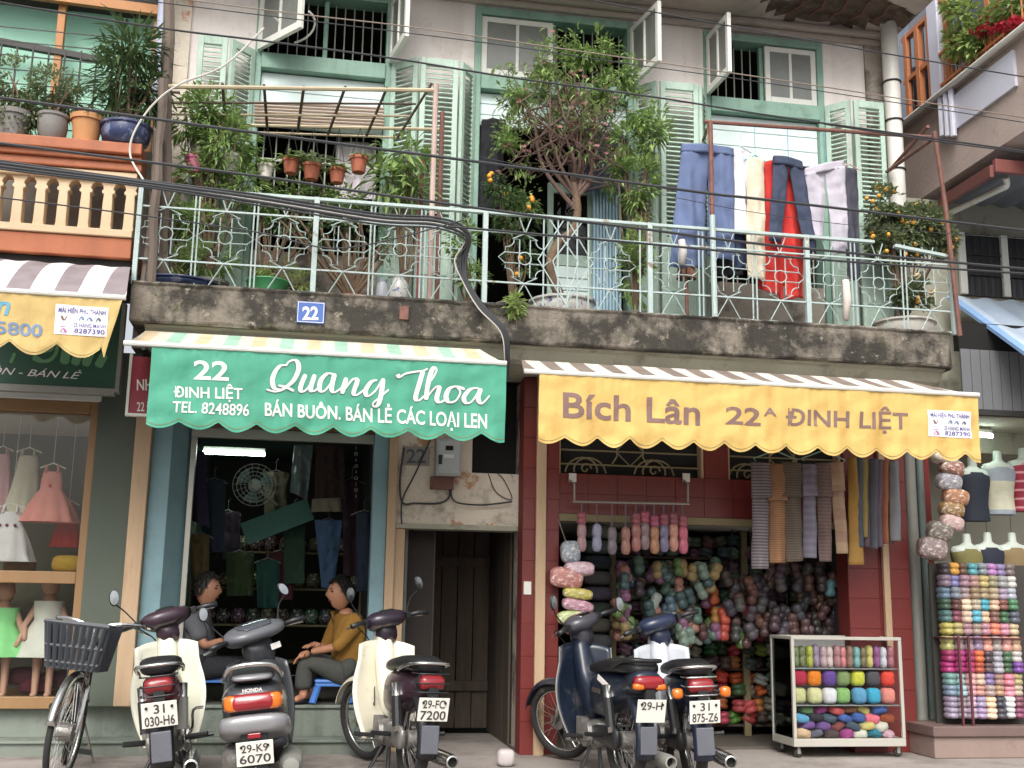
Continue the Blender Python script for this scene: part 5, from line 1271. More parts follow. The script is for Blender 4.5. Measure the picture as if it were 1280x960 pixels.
def cname(c):
    import colorsys
    r, g_, b_ = (int(c[i:i+2], 16)/255 for i in (1, 3, 5)); h, s, v = colorsys.rgb_to_hsv(r, g_, b_); h *= 360
    if s < .16: return 'white' if v > .8 else 'pale grey' if v > .62 else 'grey' if v > .4 else 'dark grey'
    nm = 'red' if h < 14 or h > 345 else 'orange' if h < 38 else 'yellow' if h < 62 else 'green' if h < 160 else 'teal' if h < 195 else 'blue' if h < 250 else 'purple' if h < 300 else 'pink'
    if nm == 'orange' and v < .72: nm = 'brown'
    if nm == 'red' and v > .75 and s < .55: nm = 'pink'
    if nm == 'yellow' and v < .7: nm = 'olive'
    return ('dark ' if v < .42 else 'pale ' if s < .32 and v > .6 else '')+nm
ORD = ['first', 'second', 'third', 'fourth', 'fifth', 'sixth', 'seventh', 'eighth', 'ninth', 'tenth', 'eleventh', 'twelfth', 'thirteenth', 'fourteenth', 'fifteenth', 'sixteenth', 'seventeenth', 'eighteenth', 'nineteenth', 'twentieth', 'twenty-first', 'twenty-second', 'twenty-third', 'twenty-fourth']
# ---------------- glass showcase
YF = -.58
cx0, cx1 = P(991, 870, YF).x, P(1130, 870, YF).x; cz0, cz1 = .085, P(1060, 796, YF).z; YBk = YF+.42
SC = thing('showcase', 'glass display case full of coloured wool on castors before the red shop', 'display case', ((cx0+cx1)/2, (YF+YBk)/2, 0))
m_sal = mat('showcase_aluminium', '#c3c0b6', .35, .05, 6, .03, metal=.35)
t = .026; fz0, fz1 = cz0+.05, cz1
for x in (cx0, cx1-t):
    for y in (YF, YBk-t):
        obj('frame_post', Geo().box(x, x+t, y, y+t, cz0+.06, cz1-t), m_sal, SC, bevel=.003)
for y in (YF, YBk-t):
    obj('frame_rail', Geo().box(cx0, cx1, y, y+t, cz1-t+.001, cz1), m_sal, SC, bevel=.003)
    obj('frame_rail', Geo().box(cx0, cx1, y, y+t, cz0, cz0+.059), m_sal, SC, bevel=.003)
for x in (cx0, cx1-t):
    obj('frame_rail', Geo().box(x, x+t, YF+t+.001, YBk-t-.001, cz1-t+.001, cz1), m_sal, SC, bevel=.003); obj('frame_rail', Geo().box(x, x+t, YF+t+.001, YBk-t-.001, cz0, cz0+.059), m_sal, SC, bevel=.003)
m_cg = glass('case_glass', (.97, .98, .98), .03, .0)
sz = [P(1060, 834, YF+.2).z, P(1060, 879, YF+.2).z]
obj('pane', Geo().box(cx0+t, cx1-t, YF+.008, YF+.012, cz0+.06, cz1-t), m_cg, SC); obj('pane', Geo().box(cx0+.008, cx0+.012, YF+t, YBk-t, cz0+.06, cz1-t), m_cg, SC)
obj('pane', Geo().box(cx0+t, cx1-t, YF+t, YBk-t, cz1-.016, cz1-.010), m_cg, SC)
obj('back_panel', Geo().box(cx0+t, cx1-t, YBk-.014, YBk-.008, cz0+.06, cz1-t), mat('case_back', '#c4c2c0', .6, .1, 4, .05), SC)
for z in sz: obj('shelf', Geo().box(cx0+.014, cx1-.014, YF+.03, YBk-.03, z-.007, z), mat('shelf_dark', '#8a8e8e', .3, .1, 4, .02), SC)
obj('bottom_board', Geo().box(cx0+t, cx1-t, YF+t, YBk-t, cz0+.03, cz0+.055), m_sal, SC)
for x in (cx0+.05, cx1-.05):
    for y in (YF+.05, YBk-.05):
        c_ = obj('castor', Geo().torus((x, y, .036), .022, .013, 'y', 14, 7), m_iron, SC, smooth=True)
        obj('castor_fork', Geo().box(x-.012, x+.012, y-.022, y-.016, .03, cz0-.001), m_gpipe, c_)
tops = ['#7d8a5c', '#7d8a5c', '#a9b34a', '#a78fb0', '#c4a6b0', '#d9c8c0', '#b98a8a', '#ea8f94', '#9a7a6a', '#7fb0b0', '#8a7a5a', '#cfc77a', '#a05a9a', '#e4e4ea', '#c07a8a']
wd_ = (cx1-cx0-.07)/len(tops)
for i, c in enumerate(tops):
    h = (cz1-t-sz[0])*.40*RN.uniform(.92, 1.04)
    good('wool_skein', 'skein', (cx0+.035+wd_*(i+.5), YF+.075+RN.uniform(-.01, .02), sz[0]+h+.001), (wd_*.5, .045, h), jit(c, .03), f'upright {cname(c)} wool skein, {ORD[i]} from left on the top shelf of the glass case', 'wool', 'wool in the glass case')
mids = [['#d4d59a', '#dcdca6', '#ececf2', '#93c274', '#6aa8d0', '#4ab2d4', '#f0968a'], ['#b8304a', '#f08a2a', '#6a4a9a', '#8aa06a', '#d8d850', '#5a565c', '#f05040']]
hh = (sz[0]-sz[1]-.01)/2
for j in (0, 1):
    n = len(mids[j]); wd_ = (cx1-cx0-.06)/n
    for i, c in enumerate(mids[j]):
        good('wool_ball', 'ball', (cx0+.03+wd_*(i+.5), YF+.095+RN.uniform(-.015, .02), sz[1]+hh*(j+.5)), (wd_*.50, .07, hh*.5), c, f'{cname(c)} wool ball, {ORD[i]} from left in the {"upper" if j else "lower"} row of the middle shelf', 'wool', 'wool in the glass case', m_wool)
pal = ['#e8c8a0', '#6a8a5a', '#4a5a6a', '#8a4a4a', '#5a4a4a', '#a84a8a', '#e0e0d0', '#e0d080', '#6a6a7a', '#c8506a', '#2f2f36', '#4a6ab0', '#6ab0d8', '#f07a90', '#e09a20', '#9a6a4a', '#70c8b0', '#a05030', '#d8b0c0', '#7a5a9a', '#c85a5a', '#8a9ac8', '#3a8aa0']
k_ = 0
zb0 = cz0+.056; lay_h = (sz[1]-zb0)/4.25
for j in range(4):
    n = 7 if j % 2 == 0 else 6
    for i in range(n):
        c = RN.choice(pal); wd_ = (cx1-cx0-.08)/7
        good('wool_ball', 'ball', (cx0+.04+wd_*(i+.5+(.5 if j % 2 else 0)), YF+.095+.02*(4-j)*0+RN.uniform(-.02, .02)+.012*j, zb0+lay_h*(j+.5)), (wd_*RN.uniform(.48, .62), .075, lay_h*RN.uniform(.55, .72)), c, f'{cname(c)} wool ball, {ORD[i]} from left in heap layer {["one", "two", "three", "four", "five"][j]} at the case bottom', 'wool', 'wool in the glass case', m_wool, (RN.uniform(-.3, .3), RN.uniform(-.4, .4), RN.uniform(-.5, .5))); k_ += 1
# ---------------- tower of wool packs on the stone plinth
YP = -.55
x0 = P(1167, 930, -.68).x
PLN = thing('stone_plinth', 'brown stone plinth under the tower of wool packs', 'plinth', (x0+.6, -.3, 0))
obj('plinth_body', Geo().box(x0+.02, x0+1.6, -.66, .0, 0, .165), mat('brown_stone', '#8d7a72', .6, .12, 4, .1, 40, stains=(('#5d4c46', 4, .55, .7, .6),)), PLN, bevel=.01)
obj('plinth_cap', Geo().box(x0, x0+1.6, -.69, .0, .166, P(1220, 908, -.69).z), mat('brown_stone_dark', '#6d5a56', .5, .12, 4, .1), PLN, bevel=.008)
pz = P(1220, 908, -.69).z
rows = [712, 727, 742, 756, 771, 786, 805, 820, 834, 849, 863, 877, 891]
zrow = [P(1225, y, YP).z for y in rows]
rowpal = [['#3a3338', '#e0a040', '#6a4a3a', '#58a8b0', '#7a8a8a', '#b07ab0', '#8a7aa0', '#7a6a6a'], ['#8a7a8a', '#7a7ab0', '#b08a9a', '#c09a8a', '#b0a06a', '#a89a7a', '#9a9a9a', '#c8c4c0'],
          ['#6a8aa0', '#8a8a9a', '#b0a0a0', '#a08a6a', '#b09a7a', '#c0a88a', '#a89ab0', '#c0c0d0'], ['#3a5a4a', '#6a3a3a', '#e0c8b0', '#c8b8a0', '#4ab0c8', '#e8c0a8', '#8a5a4a', '#4a7a5a'],
          ['#4a6a6a', '#8a4a5a', '#e0c0a8', '#58a8c0', '#f0c8a8', '#7a5a4a', '#3a6a4a', '#5a5a6a'], ['#b8b060', '#a8a06a', '#b08a9a', '#a89a8a', '#c08a9a', '#e08a6a', '#e0a0b0', '#d8c0a0'],
          ['#b0a86a', '#a08a8a', '#b09aa0', '#8a7a9a', '#e0a08a', '#a89a9a', '#e0a098', '#d0a888'], ['#a02a6a', '#b03a7a', '#a8306a', '#d86a3a', '#4a3a44', '#9a9aa4', '#4a6a4a', '#d8d8d0'],
          ['#b0307a', '#a83070', '#b0306a', '#c05a3a', '#5a4a50', '#a8a8b0', '#3a5a3a', '#7a4a9a'], ['#7aa0a0', '#a0c0c0', '#d0a0a0', '#c8b0a0', '#8a7ab0', '#b08a7a', '#e08090', '#b8b07a'],
          ['#8a9ab0', '#9ac0c8', '#d8a8a8', '#e0a098', '#b09a9a', '#c0a080', '#e090a0', '#c8b8a0'], ['#a89ab0', '#b0a0a8', '#c8b0c0', '#a090b0', '#f0d0a8', '#3a3a48', '#e0e0e4', '#7a4a5a'],
          ['#b0a8b8', '#b8a8b0', '#c0b0c0', '#a898b8', '#f0d8b8', '#44444e', '#e8e8e8', '#8a4a6a']]
xl, xr = P(1178, 810, YP).x, P(1273, 810, YP).x
for j, z in enumerate(zrow):
    zn = zrow[j+1] if j+1 < len(zrow) else pz
    z = z; hh = ((zrow[j-1]-z) if j else (z-zrow[1]))*.52
    for i in range(8):
        c = jit(rowpal[j][i], .04); wd_ = (xr-xl)/8
        good('wool_pack', 'skein', (xl+wd_*(i+.5)+RN.uniform(-.004, .004), YP+RN.uniform(-.012, .012), z+RN.uniform(-.003, .003)), (wd_*.60, .07, hh*1.05), c, f'{cname(c)} wool pack, {ORD[i]} from left in row {ORD[j]} from top of the tower', 'wool', 'wool packs in the tower', None, (0, RN.uniform(-.06, .06), 0))
RK = thing('wool_rack', 'dark maroon metal rack holding the tower of wool packs', 'rack', ((xl+xr)/2, YP, pz))
m_mar = mat('maroon_rod', '#5a2f35', .5, .1, 5, .05)
for x in (xl+.085, xl+.17, xr+.02):
    obj('rod', Geo().box(x-.008, x+.008, YP-.105, YP-.089, pz, P(1200, 795, YP).z), m_mar, RK)
for y in (797, 908):
    obj('shelf', Geo().box(xl-.02, xr+.03, YP-.088, YP+.1, P(1225, y, YP).z-.006, P(1225, y, YP).z+.002), m_mar, RK)
obj('back_board', Geo().box(xl-.02, xr+.2, YP+.1, YP+.12, pz, P(1225, 705, YP).z), m_dark, RK)
# ---------------- hanging pillow packs by the pipe
for i, (x, y, rx, ry, c, nm) in enumerate(((1180, 573, 19, 9, '#c9bda8', 'topmost cream'), (1189, 585, 18, 12, '#8a5f4e', 'chestnut brown'), (1186, 603, 18, 13, '#8f8f96', 'silver grey'), (1194, 621, 19, 12, '#a9744f', 'orange brown'), (1189, 637, 18, 11, '#8f6f3f', 'mustard brown'), (1189, 653, 17, 11, '#c9a9a4', 'pale pink'), (1174, 664, 18, 14, '#7d766a', 'olive grey'), (1165, 686, 21, 16, '#93807e', 'big mauve lowest'))):
    Y_ = -.45; s = (Y_+9)/FPX
    good('cushion_pack', 'pillow', P(x, y, Y_), (rx*s, .07, ry*s*.95), c, nm+' wrapped cushion in the bunch hanging by the pipe', 'cushion', 'cushions hanging by the pipe', m_wrap, (RN.uniform(-.2, .2), RN.uniform(.1, .35), 0))
obj('hanging_twine', Geo().tube([P(1178, 560, -.35), P(1188, 620, -.4), P(1172, 690, -.38)], .004, 4), m_cabb, label='twine tying the cushion bunch beside the grey pipe', cat='twine')
# ---------------- busts in the right hand shop
m_skinw = mat('mannequin_grey', '#b7bfb6', .5, .05, 4, .02)
def bust(x, y, s, col, label, stripe=None):
    Y_ = .35; c = P(x, y, Y_); T = thing('mannequin_bust', label, 'mannequin', c, 'busts in the right shop')
    def tor(prof, n=18, e=0.0):
        g = Geo()
        for hw, z, dp in prof:
            for k in range(n):
                a = 2*pi*k/n; g.v.append(c+V(((hw+e)*math.cos(a)*s, (dp+e)*math.sin(a)*s, z*s)))
        g.f = [(i*n+k, i*n+(k+1) % n, (i+1)*n+(k+1) % n, (i+1)*n+k) for i in range(len(prof)-1) for k in range(n)]+[tuple(range(n))[::-1], tuple((len(prof)-1)*n+k for k in range(n))]
        return g
    obj('torso', tor([(.125, 0, .09), (.115, .12, .085), (.13, .22, .095), (.155, .32, .10), (.172, .385, .085), (.15, .42, .07), (.07, .44, .05), (.042, .46, .042), (.038, .525, .04), (.034, .545, .036)]), m_skinw, T, smooth=True, autosm=True)
    obj('top', tor([(.135, -.04, .095), (.122, .12, .09), (.135, .22, .10), (.158, .32, .105), (.165, .365, .09), (.14, .40, .075)], e=.005), stripe or mat('top_'+col, col, .8, .08, 8, .15), T, smooth=True, autosm=True)
    zc_ = z0_ceiling; obj('hanging_wire', Geo().tube([c+V((0, 0, .54*s)), V((c.x, c.y, zc_))], .003, 4), m_iron, T)
z0_ceiling = 2.45
bust(1219, 646, 1.0, '#1f2430', 'navy tank top on an upper row bust in the right shop')
bust(1251, 638, 1.0, '#b9b7a0', 'cream and grey vest on an upper row bust in the right shop', stripes('vest_bands', ['#c3c1ab', '#bdbba4', '#8f98a0'], .13, 2))
bust(1283, 634, 1.0, '#8a2233', 'red striped top on the rightmost upper bust', stripes('red_bands', ['#8e2438', '#8e2438', '#8e2438', '#c98a92'], .02, 2))
bust(1212, 740, .95, '#6f6a3e', 'olive top on a lower row bust behind the wool tower')
bust(1238, 738, .95, '#1d2233', 'dark navy top on a lower row bust behind the wool tower')
bust(1269, 738, .95, '#7d6a4a', 'khaki brown top on a lower row bust behind the wool tower')
# ---------------- rail with hanging soft toys at the red shop
Yr_ = RYF-.14
HR = thing('hanging_rail', 'thin metal rail on brackets across the red shop front', 'rail', P(790, 632, Yr_))
obj('bar', Geo().tube([P(716, 627, Yr_), P(862, 630, Yr_)], .009, 6), m_alu, HR)
for x in (716, 858):
    g = Geo().tube([P(x+2, 628, Yr_), P(x+2, 605, Yr_), P(x-4, 600, RYF-.01)], .008, 5)
    obj('bracket', g, m_alu, HR); a_ = P(x, 597, RYF-.02); obj('wall_plate', Geo().box(a_.x-.03, a_.x+.03, RYF-.02, RYF-.008, a_.z-.035, a_.z+.035), m_white, HR)
packs = [(727, 672, '#a98a92'), (746, 672, '#9a9fb4'), (765, 676, '#8f7f88'), (782, 676, '#9a7064'), (795, 672, '#c07a72'), (806, 670, '#b08a9a'), (818, 675, '#c48a66'), (830, 673, '#8d8aa6'), (842, 672, '#d09a84'), (854, 675, '#c4647a')]
for i, (x, y, c) in enumerate(packs):
    p = P(x, y, Yr_); s = (Yr_+9)/FPX
    T = thing('hanging_pack', f'{cname(c)} wrapped knitting pack, {ORD[i]} from left on the hanging rail', 'pack', p, 'packs on the hanging rail')
    for nm, dz, hz, cc in (('pack', 0, 18, c),)+((('top_bundle', 24, 8, '#a85a6e'),) if i > 3 or i == 0 else ()):
        key = ('skein', m_yarn.name)
        if key not in BASE: me = base_mesh('skein').copy(); me.materials.append(m_yarn); BASE[key] = me
        o = bpy.data.objects.new(nm, BASE[key]); COL.objects.link(o); o.parent = T; o.location = (0, 0, dz*s); o.scale = (6.6*s, .035, hz*s); o.color = (*lin(jit(cc)), 1)
    obj('string', Geo().tube([p+V((0, 0, 15*s)), V((p.x, p.y, P(x, 628, Yr_).z))], .006, 4), mat('mauve_string', '#7d6a78', .8, .1, 5, 0), T)
# bunch of printed packs hanging at the left post
for i, (x, y, rx, ry, c, nm) in enumerate(((713, 690, 13, 16, '#8d99a3', 'blue grey'), (724, 711, 20, 10, '#c9a9b4', 'pink and white'), (708, 722, 22, 15, '#b87a72', 'red floral'), (722, 742, 20, 8, '#b8b050', 'yellow green'), (722, 757, 21, 9, '#b07f92', 'pink grey'), (717, 772, 22, 10, '#a9b878', 'lime printed'))):
    Y_ = RYF-.12; s = (Y_+9)/FPX
    good('cushion_pack', 'pillow', P(x, y, Y_), (rx*s, .06, ry*s*.9), c, nm+' wrapped cushion in the bunch hanging at the red post', 'cushion', 'cushions at the red post', m_wrap, (RN.uniform(-.2, .2), RN.uniform(-.05, .2), 0))
obj('hanging_twine', Geo().tube([P(698, 650, RYF-.06), P(712, 690, RYF-.06), P(712, 775, RYF-.06)], .004, 4), m_cabb, label='twine tying the cushion bunch beside the red post', cat='twine')
# ---------------- shelves inside the red shop
YI = .75
SH = thing('wool_shelves', 'olive wooden shelving packed with wool inside the red shop', 'shelf', (P(900, 800, YI).x, YI+.2, .02))
xa, xb = P(768, 800, YI).x, P(1062, 800, YI).x; shz = [P(900, y, YI).z for y in (697, 733, 767, 801, 835, 869, 905)]
for x in (P(764, 800, YI).x, P(930, 800, YI).x, xb+.03):
    obj('upright', Geo().box(x-.03, x+.03, YI-.06, YI-.02, .02, zrail-.04), m_olive, SH, bevel=.004)
for z in shz: obj('shelf', Geo().box(xa-.03, xb, YI+.0, YI+.35, z-.022, z-.001), m_plank, SH)
obj('back_panel', Geo().box(xa-.03, xb, YI+.36, YI+.38, .02, zrail-.04), m_dark, SH)
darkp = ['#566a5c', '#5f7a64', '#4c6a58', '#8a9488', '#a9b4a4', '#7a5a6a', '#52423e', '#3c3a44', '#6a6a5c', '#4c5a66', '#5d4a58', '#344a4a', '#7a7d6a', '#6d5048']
brt = ['#c8505a', '#c0602e', '#5a9a3a', '#c03a32', '#8a8a30', '#3f6a3a', '#b0425a', '#3d7a5a', '#d0823a', '#8fb048']
for r_, z in enumerate(shz):
    top = shz[r_-1] if r_ else zrail-.05
    nrow = 2; hz = (top-.03-z)/2/nrow
    for q in range(nrow):
        n = 19; wd_ = (xb-xa)/n
        for i in range(n):
            xx = xa+wd_*(i+.5)
            f = i/n
            c = jit(RN.choice(brt if .36 < f < .62 and r_ > 1 and RN.random() < .7 else darkp), .07)
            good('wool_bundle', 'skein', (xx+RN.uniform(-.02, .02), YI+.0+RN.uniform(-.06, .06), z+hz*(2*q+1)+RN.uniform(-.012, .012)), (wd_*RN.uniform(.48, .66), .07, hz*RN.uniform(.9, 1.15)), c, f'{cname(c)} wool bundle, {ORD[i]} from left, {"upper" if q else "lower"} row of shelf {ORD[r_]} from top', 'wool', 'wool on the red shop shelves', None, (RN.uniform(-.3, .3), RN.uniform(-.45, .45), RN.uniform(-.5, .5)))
# folded stacks at left side
for k in range(9):
    z = .7+k*.13; c = ['#3c4048', '#4a4c50', '#5a564e', '#384440', '#4f4a58', '#5d5a5c', '#343a44', '#5a6a60', '#7d8078'][k]
    good('folded_cloth', 'pillow', (P(745, 780, .35).x, .35, z), (.13, .12, .062), c, f'folded dark cloth, {ORD[k]} from bottom in the stack behind the red post', 'cloth', 'folded cloth stack', m_wool)
obj('side_counter', Geo().box(P(722, 850, .3).x, P(764, 850, .3).x, .22, .5, .02, .63), m_olive, label='low wooden counter under the folded cloth stack', cat='counter', bevel=.01)
# dark bunches hanging in front
k_ = 0; used_ = set()
for (x, y, c) in [(RN.uniform(905, 1062), RN.uniform(712, 800), None) for _ in range(105)]+[(RN.uniform(772, 905), RN.uniform(705, 800), RN.choice(['#7f9484', '#5a7a6a', '#a9b0a8', '#8a5a7a', '#4f6a7a', '#a08a5a', '#b07a6a', '#6a8a4a', '#3f5a5a'])) for _ in range(80)]+[(1058, 768, '#9fb44a'), (1062, 785, '#8fa84a'), (1050, 757, '#b07a3a'), (1055, 798, '#6a6a70'), (1038, 735, '#7fb4bc'), (1050, 722, '#7fb4bc'), (905, 770, '#c8503a'), (892, 745, '#c0603a'), (905, 790, '#b8443a'), (895, 770, '#b8803a')]:
    Y_ = RN.uniform(.0, .25); s = (Y_+9)/FPX; c = c or jit(RN.choice(['#4a3430', '#5a3a34', '#3a3436', '#54424a', '#6a4c3c', '#4c4a50', '#3a2c30', '#62585a']), .06)
    k_ += 1
    lab_ = lambda: f'{cname(c)} wool bunch hanging in the red shop, {ORD[max(0, min(int((x-770)/13), 23))]} column from left, {ORD[max(0, min(int((y-700)/7), 15))]} from top'
    while lab_() in used_:
        x = RN.uniform(772, 1062); y = RN.uniform(706, 806)
    used_.add(lab_())
    good('wool_bunch', 'skein', P(x, y, Y_), (7.2*s, .045, 11.5*s), c, f'{cname(c)} wool bunch hanging in the red shop, {ORD[max(0, min(int((x-770)/13), 23))]} column from left, {ORD[max(0, min(int((y-700)/7), 15))]} from top', 'wool', 'wool bunches under the scarves', None, (RN.uniform(-.3, .3), RN.uniform(-.6, .6), RN.uniform(-.5, .5)))
for i in range(7):
    x = 915+i*23; obj('bunch_cord', Geo().tube([P(x, 660, .12), P(x+RN.uniform(-4, 4), 800, .12)], .004, 4), m_iron, label=f'dark cord of the wool bunches under the scarves, {ORD[i]} from left', cat='cord', group='cords under the scarves')
# ---------------- scarves
Ysc = RYF-.3
def smat(c1, c2, w_, ax=2): return stripes('knit_'+c1+c2, [c1, c2], w_, ax, .9)
SCF = [((940, 578, 963, 581), (940, 711, 961, 711), 622, smat('#8a8286', '#5f5a60', .012), 'grey striped', 'first'), ((961, 580, 980, 582), (962, 704, 983, 704), 626, smat('#8f6447', '#9d7a5c', .009), 'orange brown', 'second'), ((976, 578, 1000, 580), (983, 703, 1004, 701), 621, smat('#5c5046', '#6d6458', .01), 'dark olive', 'third'),
       ((1004, 581, 1021, 582), (1004, 697, 1020, 698), 620, smat('#85808f', '#7a7684', .03), 'lavender grey', 'fourth'), ((1020, 580, 1038, 580), (1024, 702, 1040, 702), 621, smat('#6f5d5a', '#7d6a66', .014), 'mauve brown', 'fifth'), ((1037, 579, 1053, 579), (1046, 692, 1060, 692), 614, smat('#b39a80', '#a98a78', .09), 'beige banded', 'sixth')]
for i, (a4, b4, yf, m_, nm, o_) in enumerate(SCF):
    T = thing('scarf', f'{nm} folded scarf, {o_} from left on the green hangers', 'scarf', P(b4[0], b4[1], Ysc), 'scarves on hangers')
    quad_cloth('long_end', ((a4[0], a4[1]), (a4[2], a4[3]), (b4[2], b4[3]), (b4[0], b4[1])), Ysc, m_, T, i, .012, 10, 30)
    quad_cloth('short_end', ((a4[0]-1, a4[1]-1), (a4[2]+1, a4[3]-1), (a4[2]+4, yf), (a4[0]-1, yf)), Ysc-.03, m_, T, i+3, .012, 10, 16)
for x, nm in ((969, 'left'), (1029, 'right')):
    a_ = P(x, 563, Ysc); s = (Ysc+9)/FPX
    obj('clothes_hanger', Geo().tube([a_+V((-28*s, 0, -15*s)), a_+V((-31*s, 0, -12*s)), a_, a_+V((31*s, 0, -12*s)), a_+V((28*s, 0, -15*s))], .006, 6).tube([a_, a_+V((0, 0, .06)), a_+V((.03, 0, .1))], .004, 5), mat('pale_green_wire', '#9fc4ae', .4, .05, 5, 0), label=nm+' pale green wire hanger carrying the scarves', cat='hanger')
obj('hanger_rod', Geo().tube([P(930, 548, Ysc), P(1140, 556, Ysc)], .012, 6), m_iron, label='dark rod above the scarves behind the yellow valance', cat='rod')
NS = [('#a98345', 1061, 1080, 706, 'mustard'), ('#565f68', 1068, 1080, 684, 'slate blue'), ('#a0905a', 1076, 1086, 672, 'khaki'), ('#7d6a78', 1081, 1091, 684, 'mauve'), ('#5f626c', 1088, 1098, 686, 'blue grey'), ('#6d5d68', 1094, 1104, 684, 'plum grey'), ('#a5694d', 1102, 1110, 680, 'rust'), ('#6a524c', 1108, 1118, 680, 'brown'), ('#8a8d92', 1113, 1126, 676, 'silver grey')]
for i, (c, xa_, xb_, yb_, nm) in enumerate(NS):
    T = thing('scarf', f'{nm} narrow scarf in the bunch right of the green hangers', 'scarf', P(xa_, yb_, Ysc+.02), 'narrow scarves')
    quad_cloth('cloth', ((xa_-1, 572+i*.5), (xa_+10, 572+i*.5), (xb_, yb_), (xa_, yb_)), Ysc+.02+.012*((i*5) % 4), smat(c, c[:1]+c[1:], .011), T, i, .01, 8, 24)
# ---------------- inside shop 22
tube_m = mat('fluorescent_tube', '#f2fff6', .4, 0, 4, 0, emit=('#e9fff2', 22))
FL = thing('fluorescent_lamp', 'lit fluorescent tube on the wall inside shop 22', 'lamp', P(292, 566, 1.6))
a_, b_ = P(254, 565, 1.6), P(331, 568, 1.6); obj('tube', Geo().tube([a_, b_], .017, 8), tube_m, FL); obj('fitting', Geo().bar(a_+V((0, .03, .03)), b_+V((0, .03, .03)), .06, .05), m_white, FL)
FN = thing('wall_fan', 'round white wall fan inside shop 22', 'fan', P(318, 605, 1.3))
c = P(318, 606, 1.3); g = Geo()
for k in range(5): g.torus(c+V((0, -.0, 0)), .19-.035*k, .003, 'y', 24, 4)
for k in range(18):
    a = k*pi/9; g.tube([c+V((.03*math.cos(a), -.03, .03*math.sin(a))), c+V((.19*math.cos(a), 0, .19*math.sin(a)))], .002, 3)
obj('cage', g, m_white, FN)
for k in range(3):
    a = k*2*pi/3+.4; gg = Geo(); gg.sheet(lambda u, v: c+V(((.03+.13*u)*math.cos(a+(v-.5)*(.5+.7*u)), .03+.03*(v-.5), (.03+.13*u)*math.sin(a+(v-.5)*(.5+.7*u)))), 4, 4, (0, .004, 0))
    obj('blade', gg, mat('fan_blade', '#7f9c98', .4, .05, 4, 0), FN)
obj('motor', Geo().lathe([(.02, 0), (.055, .02), (.06, .12), (.02, .15)], c+V((0, .02, 0)), 12, 'y'), m_white, FN); obj('stem', Geo().tube([c+V((0, .1, 0)), c+V((.2, .3, -.15))], .015, 6), m_white, FN)
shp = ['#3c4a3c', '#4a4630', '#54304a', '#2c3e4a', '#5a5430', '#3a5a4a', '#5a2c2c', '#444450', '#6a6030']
Y2 = 2.2
S2 = thing('wool_shelves', 'dim wooden shelving with wool at the back of shop 22', 'shelf', (P(345, 800, Y2).x, Y2+.1, .334))
xa, xb = P(238, 700, Y2).x, P(455, 700, Y2).x
for y in (690, 735, 780, 825):
    obj('shelf', Geo().box(xa, xb, Y2-.12, Y2+.3, P(345, y, Y2).z-.02, P(345, y, Y2).z-.001), m_olive, S2)
for x in (xa+.02, xb-.02): obj('upright', Geo().box(x-.02, x+.02, Y2-.14, Y2-.121, .334, 2.0), m_olive, S2)
for j, y in enumerate((690, 735, 780)):
    z = P(345, y, Y2).z
    for i in range(12):
        c = jit(RN.choice(shp), .08); wd_ = (xb-xa)/12
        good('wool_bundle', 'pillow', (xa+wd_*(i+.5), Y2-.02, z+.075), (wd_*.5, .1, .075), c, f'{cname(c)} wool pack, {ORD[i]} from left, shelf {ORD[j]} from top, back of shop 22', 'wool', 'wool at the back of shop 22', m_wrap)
hung('brown cloth sheet hanging inside shop 22 by the right jamb', ((395, 556), (432, 557), (430, 625), (393, 625)), cmat('dull_brown', '#4a3a36'), 20, 'cloth', 'cloth', Y=1.0, hang=(412, 556, 545, '#5a5a58'))
hung('blue and purple clothes hanging inside shop 22', ((393, 650), (428, 650), (418, 735), (402, 735)), cmat('blue_purple', '#3f5a78'), 21, 'garment', 'clothes', Y=.9, hang=(411, 650, 640, '#5a5a58'))
hung('cream folded cloth hung inside shop 22 below the brown sheet', ((390, 624), (426, 622), (428, 640), (389, 640)), cmat('dull_cream', '#8a8474'), 22, 'cloth', 'cloth', Y=.95)
hung('clear plastic garment bag hanging left of the brown sheet', ((368, 556), (392, 556), (384, 625), (362, 615)), mat('plastic_bag', '#7a8a88', .2, .3, 8, .3, coat=.5), 23, 'garment_bag', 'bag', Y=1.1)
hung('dark purple clothes hanging at the left inside shop 22', ((240, 560), (256, 565), (262, 660), (238, 650)), cmat('dark_purple', '#3d3350'), 24, 'garment', 'clothes', Y=.8)
obj('teal_board', Geo().bar(P(305, 668, 1.2), P(388, 636, 1.2), .02, .2), mat('teal_board', '#3f7468', .6, .08, 4, .05), label='slanting teal board inside shop 22 below the fan', cat='board')
g = Geo()
for k in range(9): g.torus(P(445, 560+k*7.5, .2), .012, .003, 'y' if k % 2 else 'x', 10, 4)
obj('chain', g, m_alu, label='short metal chain hanging in the doorway of shop 22', cat='chain')
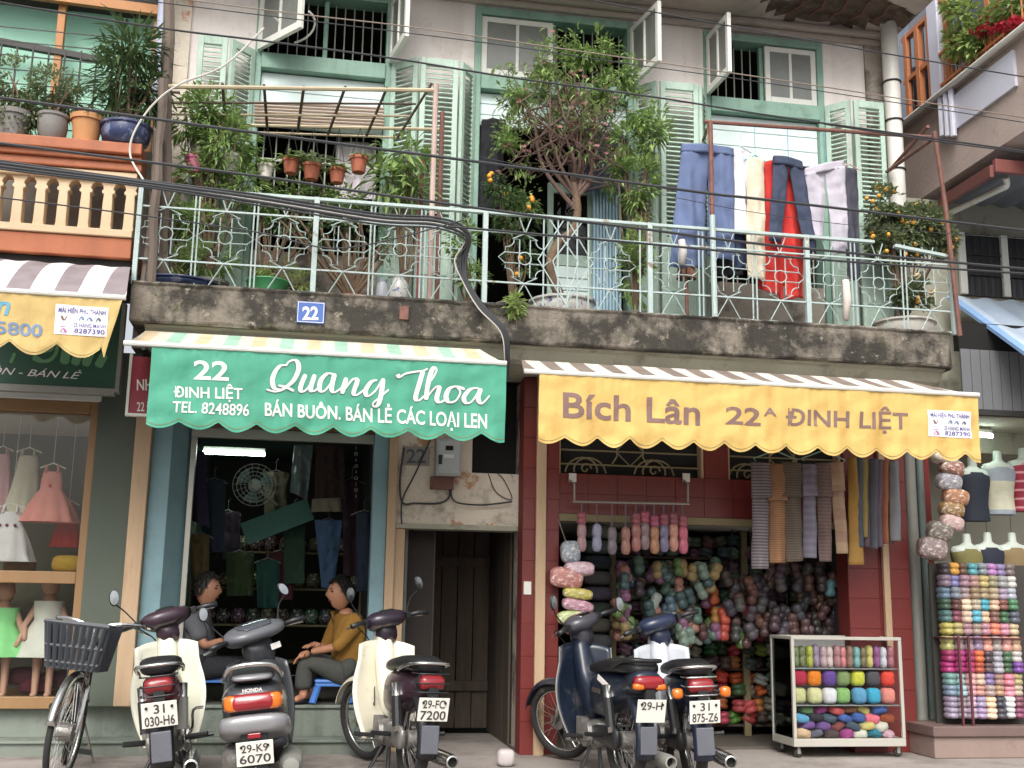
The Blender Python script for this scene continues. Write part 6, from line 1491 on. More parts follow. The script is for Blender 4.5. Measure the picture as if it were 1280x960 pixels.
# ---------------- passage: meter, number, cables, bag
MB_ = thing('electricity_meter', 'grey metal electricity meter box on the plaster above the passage', 'meter', P(560, 612, -.1))
x0, x1, z0, z1 = rect(545, 548, 577, 595, -.12)
obj('box', Geo().box(x0, x1, -.12, -.003, z0, z1), mat('meter_grey', '#a7a9a9', .4, .05, 5, .02, metal=.3), MB_, bevel=.006)
obj('door', Geo().box(x0+.02, x1-.02, -.127, -.121, z0+.02, z1-.02), mat('meter_door', '#b6b8b8', .4, .05, 5, .02, metal=.3), MB_, bevel=.003)
w_ = x1-x0; h_ = z1-z0
obj('window', Geo().box(x0+w_*.36, x0+w_*.66, -.131, -.128, z0+h_*.68, z0+h_*.8), m_black, MB_); obj('sticker', Geo().box(x0+w_*.3, x0+w_*.7, -.130, -.128, z0+h_*.47, z0+h_*.57), m_paper, MB_)
obj('lock', Geo().box(x0+w_*.1, x0+w_*.24, -.135, -.128, z0+h_*.3, z0+h_*.55), m_iron, MB_)
obj('base_board', Geo().box(x0-.03, x1-.05, -.06, -.003, z0-.1, z0-.002), m_rust, MB_)
PN = obj('painted_number', Geo().box(P(503, 570, -.004).x, P(537, 570, -.004).x, -.005, -.002, P(520, 582, 0).z, P(520, 558, 0).z), mat('grey_paint_patch', '#97938a', .8, .12, 6, .1), label='faded stencilled number 22 on the passage plaster', cat='number')
lettering('22', (508, 561, 532, 579), -.008, mat('faded_ink', '#5d6070', .8, .2, 12, 0), PN, .02)
cable('black cable forking left from the meter to the shop frame', [(562, 608), (561, 622), (548, 629), (520, 629), (503, 628), (500, 600), (505, 560)], -.03, .009)
cable('black cable forking right from the meter', [(564, 608), (565, 622), (575, 629), (605, 631), (640, 627)], -.03, .008)
cable('black cable dropping diagonally beside the meter', [(540, 545), (520, 590), (503, 625), (502, 655)], -.05, .008)
cable('thin loop of black wire on the plaster above the passage', [(610, 590), (620, 615), (640, 624), (630, 600), (622, 592)], -.01, .004)
pb = G0(632, 958); good('plastic_bag', 'pillow', (pb.x, pb.y, .06), (.065, .06, .06), '#cfc6c6', 'small knotted plastic bag of rubbish on the pavement by the passage', 'bag', None, mat('thin_plastic', None, .3, .2, 20, .5, coat=.4))
# ---------------- dresses in the left window
def dress(label, x, ytop, w1, yw, w2, ybot, col, Y=.35, straps=True, belt=None, name='dress', m_=None, hangto=None):
    mt_ = m_ or mat('dress_'+col, col, .85, .08, 9, .15, 90, transl=.15)
    a_, b_, c_ = P(x, ytop, Y), P(x, yw, Y), P(x, ybot, Y); s = (Y+9)/FPX
    T = thing(name, label, 'dress', (a_.x, Y, c_.z), 'dresses in the shop window'); g = Geo(); n = 40
    rows_ = [(w1*.42, a_.z), (w1*.5, a_.z*.5+b_.z*.5), (w1*.52, b_.z)]+[(w1*.52+(w2*.5-w1*.52)*(k/7)**.8, b_.z+(c_.z-b_.z)*k/7) for k in range(1, 8)]
    for i, (hw, z) in enumerate(rows_):
        for k in range(n):
            q = 2*pi*k/n; rp_ = 1+(.11*math.sin(q*9+.6*i*.2)+.07*math.sin(q*17+1)+.12*noise.noise(V((math.cos(q)*2, math.sin(q)*2, i*.3+x))))*max(0, (i-2)/7)
            g.v.append(V((a_.x+hw*s*math.cos(q)*rp_, Y+min(hw*s*.55, .2)*math.sin(q)*rp_, z)))
    g.f = [(i*n+k, i*n+(k+1) % n, (i+1)*n+(k+1) % n, (i+1)*n+k) for i in range(len(rows_)-1) for k in range(n)]
    obj('skirt_and_bodice', g, mt_, T, smooth=True)
    if straps:
        for q in (-1, 1): obj('strap', Geo().tube([V((a_.x+q*w1*.3*s, Y-.05, a_.z-.01)), V((a_.x+q*w1*.26*s, Y-.02, a_.z+.05)), V((a_.x+q*w1*.26*s, Y+.05, a_.z-.01))], .009, 5), mt_, T)
        obj('hanger', Geo().tube([V((a_.x-w1*.6*s, Y, a_.z+.03)), V((a_.x, Y, a_.z+.07)), V((a_.x+w1*.6*s, Y, a_.z+.03))], .006, 5).tube([V((a_.x, Y, a_.z+.07)), V((a_.x, Y, zz[1]))], .002, 4), m_white, T)
    if belt:
        for q in belt[1]: obj('flower', Geo().ball((a_.x+q*s, Y-w1*.52*s*.55-.012, b_.z+belt[2]*s), .013, 7, 5), mat('fl_'+belt[0], belt[0], .7, .1, 9, .1), T)
dress('salmon pink tulle dress with straps hanging in the window', 66, 590, 24, 612, 66, 653, '#e5958a', .3, belt=('#d0423c', (0,), 4))
dress('white dress with red trim hanging low in the left window', 14, 640, 26, 655, 60, 702, '#dcd6d6', .28, belt=('#7a2430', (-9, -1, 8), -2))
dress('pale pink dress hanging at the back of the window', 3, 568, 20, 585, 36, 640, '#d9a9b0', .7)
dress('cream dress hanging behind the salmon dress', 36, 570, 24, 590, 44, 645, '#cfc6b0', .65)
dress('red dress hem hanging behind the salmon dress', 86, 636, 20, 652, 34, 684, '#c23a34', .55)
for (x, yh, col, lab) in ((8, 738, '#8fd98f', 'child mannequin in a mint green dress in the lower window'), (64, 730, '#d6d2c8', 'child mannequin in a white dotted dress in the lower window')):
    Y_ = .35; s = (Y_+9)/FPX; c_ = P(x, yh, Y_); T = thing('child_mannequin', lab, 'mannequin', (c_.x, Y_, zz[4]-.03))
    msk = mat('mannequin_skin', '#c99b86', .5, .06, 4, .02); fz_ = zz[4]-.03
    sk = Geo().ball(c_, (.07, .075, .09), 12, 9).tube([c_+V((0, 0, -.07)), c_+V((0, 0, -.16)), c_+V((0, 0, -.45))], [.03, .07, .08], 10)
    for q in (-1, 1):
        sk.tube([c_+V((q*.09, 0, -.17)), c_+V((q*.16, -.03, -.32)), c_+V((q*.13, -.12, -.42))], [.028, .024, .018], 7)
        sk.tube([c_+V((q*.05, 0, -.45)), V((c_.x+q*.05, Y_, (c_.z+fz_)*.45)), V((c_.x+q*.05, Y_, fz_+.02)), V((c_.x+q*.05, Y_-.06, fz_+.015))], [.045, .035, .025, .02], 8)
    obj('body', sk, msk, T, smooth=True); g = Geo(); n = 36; zt_ = c_.z-.13; zb_ = fz_+.3
    for i in range(10):
        v = i/9; hw = .09+(.02 if v < .3 else (v-.3)*.22)
        for k in range(n):
            q = 2*pi*k/n; w2_ = hw*(1+.06*v*math.sin(q*8)); g.v.append(V((c_.x+w2_*math.cos(q), Y_+w2_*.8*math.sin(q), zt_+(zb_-zt_)*v)))
    g.f = [(i*n+k, i*n+(k+1) % n, (i+1)*n+(k+1) % n, (i+1)*n+k) for i in range(9) for k in range(n)]
    obj('dress', g, mat('dress_'+col, col, .85, .08, 9, .15, 90, stains=(('#5a2430', 14, .70, .72, .9),) if col == '#d6d2c8' else ()), T, smooth=True)
for i, (x, y, c) in enumerate(((85, 705, '#c9a03a'), (30, 845, '#5a2c34'), (45, 855, '#6a2a36'), (70, 850, '#4a2630'), (25, 708, '#8a6a44'))):
    good('display_goods', 'pillow', P(x, y, .5), (.12, .1, .07), c, f'{cname(c)} folded goods {["by the upper right corner", "in the middle", "left of centre", "at right", "on the shelf at left"][i]} of the dress window display', 'clothes', 'folded goods in the dress window', m_wool)

# more clutter inside shop 22
for i, (x, y0, y1, w_, c, Y_) in enumerate(((268, 600, 690, 14, '#3d4a5a', 1.3), (250, 668, 730, 12, '#6a5a3a', .9), (285, 640, 700, 16, '#4a3a4a', 1.9), (345, 590, 650, 16, '#5a5040', 1.9), (368, 640, 730, 14, '#3f5a4a', 1.5), (440, 600, 720, 12, '#4f3a44', 1.2), (455, 640, 740, 10, '#2f3a4a', .8), (300, 690, 745, 18, '#4a5a3a', 1.6), (350, 690, 750, 18, '#5a2f38', 1.6), (335, 700, 760, 15, '#2f5a52', 1.5))):
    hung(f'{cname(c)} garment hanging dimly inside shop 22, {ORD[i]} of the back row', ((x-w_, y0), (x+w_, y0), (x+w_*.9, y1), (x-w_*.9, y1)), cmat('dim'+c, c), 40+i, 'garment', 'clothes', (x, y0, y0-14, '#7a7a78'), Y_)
# ---------------- flowers on the upper right balcony
def PXc(x, y, X=WX-.02): return PX(x, y, X)
T = thing('flower_box', 'balcony flower box with red blossoms at the upper right', 'flowers', PXc(1235, 60))
lv = Geo(); fb = Geo()
y0_, y1_ = PXc(1275, 40).y, PXc(1205, 80).y
obj('trough', Geo().box(WX+.02, WX+.2, y0_, y1_, zu1+.01, zu1+.16), m_terra, T, bevel=.01)
for k in range(9):
    yy = y0_+(y1_-y0_)*(k+.5)/9; cloud(lv, V((WX+.05, yy, zu1+.3)), (.14, .11, .17), 60, .07, .03, .5)
for (x, y) in ((1222, 41), (1232, 38), (1240, 37), (1252, 33), (1262, 31), (1268, 27), (1228, 44), (1258, 36), (1270, 33), (1264, 36), (1246, 38), (1274, 28)):
    c = PXc(x, y, WX-.05)
    for k in range(22): leaf(fb, c+V((RN.uniform(-.05, .05), RN.uniform(-.05, .05), RN.uniform(-.03, .03))), V((RN.uniform(-1, 1), RN.uniform(-1, 1), RN.uniform(-.3, 1))), .045, .035, 0)
obj('foliage', lv, m_leaf, T, kind='stuff'); obj('blossoms', fb, mat('red_petal', '#b5283c', .6, .1, 9, 0, transl=.2, island=.25), T, kind='stuff')
T = thing('climbing_plant', 'light green climber hanging around the upper right column', 'plant', PXc(1200, 90))
lv = Geo()
for (x, y, r) in ((1198, 12, .14), (1210, 18, .12), (1190, 5, .1), (1196, 60, .10), (1192, 45, .08), (1215, 50, .1), (1222, 60, .1)):
    cloud(lv, PXc(x, y, WX-.02), (r, r, r), 40, .07, .04, .5)
st = Geo().tube(curve([PXc(1198, 92, WX), PXc(1194, 60, WX-.01), PXc(1202, 20, WX-.02), PXc(1215, 0, WX-.02)], 5), .008, 5)
obj('stem', st, m_bark, T); obj('foliage', lv, m_leafl, T, kind='stuff')
T = thing('drying_clothes', 'dark blue clothes drying inside the orange framed window', 'clothes', PXc(1150, 120))
for k, (x, y, w_, h_, c) in enumerate(((1142, 85, .10, .5, '#4d5668'), (1155, 80, .10, .55, '#39435a'))):
    c_ = PXc(x, y, WX+.12); g = Geo().sheet(lambda u, v: c_+V((.02*math.sin(u*9+v*3), (u-.5)*w_*3.2, -v*h_)), 12, 14, (.01, 0, 0))
    obj('cloth', g, cmat('cloth'+c, c), T, smooth=True)
FL = thing('fluorescent_lamp', 'lit fluorescent tube on the ceiling of the right hand shop', 'lamp', P(1228, 543, .3))
a_, b_ = P(1205, 541, .3), P(1240, 545, .3); obj('tube', Geo().tube([a_, b_], .02, 8), tube_m, FL); obj('fitting', Geo().bar(a_+V((0, .02, .035)), b_+V((0, .02, .035)), .07, .03), m_white, FL)
for q_ in (a_, b_): obj('drop_wire', Geo().tube([q_+V((0, .02, .04)), V((q_.x, q_.y+.02, z0_ceiling+.35))], .004, 4), m_iron, FL)
# ================================================================ motorbikes and bicycle
m_rub = mat('tyre_rubber', '#2c2b2a', .85, .2, 9, .3, 50, stains=(('#77706a', 5, .55, .7, .5),))
m_chr = mat('chrome', '#c9c9c6', .18, .1, 7, .05, metal=.95, stains=(('#77726a', 8, .58, .7, .5),))
m_eng = mat('engine_alloy', '#8d8a86', .45, .2, 12, .3, 40, metal=.6, stains=(('#4a4640', 6, .52, .66, .7),))
m_blk = mat('black_plastic', '#232325', .42, .12, 6, .1, 60)
m_seat = mat('seat_vinyl', '#1d1d1f', .45, .12, 7, .15, 80)
m_plate = mat('plate_white', '#dedbd2', .45, .06, 9, .03, stains=(('#a59f94', 7, .62, .74, .5),))
m_pink_ = mat('plate_ink', '#3d3a3c', .6, .2, 15, 0)
m_tail = mat('tail_red', '#8e1f26', .2, .15, 9, .02, coat=.6); m_amb = mat('lamp_amber', '#d9701f', .2, .1, 9, .02, coat=.6)
m_mir = mat('mirror_glass', '#c9ccd0', .05, .03, 5, 0, metal=1.0)
def loft(secs, n=18, p=2.6):
    """secs: (x, half width, z low, z high[, y offset]) -> closed rounded body"""
    g = Geo()
    for s in secs:
        x, hw, z0, z1 = s[:4]; yo_ = s[4] if len(s) > 4 else 0
        for k in range(n):
            a = 2*pi*k/n; c, q = math.cos(a), math.sin(a)
            g.v.append(V((x, yo_+math.copysign(abs(c)**(2/p), c)*hw, (z0+z1)/2+math.copysign(abs(q)**(2/p), q)*(z1-z0)/2)))
    m_ = len(secs)
    g.f = [(i*n+k, i*n+(k+1) % n, (i+1)*n+(k+1) % n, (i+1)*n+k) for i in range(m_-1) for k in range(n)]+[tuple(range(n))[::-1], tuple((m_-1)*n+k for k in range(n))]
    return g
def wheel(T, c, R_, r_, spokes=28, M=None, wide=1.0, rim=None):
    g = Geo().torus((0, 0, 0), R_-r_, r_, 'y', 40, 10)
    for v in g.v: v.y *= wide
    A = (M or Matrix()) @ Matrix.Translation(c)
    w_ = obj('wheel', g.xf(A), m_rub, T, smooth=True)
    obj('rim', Geo().torus((0, 0, 0), R_-2*r_+.004, .011, 'y', 36, 6).xf(A), rim or m_chr, w_, smooth=True)
    obj('hub', Geo().lathe([(.03, -.05), (.055, -.045), (.055, .045), (.03, .05)], (0, 0, 0), 16, 'y').xf(A), m_eng, w_, smooth=True, autosm=True)
    if spokes:
        sg = Geo()
        for k in range(spokes):
            a = 2*pi*k/spokes; b = a+(.45 if k % 2 else -.45); s_ = 1 if k % 4 < 2 else -1
            sg.tube([(.05*math.cos(b), .03*s_, .05*math.sin(b)), ((R_-2*r_)*math.cos(a), 0, (R_-2*r_)*math.sin(a))], .0018, 3)
        obj('spokes', sg.xf(A), m_chr, w_, kind='stuff')
    return w_
def fender(T, c, R_, a0, a1, hw, mt, M=None, name='mudguard', n=18):
    g = Geo()
    def f(u, v):
        a = a0+(a1-a0)*u; q = (v-.5)*2; rr = R_-.03*q*q
        return V((c[0]+rr*math.cos(a), hw*q, c[2]+rr*math.sin(a)))
    g.sheet(f, n, 6); 
    if M: g.xf(M)
    o = obj(name, g, mt, T, smooth=True); sm = o.modifiers.new('t', 'SOLIDIFY'); sm.thickness = .006; return o
def plate(T, pos, tilt, l1, l2, w_=.19, h_=.14):
    M = Matrix.Translation(pos) @ Matrix.Rotation(tilt, 4, 'Y')
    p_ = obj('number_plate', Geo().box(-.004, .002, -w_/2, w_/2, -h_/2, h_/2).xf(M), m_plate, T, bevel=.002)
    for s, z0, z1, f in ((l1, .008, .058, .62 if len(l1) < 4 else .72), (l2, -.06, -.006, .84)):
        if not s: continue
        vs, fs = textgeo(s, .012); x0 = min(v.x for v in vs); x1 = max(v.x for v in vs); y0 = min(v.y for v in vs); y1 = max(v.y for v in vs)
        W_ = w_*f*(.5 if len(s) < 4 else 1)
        obj('lettering', Geo().add([M @ V((-.0065, -((v.x-x0)/(x1-x0)-.5)*W_, z0+(v.y-y0)/(y1-y0)*(z1-z0))) for v in vs], fs), m_pink_, p_)
    for q in (-1, 1): obj('bolt', Geo().lathe([(.008, -.012), (.008, -.004)], (0, 0, 0), 8, 'x').xf(M @ Matrix.Translation((0, q*w_*.36, h_*.3))), m_blk, p_)
def steerM(a): 
    ax = V((-.36, 0, .69)).normalized(); p = V((.84, 0, .98))
    return Matrix.Translation(p) @ Matrix.Rotation(a, 4, ax) @ Matrix.Translation(-p)
def place(T, pos, rz, lean):
    M = Matrix.Translation(pos) @ Matrix.Rotation(rz, 4, 'Z') @ Matrix.Rotation(lean, 4, 'X'); T.matrix_world = M; MW[T] = M
def mirror(T, base, top, M, tilt=0):
    st = obj('mirror', Geo().tube(curve([V(base), V(base).lerp(V(top), .5)+V((.03, 0, .02)), V(top)], 4), .005, 6).xf(M), m_blk, T)
    h_ = Geo().ball((0, 0, 0), (.012, .032, .055), 14, 8).xf(M @ Matrix.Translation(V(top)+V((0, 0, .045))) @ Matrix.Rotation(tilt, 4, 'X'))
    obj('housing', h_, m_blk, st, smooth=True)
    obj('glass', Geo().lathe([(.001, 0), (.045, .001)], (0, 0, 0), 14, 'x').xf(M @ Matrix.Translation(V(top)+V((-.0135, 0, .045))) @ Matrix.Rotation(tilt, 4, 'X') @ Matrix.Scale(.62, 4, (0, 1, 0)) @ Matrix.Scale(1.05, 4, (0, 0, 1))), m_mir, st)
def cub(label, shield, body, cowl, l1, l2, pos, rz, lean, steer, style='dream', basket=False, mirrors=(1, 1), exh=-1):
    T = thing('motorbike', label, 'motorbike', (0, 0, 0), 'motorbikes parked on the pavement')
    S_ = steerM(steer); Z0 = .285
    sh = mat('paint_'+shield, shield, .28, .05, 3, .03, coat=.3, stains=(('#8f8a7c', 4, .54, .74, .45), ('#5d564a', 14, .66, .72, .4))); bd = mat('paint_'+body, body, .34, .1, 3, .03, coat=.25, stains=(('#8a8278', 4, .54, .76, .3),)); cw = mat('paint_'+cowl, cowl, .35, .08, 4, .04, coat=.3)
    wheel(T, (0, 0, Z0), .285, .036); wheel(T, (1.21, 0, Z0), .282, .031, M=S_)
    fender(T, (0, 0, Z0), .325, rad(75), rad(196), .062, m_blk if style == 'dream' else bd)
    obj('mudflap', Geo().box(-.352, -.340, -.055, .055, .235, .40), mat('mudflap_grey', '#5c5e66', .5, .1, 6, .1), T, bevel=.008)
    fender(T, (1.21, 0, Z0), .315, rad(20), rad(165), .055, sh if style != 'wave' else bd, S_)
    for q in (-1, 1):
        obj('fork_leg', Geo().tube([(1.21, q*.075, Z0), (1.02, q*.075, .62)], [.017, .024], 8).xf(S_), m_chr if style != 'dream' else sh, T, smooth=True)
        obj('fork_leg', Geo().tube([(1.02, q*.06, .62), (.87, q*.05, .93)], .022, 8).xf(S_), sh, T)
        obj('shock', Geo().tube([(.0, q*.10, .33), (.06, q*.115, .62)], [.024, .030], 10), m_chr, T, smooth=True)
        obj('shock_spring', Geo().tube([(.01, q*.103, .36), (.045, q*.112, .54)], .033, 10), m_blk if q > 0 else m_gpipe, T)
        obj('swing_arm', Geo().bar((0, q*.085, Z0), (.42, q*.08, .31), .022, .04), m_blk, T)
        obj('foot_peg', Geo().tube([(.42, q*.09, .26), (.42, q*.27, .27)], .014, 7), m_blk, T)
        obj('rear_peg', Geo().tube([(.14, q*.11, .30), (.10, q*.24, .31)], .015, 7), m_blk, T)
        for nm, xx in (('grip', 0),):
            obj('grip', Geo().tube([(.815, q*.19, 1.005), (.79, q*.26, 1.01), (.765, q*.335, 1.005)], [.016, .019, .018], 9).xf(S_), m_blk, T, smooth=True)
            obj('lever', Geo().tube([(.845, q*.2, .995), (.86, q*.25, .99), (.835, q*.335, .985)], .006, 5).xf(S_), m_chr, T)
            obj('switch', Geo().box(.795, .84, min(q*.165, q*.20), max(q*.165, q*.20), .985, 1.03).xf(S_), m_blk, T, bevel=.006)
    # leg shield
    def lsf(u, v):
        q = u*2-1; w_ = .15+.09*math.sin(min(1, v*1.25)*pi*.75)-.02*v
        return V((.86-.10*(1-v)*.9-.17*abs(q)**1.7*(1-.35*v)+.02*math.sin(v*pi), q*(w_+.0), .24+.62*v-.03*abs(q)**3))
    o = obj('leg_shield', Geo().sheet(lsf, 18, 16), sh, T, smooth=True); sm = o.modifiers.new('t', 'SOLIDIFY'); sm.thickness = .012
    obj('centre_cover', loft([(.50, .045, .36, .52), (.60, .055, .37, .56), (.70, .055, .42, .68), (.78, .06, .55, .86), (.84, .065, .72, .94), (.88, .05, .80, .95)]), sh if style == 'dream' else (bd if style == 'wave' else sh), T, smooth=True)
    # handlebar cowl
    obj('handlebar_cowl', loft([(.735, .06, .985, 1.035), (.76, .12, .96, 1.055), (.82, .17, .94, 1.065), (.89, .13, .92, 1.06), (.935, .085, .925, 1.04), (.95, .03, .95, 1.01)]).xf(S_), cw, T, smooth=True)
    obj('instrument', loft([(.755, .055, 1.035, 1.05), (.80, .065, 1.045, 1.074), (.84, .05, 1.05, 1.07)]).xf(S_), m_mir if style == 'wave' else m_blk, T, smooth=True)
    obj('steering_stem', loft([(.79, .06, .84, .98), (.86, .075, .82, .98), (.92, .05, .86, .97)]).xf(S_), cw, T, smooth=True)
    for q, on in zip((-1, 1), mirrors):
        if on: mirror(T, (.83, q*.19, 1.02), (.80, q*.30, 1.17), S_, q*.2)
    # seat, body, tail
    obj('side_cover', loft([(-.22, .045, .56, .66), (-.12, .085, .53, .69), (.06, .105, .46, .70), (.26, .115, .40, .70), (.40, .10, .40, .68), (.50, .05, .44, .60)]), bd, T, smooth=True)
    st = loft([(-.30, .05, .715, .755), (-.27, .095, .70, .785), (-.10, .115, .70, .80), (.10, .12, .69, .79), (.28, .115, .68, .765), (.44, .085, .67, .745), (.50, .04, .67, .72)], 18, 3)
    obj('seat', st, m_seat, T, smooth=True)
    if style != 'wave':
        obj('grab_rail', Geo().tube(curve([(.0, .125, .70), (-.15, .13, .735), (-.28, .11, .755), (-.325, .05, .76), (-.325, -.05, .76), (-.28, -.11, .755), (-.15, -.13, .735), (.0, -.125, .70)], 5), .011, 7), m_chr, T, smooth=True)
        obj('tail_housing', loft([(-.23, .08, .60, .70), (-.27, .09, .585, .705), (-.31, .085, .59, .70)]), m_blk, T, smooth=True)
        obj('tail_light', loft([(-.305, .082, .60, .695), (-.335, .078, .605, .685), (-.35, .06, .62, .67)], 16, 4), m_tail, T, smooth=True)
        for z in (.592, .645, .70):
            obj('guard_bar', Geo().tube(curve([(-.22, .1, z), (-.33, .10, z), (-.365, .06, z), (-.365, -.06, z), (-.33, -.10, z), (-.22, -.1, z)], 4), .0045, 5), m_chr if style != 'dream' else m_blk, T)
    else:
        obj('tail_housing', loft([(-.16, .10, .56, .72), (-.28, .105, .585, .735), (-.34, .09, .60, .72)]), bd, T, smooth=True)
        obj('tail_light', loft([(-.325, .105, .615, .705), (-.355, .098, .62, .70), (-.37, .07, .635, .688)], 16, 3.5), m_tail, T, smooth=True)
        for q in (-1, 1): obj('indicator', loft([(-.33, .04, .612, .66, q*.072), (-.362, .036, .616, .656, q*.072), (-.372, .02, .625, .648, q*.07)], 12, 3), m_amb, T, smooth=True)
        obj('grab_rail', Geo().tube(curve([(-.02, .12, .73), (-.18, .12, .78), (-.30, .09, .79), (-.32, 0, .79), (-.30, -.09, .79), (-.18, -.12, .78), (-.02, -.12, .73)], 5), .014, 7), m_blk, T, smooth=True)
        obj('decal', Geo().bar((.02, -.113, .60), (.20, -.122, .66), .004, .035).bar((.0, -.112, .585), (.30, -.122, .61), .003, .01), m_let_w, T)
        obj('decal', Geo().bar((.02, .113, .60), (.20, .122, .66), .004, .035), m_let_w, T)
    if style == 'cub50':
        for q in (-1, 1):
            i_ = obj('indicator', loft([(-.28, .028, .575, .635, q*.15), (-.33, .034, .572, .638, q*.15), (-.345, .02, .585, .625, q*.15)], 12, 3), m_amb, T, smooth=True); obj('stalk', Geo().tube([(-.26, q*.06, .61), (-.29, q*.13, .605)], .008, 5), m_blk, i_)
    plate(T, (-.375, 0, .495), rad(-12), l1, l2)
    obj('plate_bracket', Geo().box(-.365, -.33, -.03, .03, .43, .62), m_blk, T)
    # engine, exhaust, stand
    obj('engine', loft([(.30, .07, .22, .36), (.36, .10, .19, .38), (.48, .105, .19, .37), (.56, .07, .22, .35), (.60, .055, .24, .35), (.74, .055, .25, .36), (.77, .04, .27, .34)]), m_eng, T, smooth=True)
    for q in (-1, 1): obj('engine_cover', Geo().lathe([(.085, q*.095), (.08, q*.125), (.04, q*.135), (.005, q*.136)], (.42, 0, .275), 18, 'y'), m_chr if q < 0 else m_eng, T, smooth=True, autosm=True)
    for k in range(5): obj('cooling_fin', Geo().box(.61+k*.024, .618+k*.024, -.07, .07, .235, .365), m_eng, T)
    y_ = exh*.15
    obj('exhaust', Geo().tube(curve([(.66, 0, .24), (.60, y_*.7, .17), (.40, y_, .15), (.18, y_, .17)], 4), .014, 8), m_chr, T, smooth=True)
    mf = obj('silencer', Geo().lathe([(.018, .2), (.042, .12), (.046, -.02), (.046, -.30), (.040, -.345), (.030, -.348), (.028, -.30)], (0, y_, .19), 16, 'x'), m_chr if style != 'wave' else m_gpipe, T, smooth=True, autosm=True)
    obj('silencer_end', Geo().lathe([(.001, -.30), (.028, -.301)], (0, y_, .19), 14, 'x'), m_black, mf)
    obj('chain_case', loft([(-.07, .018, .24, .34, .085), (.0, .02, .22, .37, .085), (.3, .018, .25, .35, .085), (.38, .015, .27, .33, .085)]), m_blk if style != 'dream' else m_eng, T, smooth=True)
    obj('gear_pedal', Geo().tube([(.34, .12, .24), (.55, .15, .22), (.60, .19, .225)], .008, 5), m_chr, T); obj('kick_start', Geo().tube(curve([(.36, -.11, .27), (.30, -.15, .34), (.26, -.16, .44), (.26, -.22, .45)], 3), .009, 6), m_chr, T)
    obj('side_stand', Geo().tube([(.38, .09, .2), (.34, .2, .012)], .011, 6), m_blk, T)
    for q in (-1, 1): obj('centre_stand', Geo().tube([(.28, q*.07, .2), (.14, q*.11, .05)], .013, 6), m_blk, T)
    if basket:
        bg_ = Geo()
        for z, e in ((.56, .0), (.64, .012), (.72, .024)): bg_.tube([(1.0, -.12-e, z), (1.0, .12+e, z), (1.18+e, .12+e, z), (1.18+e, -.12-e, z)], .004, 4, True)
        for k in range(8):
            y = -.12+.24*k/7; bg_.tube([(1.0, y, .56), (1.0, y*1.2, .72)], .003, 3).tube([(1.18, y, .56), (1.2, y*1.2, .72)], .003, 3).tube([(1.0, y, .56), (1.18, y, .56)], .003, 3)
        obj('wire_basket', bg_.xf(S_ @ Matrix.Translation((-.02, .0, .1))), m_iron, T)
    for q, x2 in ((-1, .72), (1, .74), (1, .78)):
        obj('control_cable', Geo().tube(curve([S_ @ V((.85, q*.2, .99)), S_ @ V((.98, q*.14, .97)), V((.95, q*.05, .80)), V((x2, q*.06, .42))], 5), .0045, 5), m_blk, T)
    obj('side_badge', Geo().bar((.16, -.119, .57), (.30, -.121, .575), .004, .03), m_chr, T); obj('side_badge', Geo().bar((.16, .119, .57), (.30, .121, .575), .004, .03), m_chr, T)
    obj('shield_trim', Geo().tube([lsf(0, v_/12) for v_ in range(13)], .006, 5), m_gpipe if style == 'wave' else sh, T); obj('shield_trim', Geo().tube([lsf(1, v_/12) for v_ in range(13)], .006, 5), m_gpipe if style == 'wave' else sh, T)
    place(T, pos, rz, lean); return T
def from_px(front, rearx, wb=1.21):
    """front wheel touches the pavement at pixel `front`; rear wheel lies on pixel column rearx, one wheelbase away"""
    F = G0(*front); best = None
    for k in range(200):
        Y = F.y-.2-k*.007; Rr = V((P(rearx, 930, Y).x, Y, 0)); d = abs((F-Rr).length-wb)
        if best is None or d < best[0]: best = (d, Rr)
    Rr = best[1]; return Rr, math.atan2(F.y-Rr.y, F.x-Rr.x)
def hd_(t): return rad(90+t)
p1 = V((P(214, 930, -1.95).x, -1.95, 0))
cub('cream white motorbike with wire basket and plate 31 030-H6, leftmost', '#dcdccb', '#6d2a34', '#3a2a34', '31', '030-H6', p1, hd_(4), rad(-7), rad(20), 'dream', True, (0, 1))
p3, r3 = from_px((452, 951), 514)
cub('cream white motorbike with plate 29-FC 7200 parked before the passage', '#e2ddca', '#3a2430', '#2f2633', '29-FC', '7200', p3, r3, rad(2), rad(24), 'dream', False, (1, 1))
p4, r4 = from_px((700, 951), 782)
cub('dark navy motorbike with amber tail light parked before the red shop', '#232c40', '#232c40', '#4b4a52', '29-H3', '', p4, r4, rad(-5), rad(32), 'wave', False, (0, 1), -1) if 0 else None
cub('dark navy motorbike with amber tail lamps parked before the red shop', '#1d2636', '#1b2332', '#47464d', '29-H', '', p4, r4, rad(1), rad(34), 'wave', False, (0, 1))
p5, r5 = from_px((818, 951), 868)
cub('white motorbike with blue seat and plate 31 875-Z6 beside the navy one', '#bcc0c6', '#1f2740', '#262e46', '31', '875-Z6', p5, r5, rad(-3), rad(26), 'cub50', False, (0, 1))

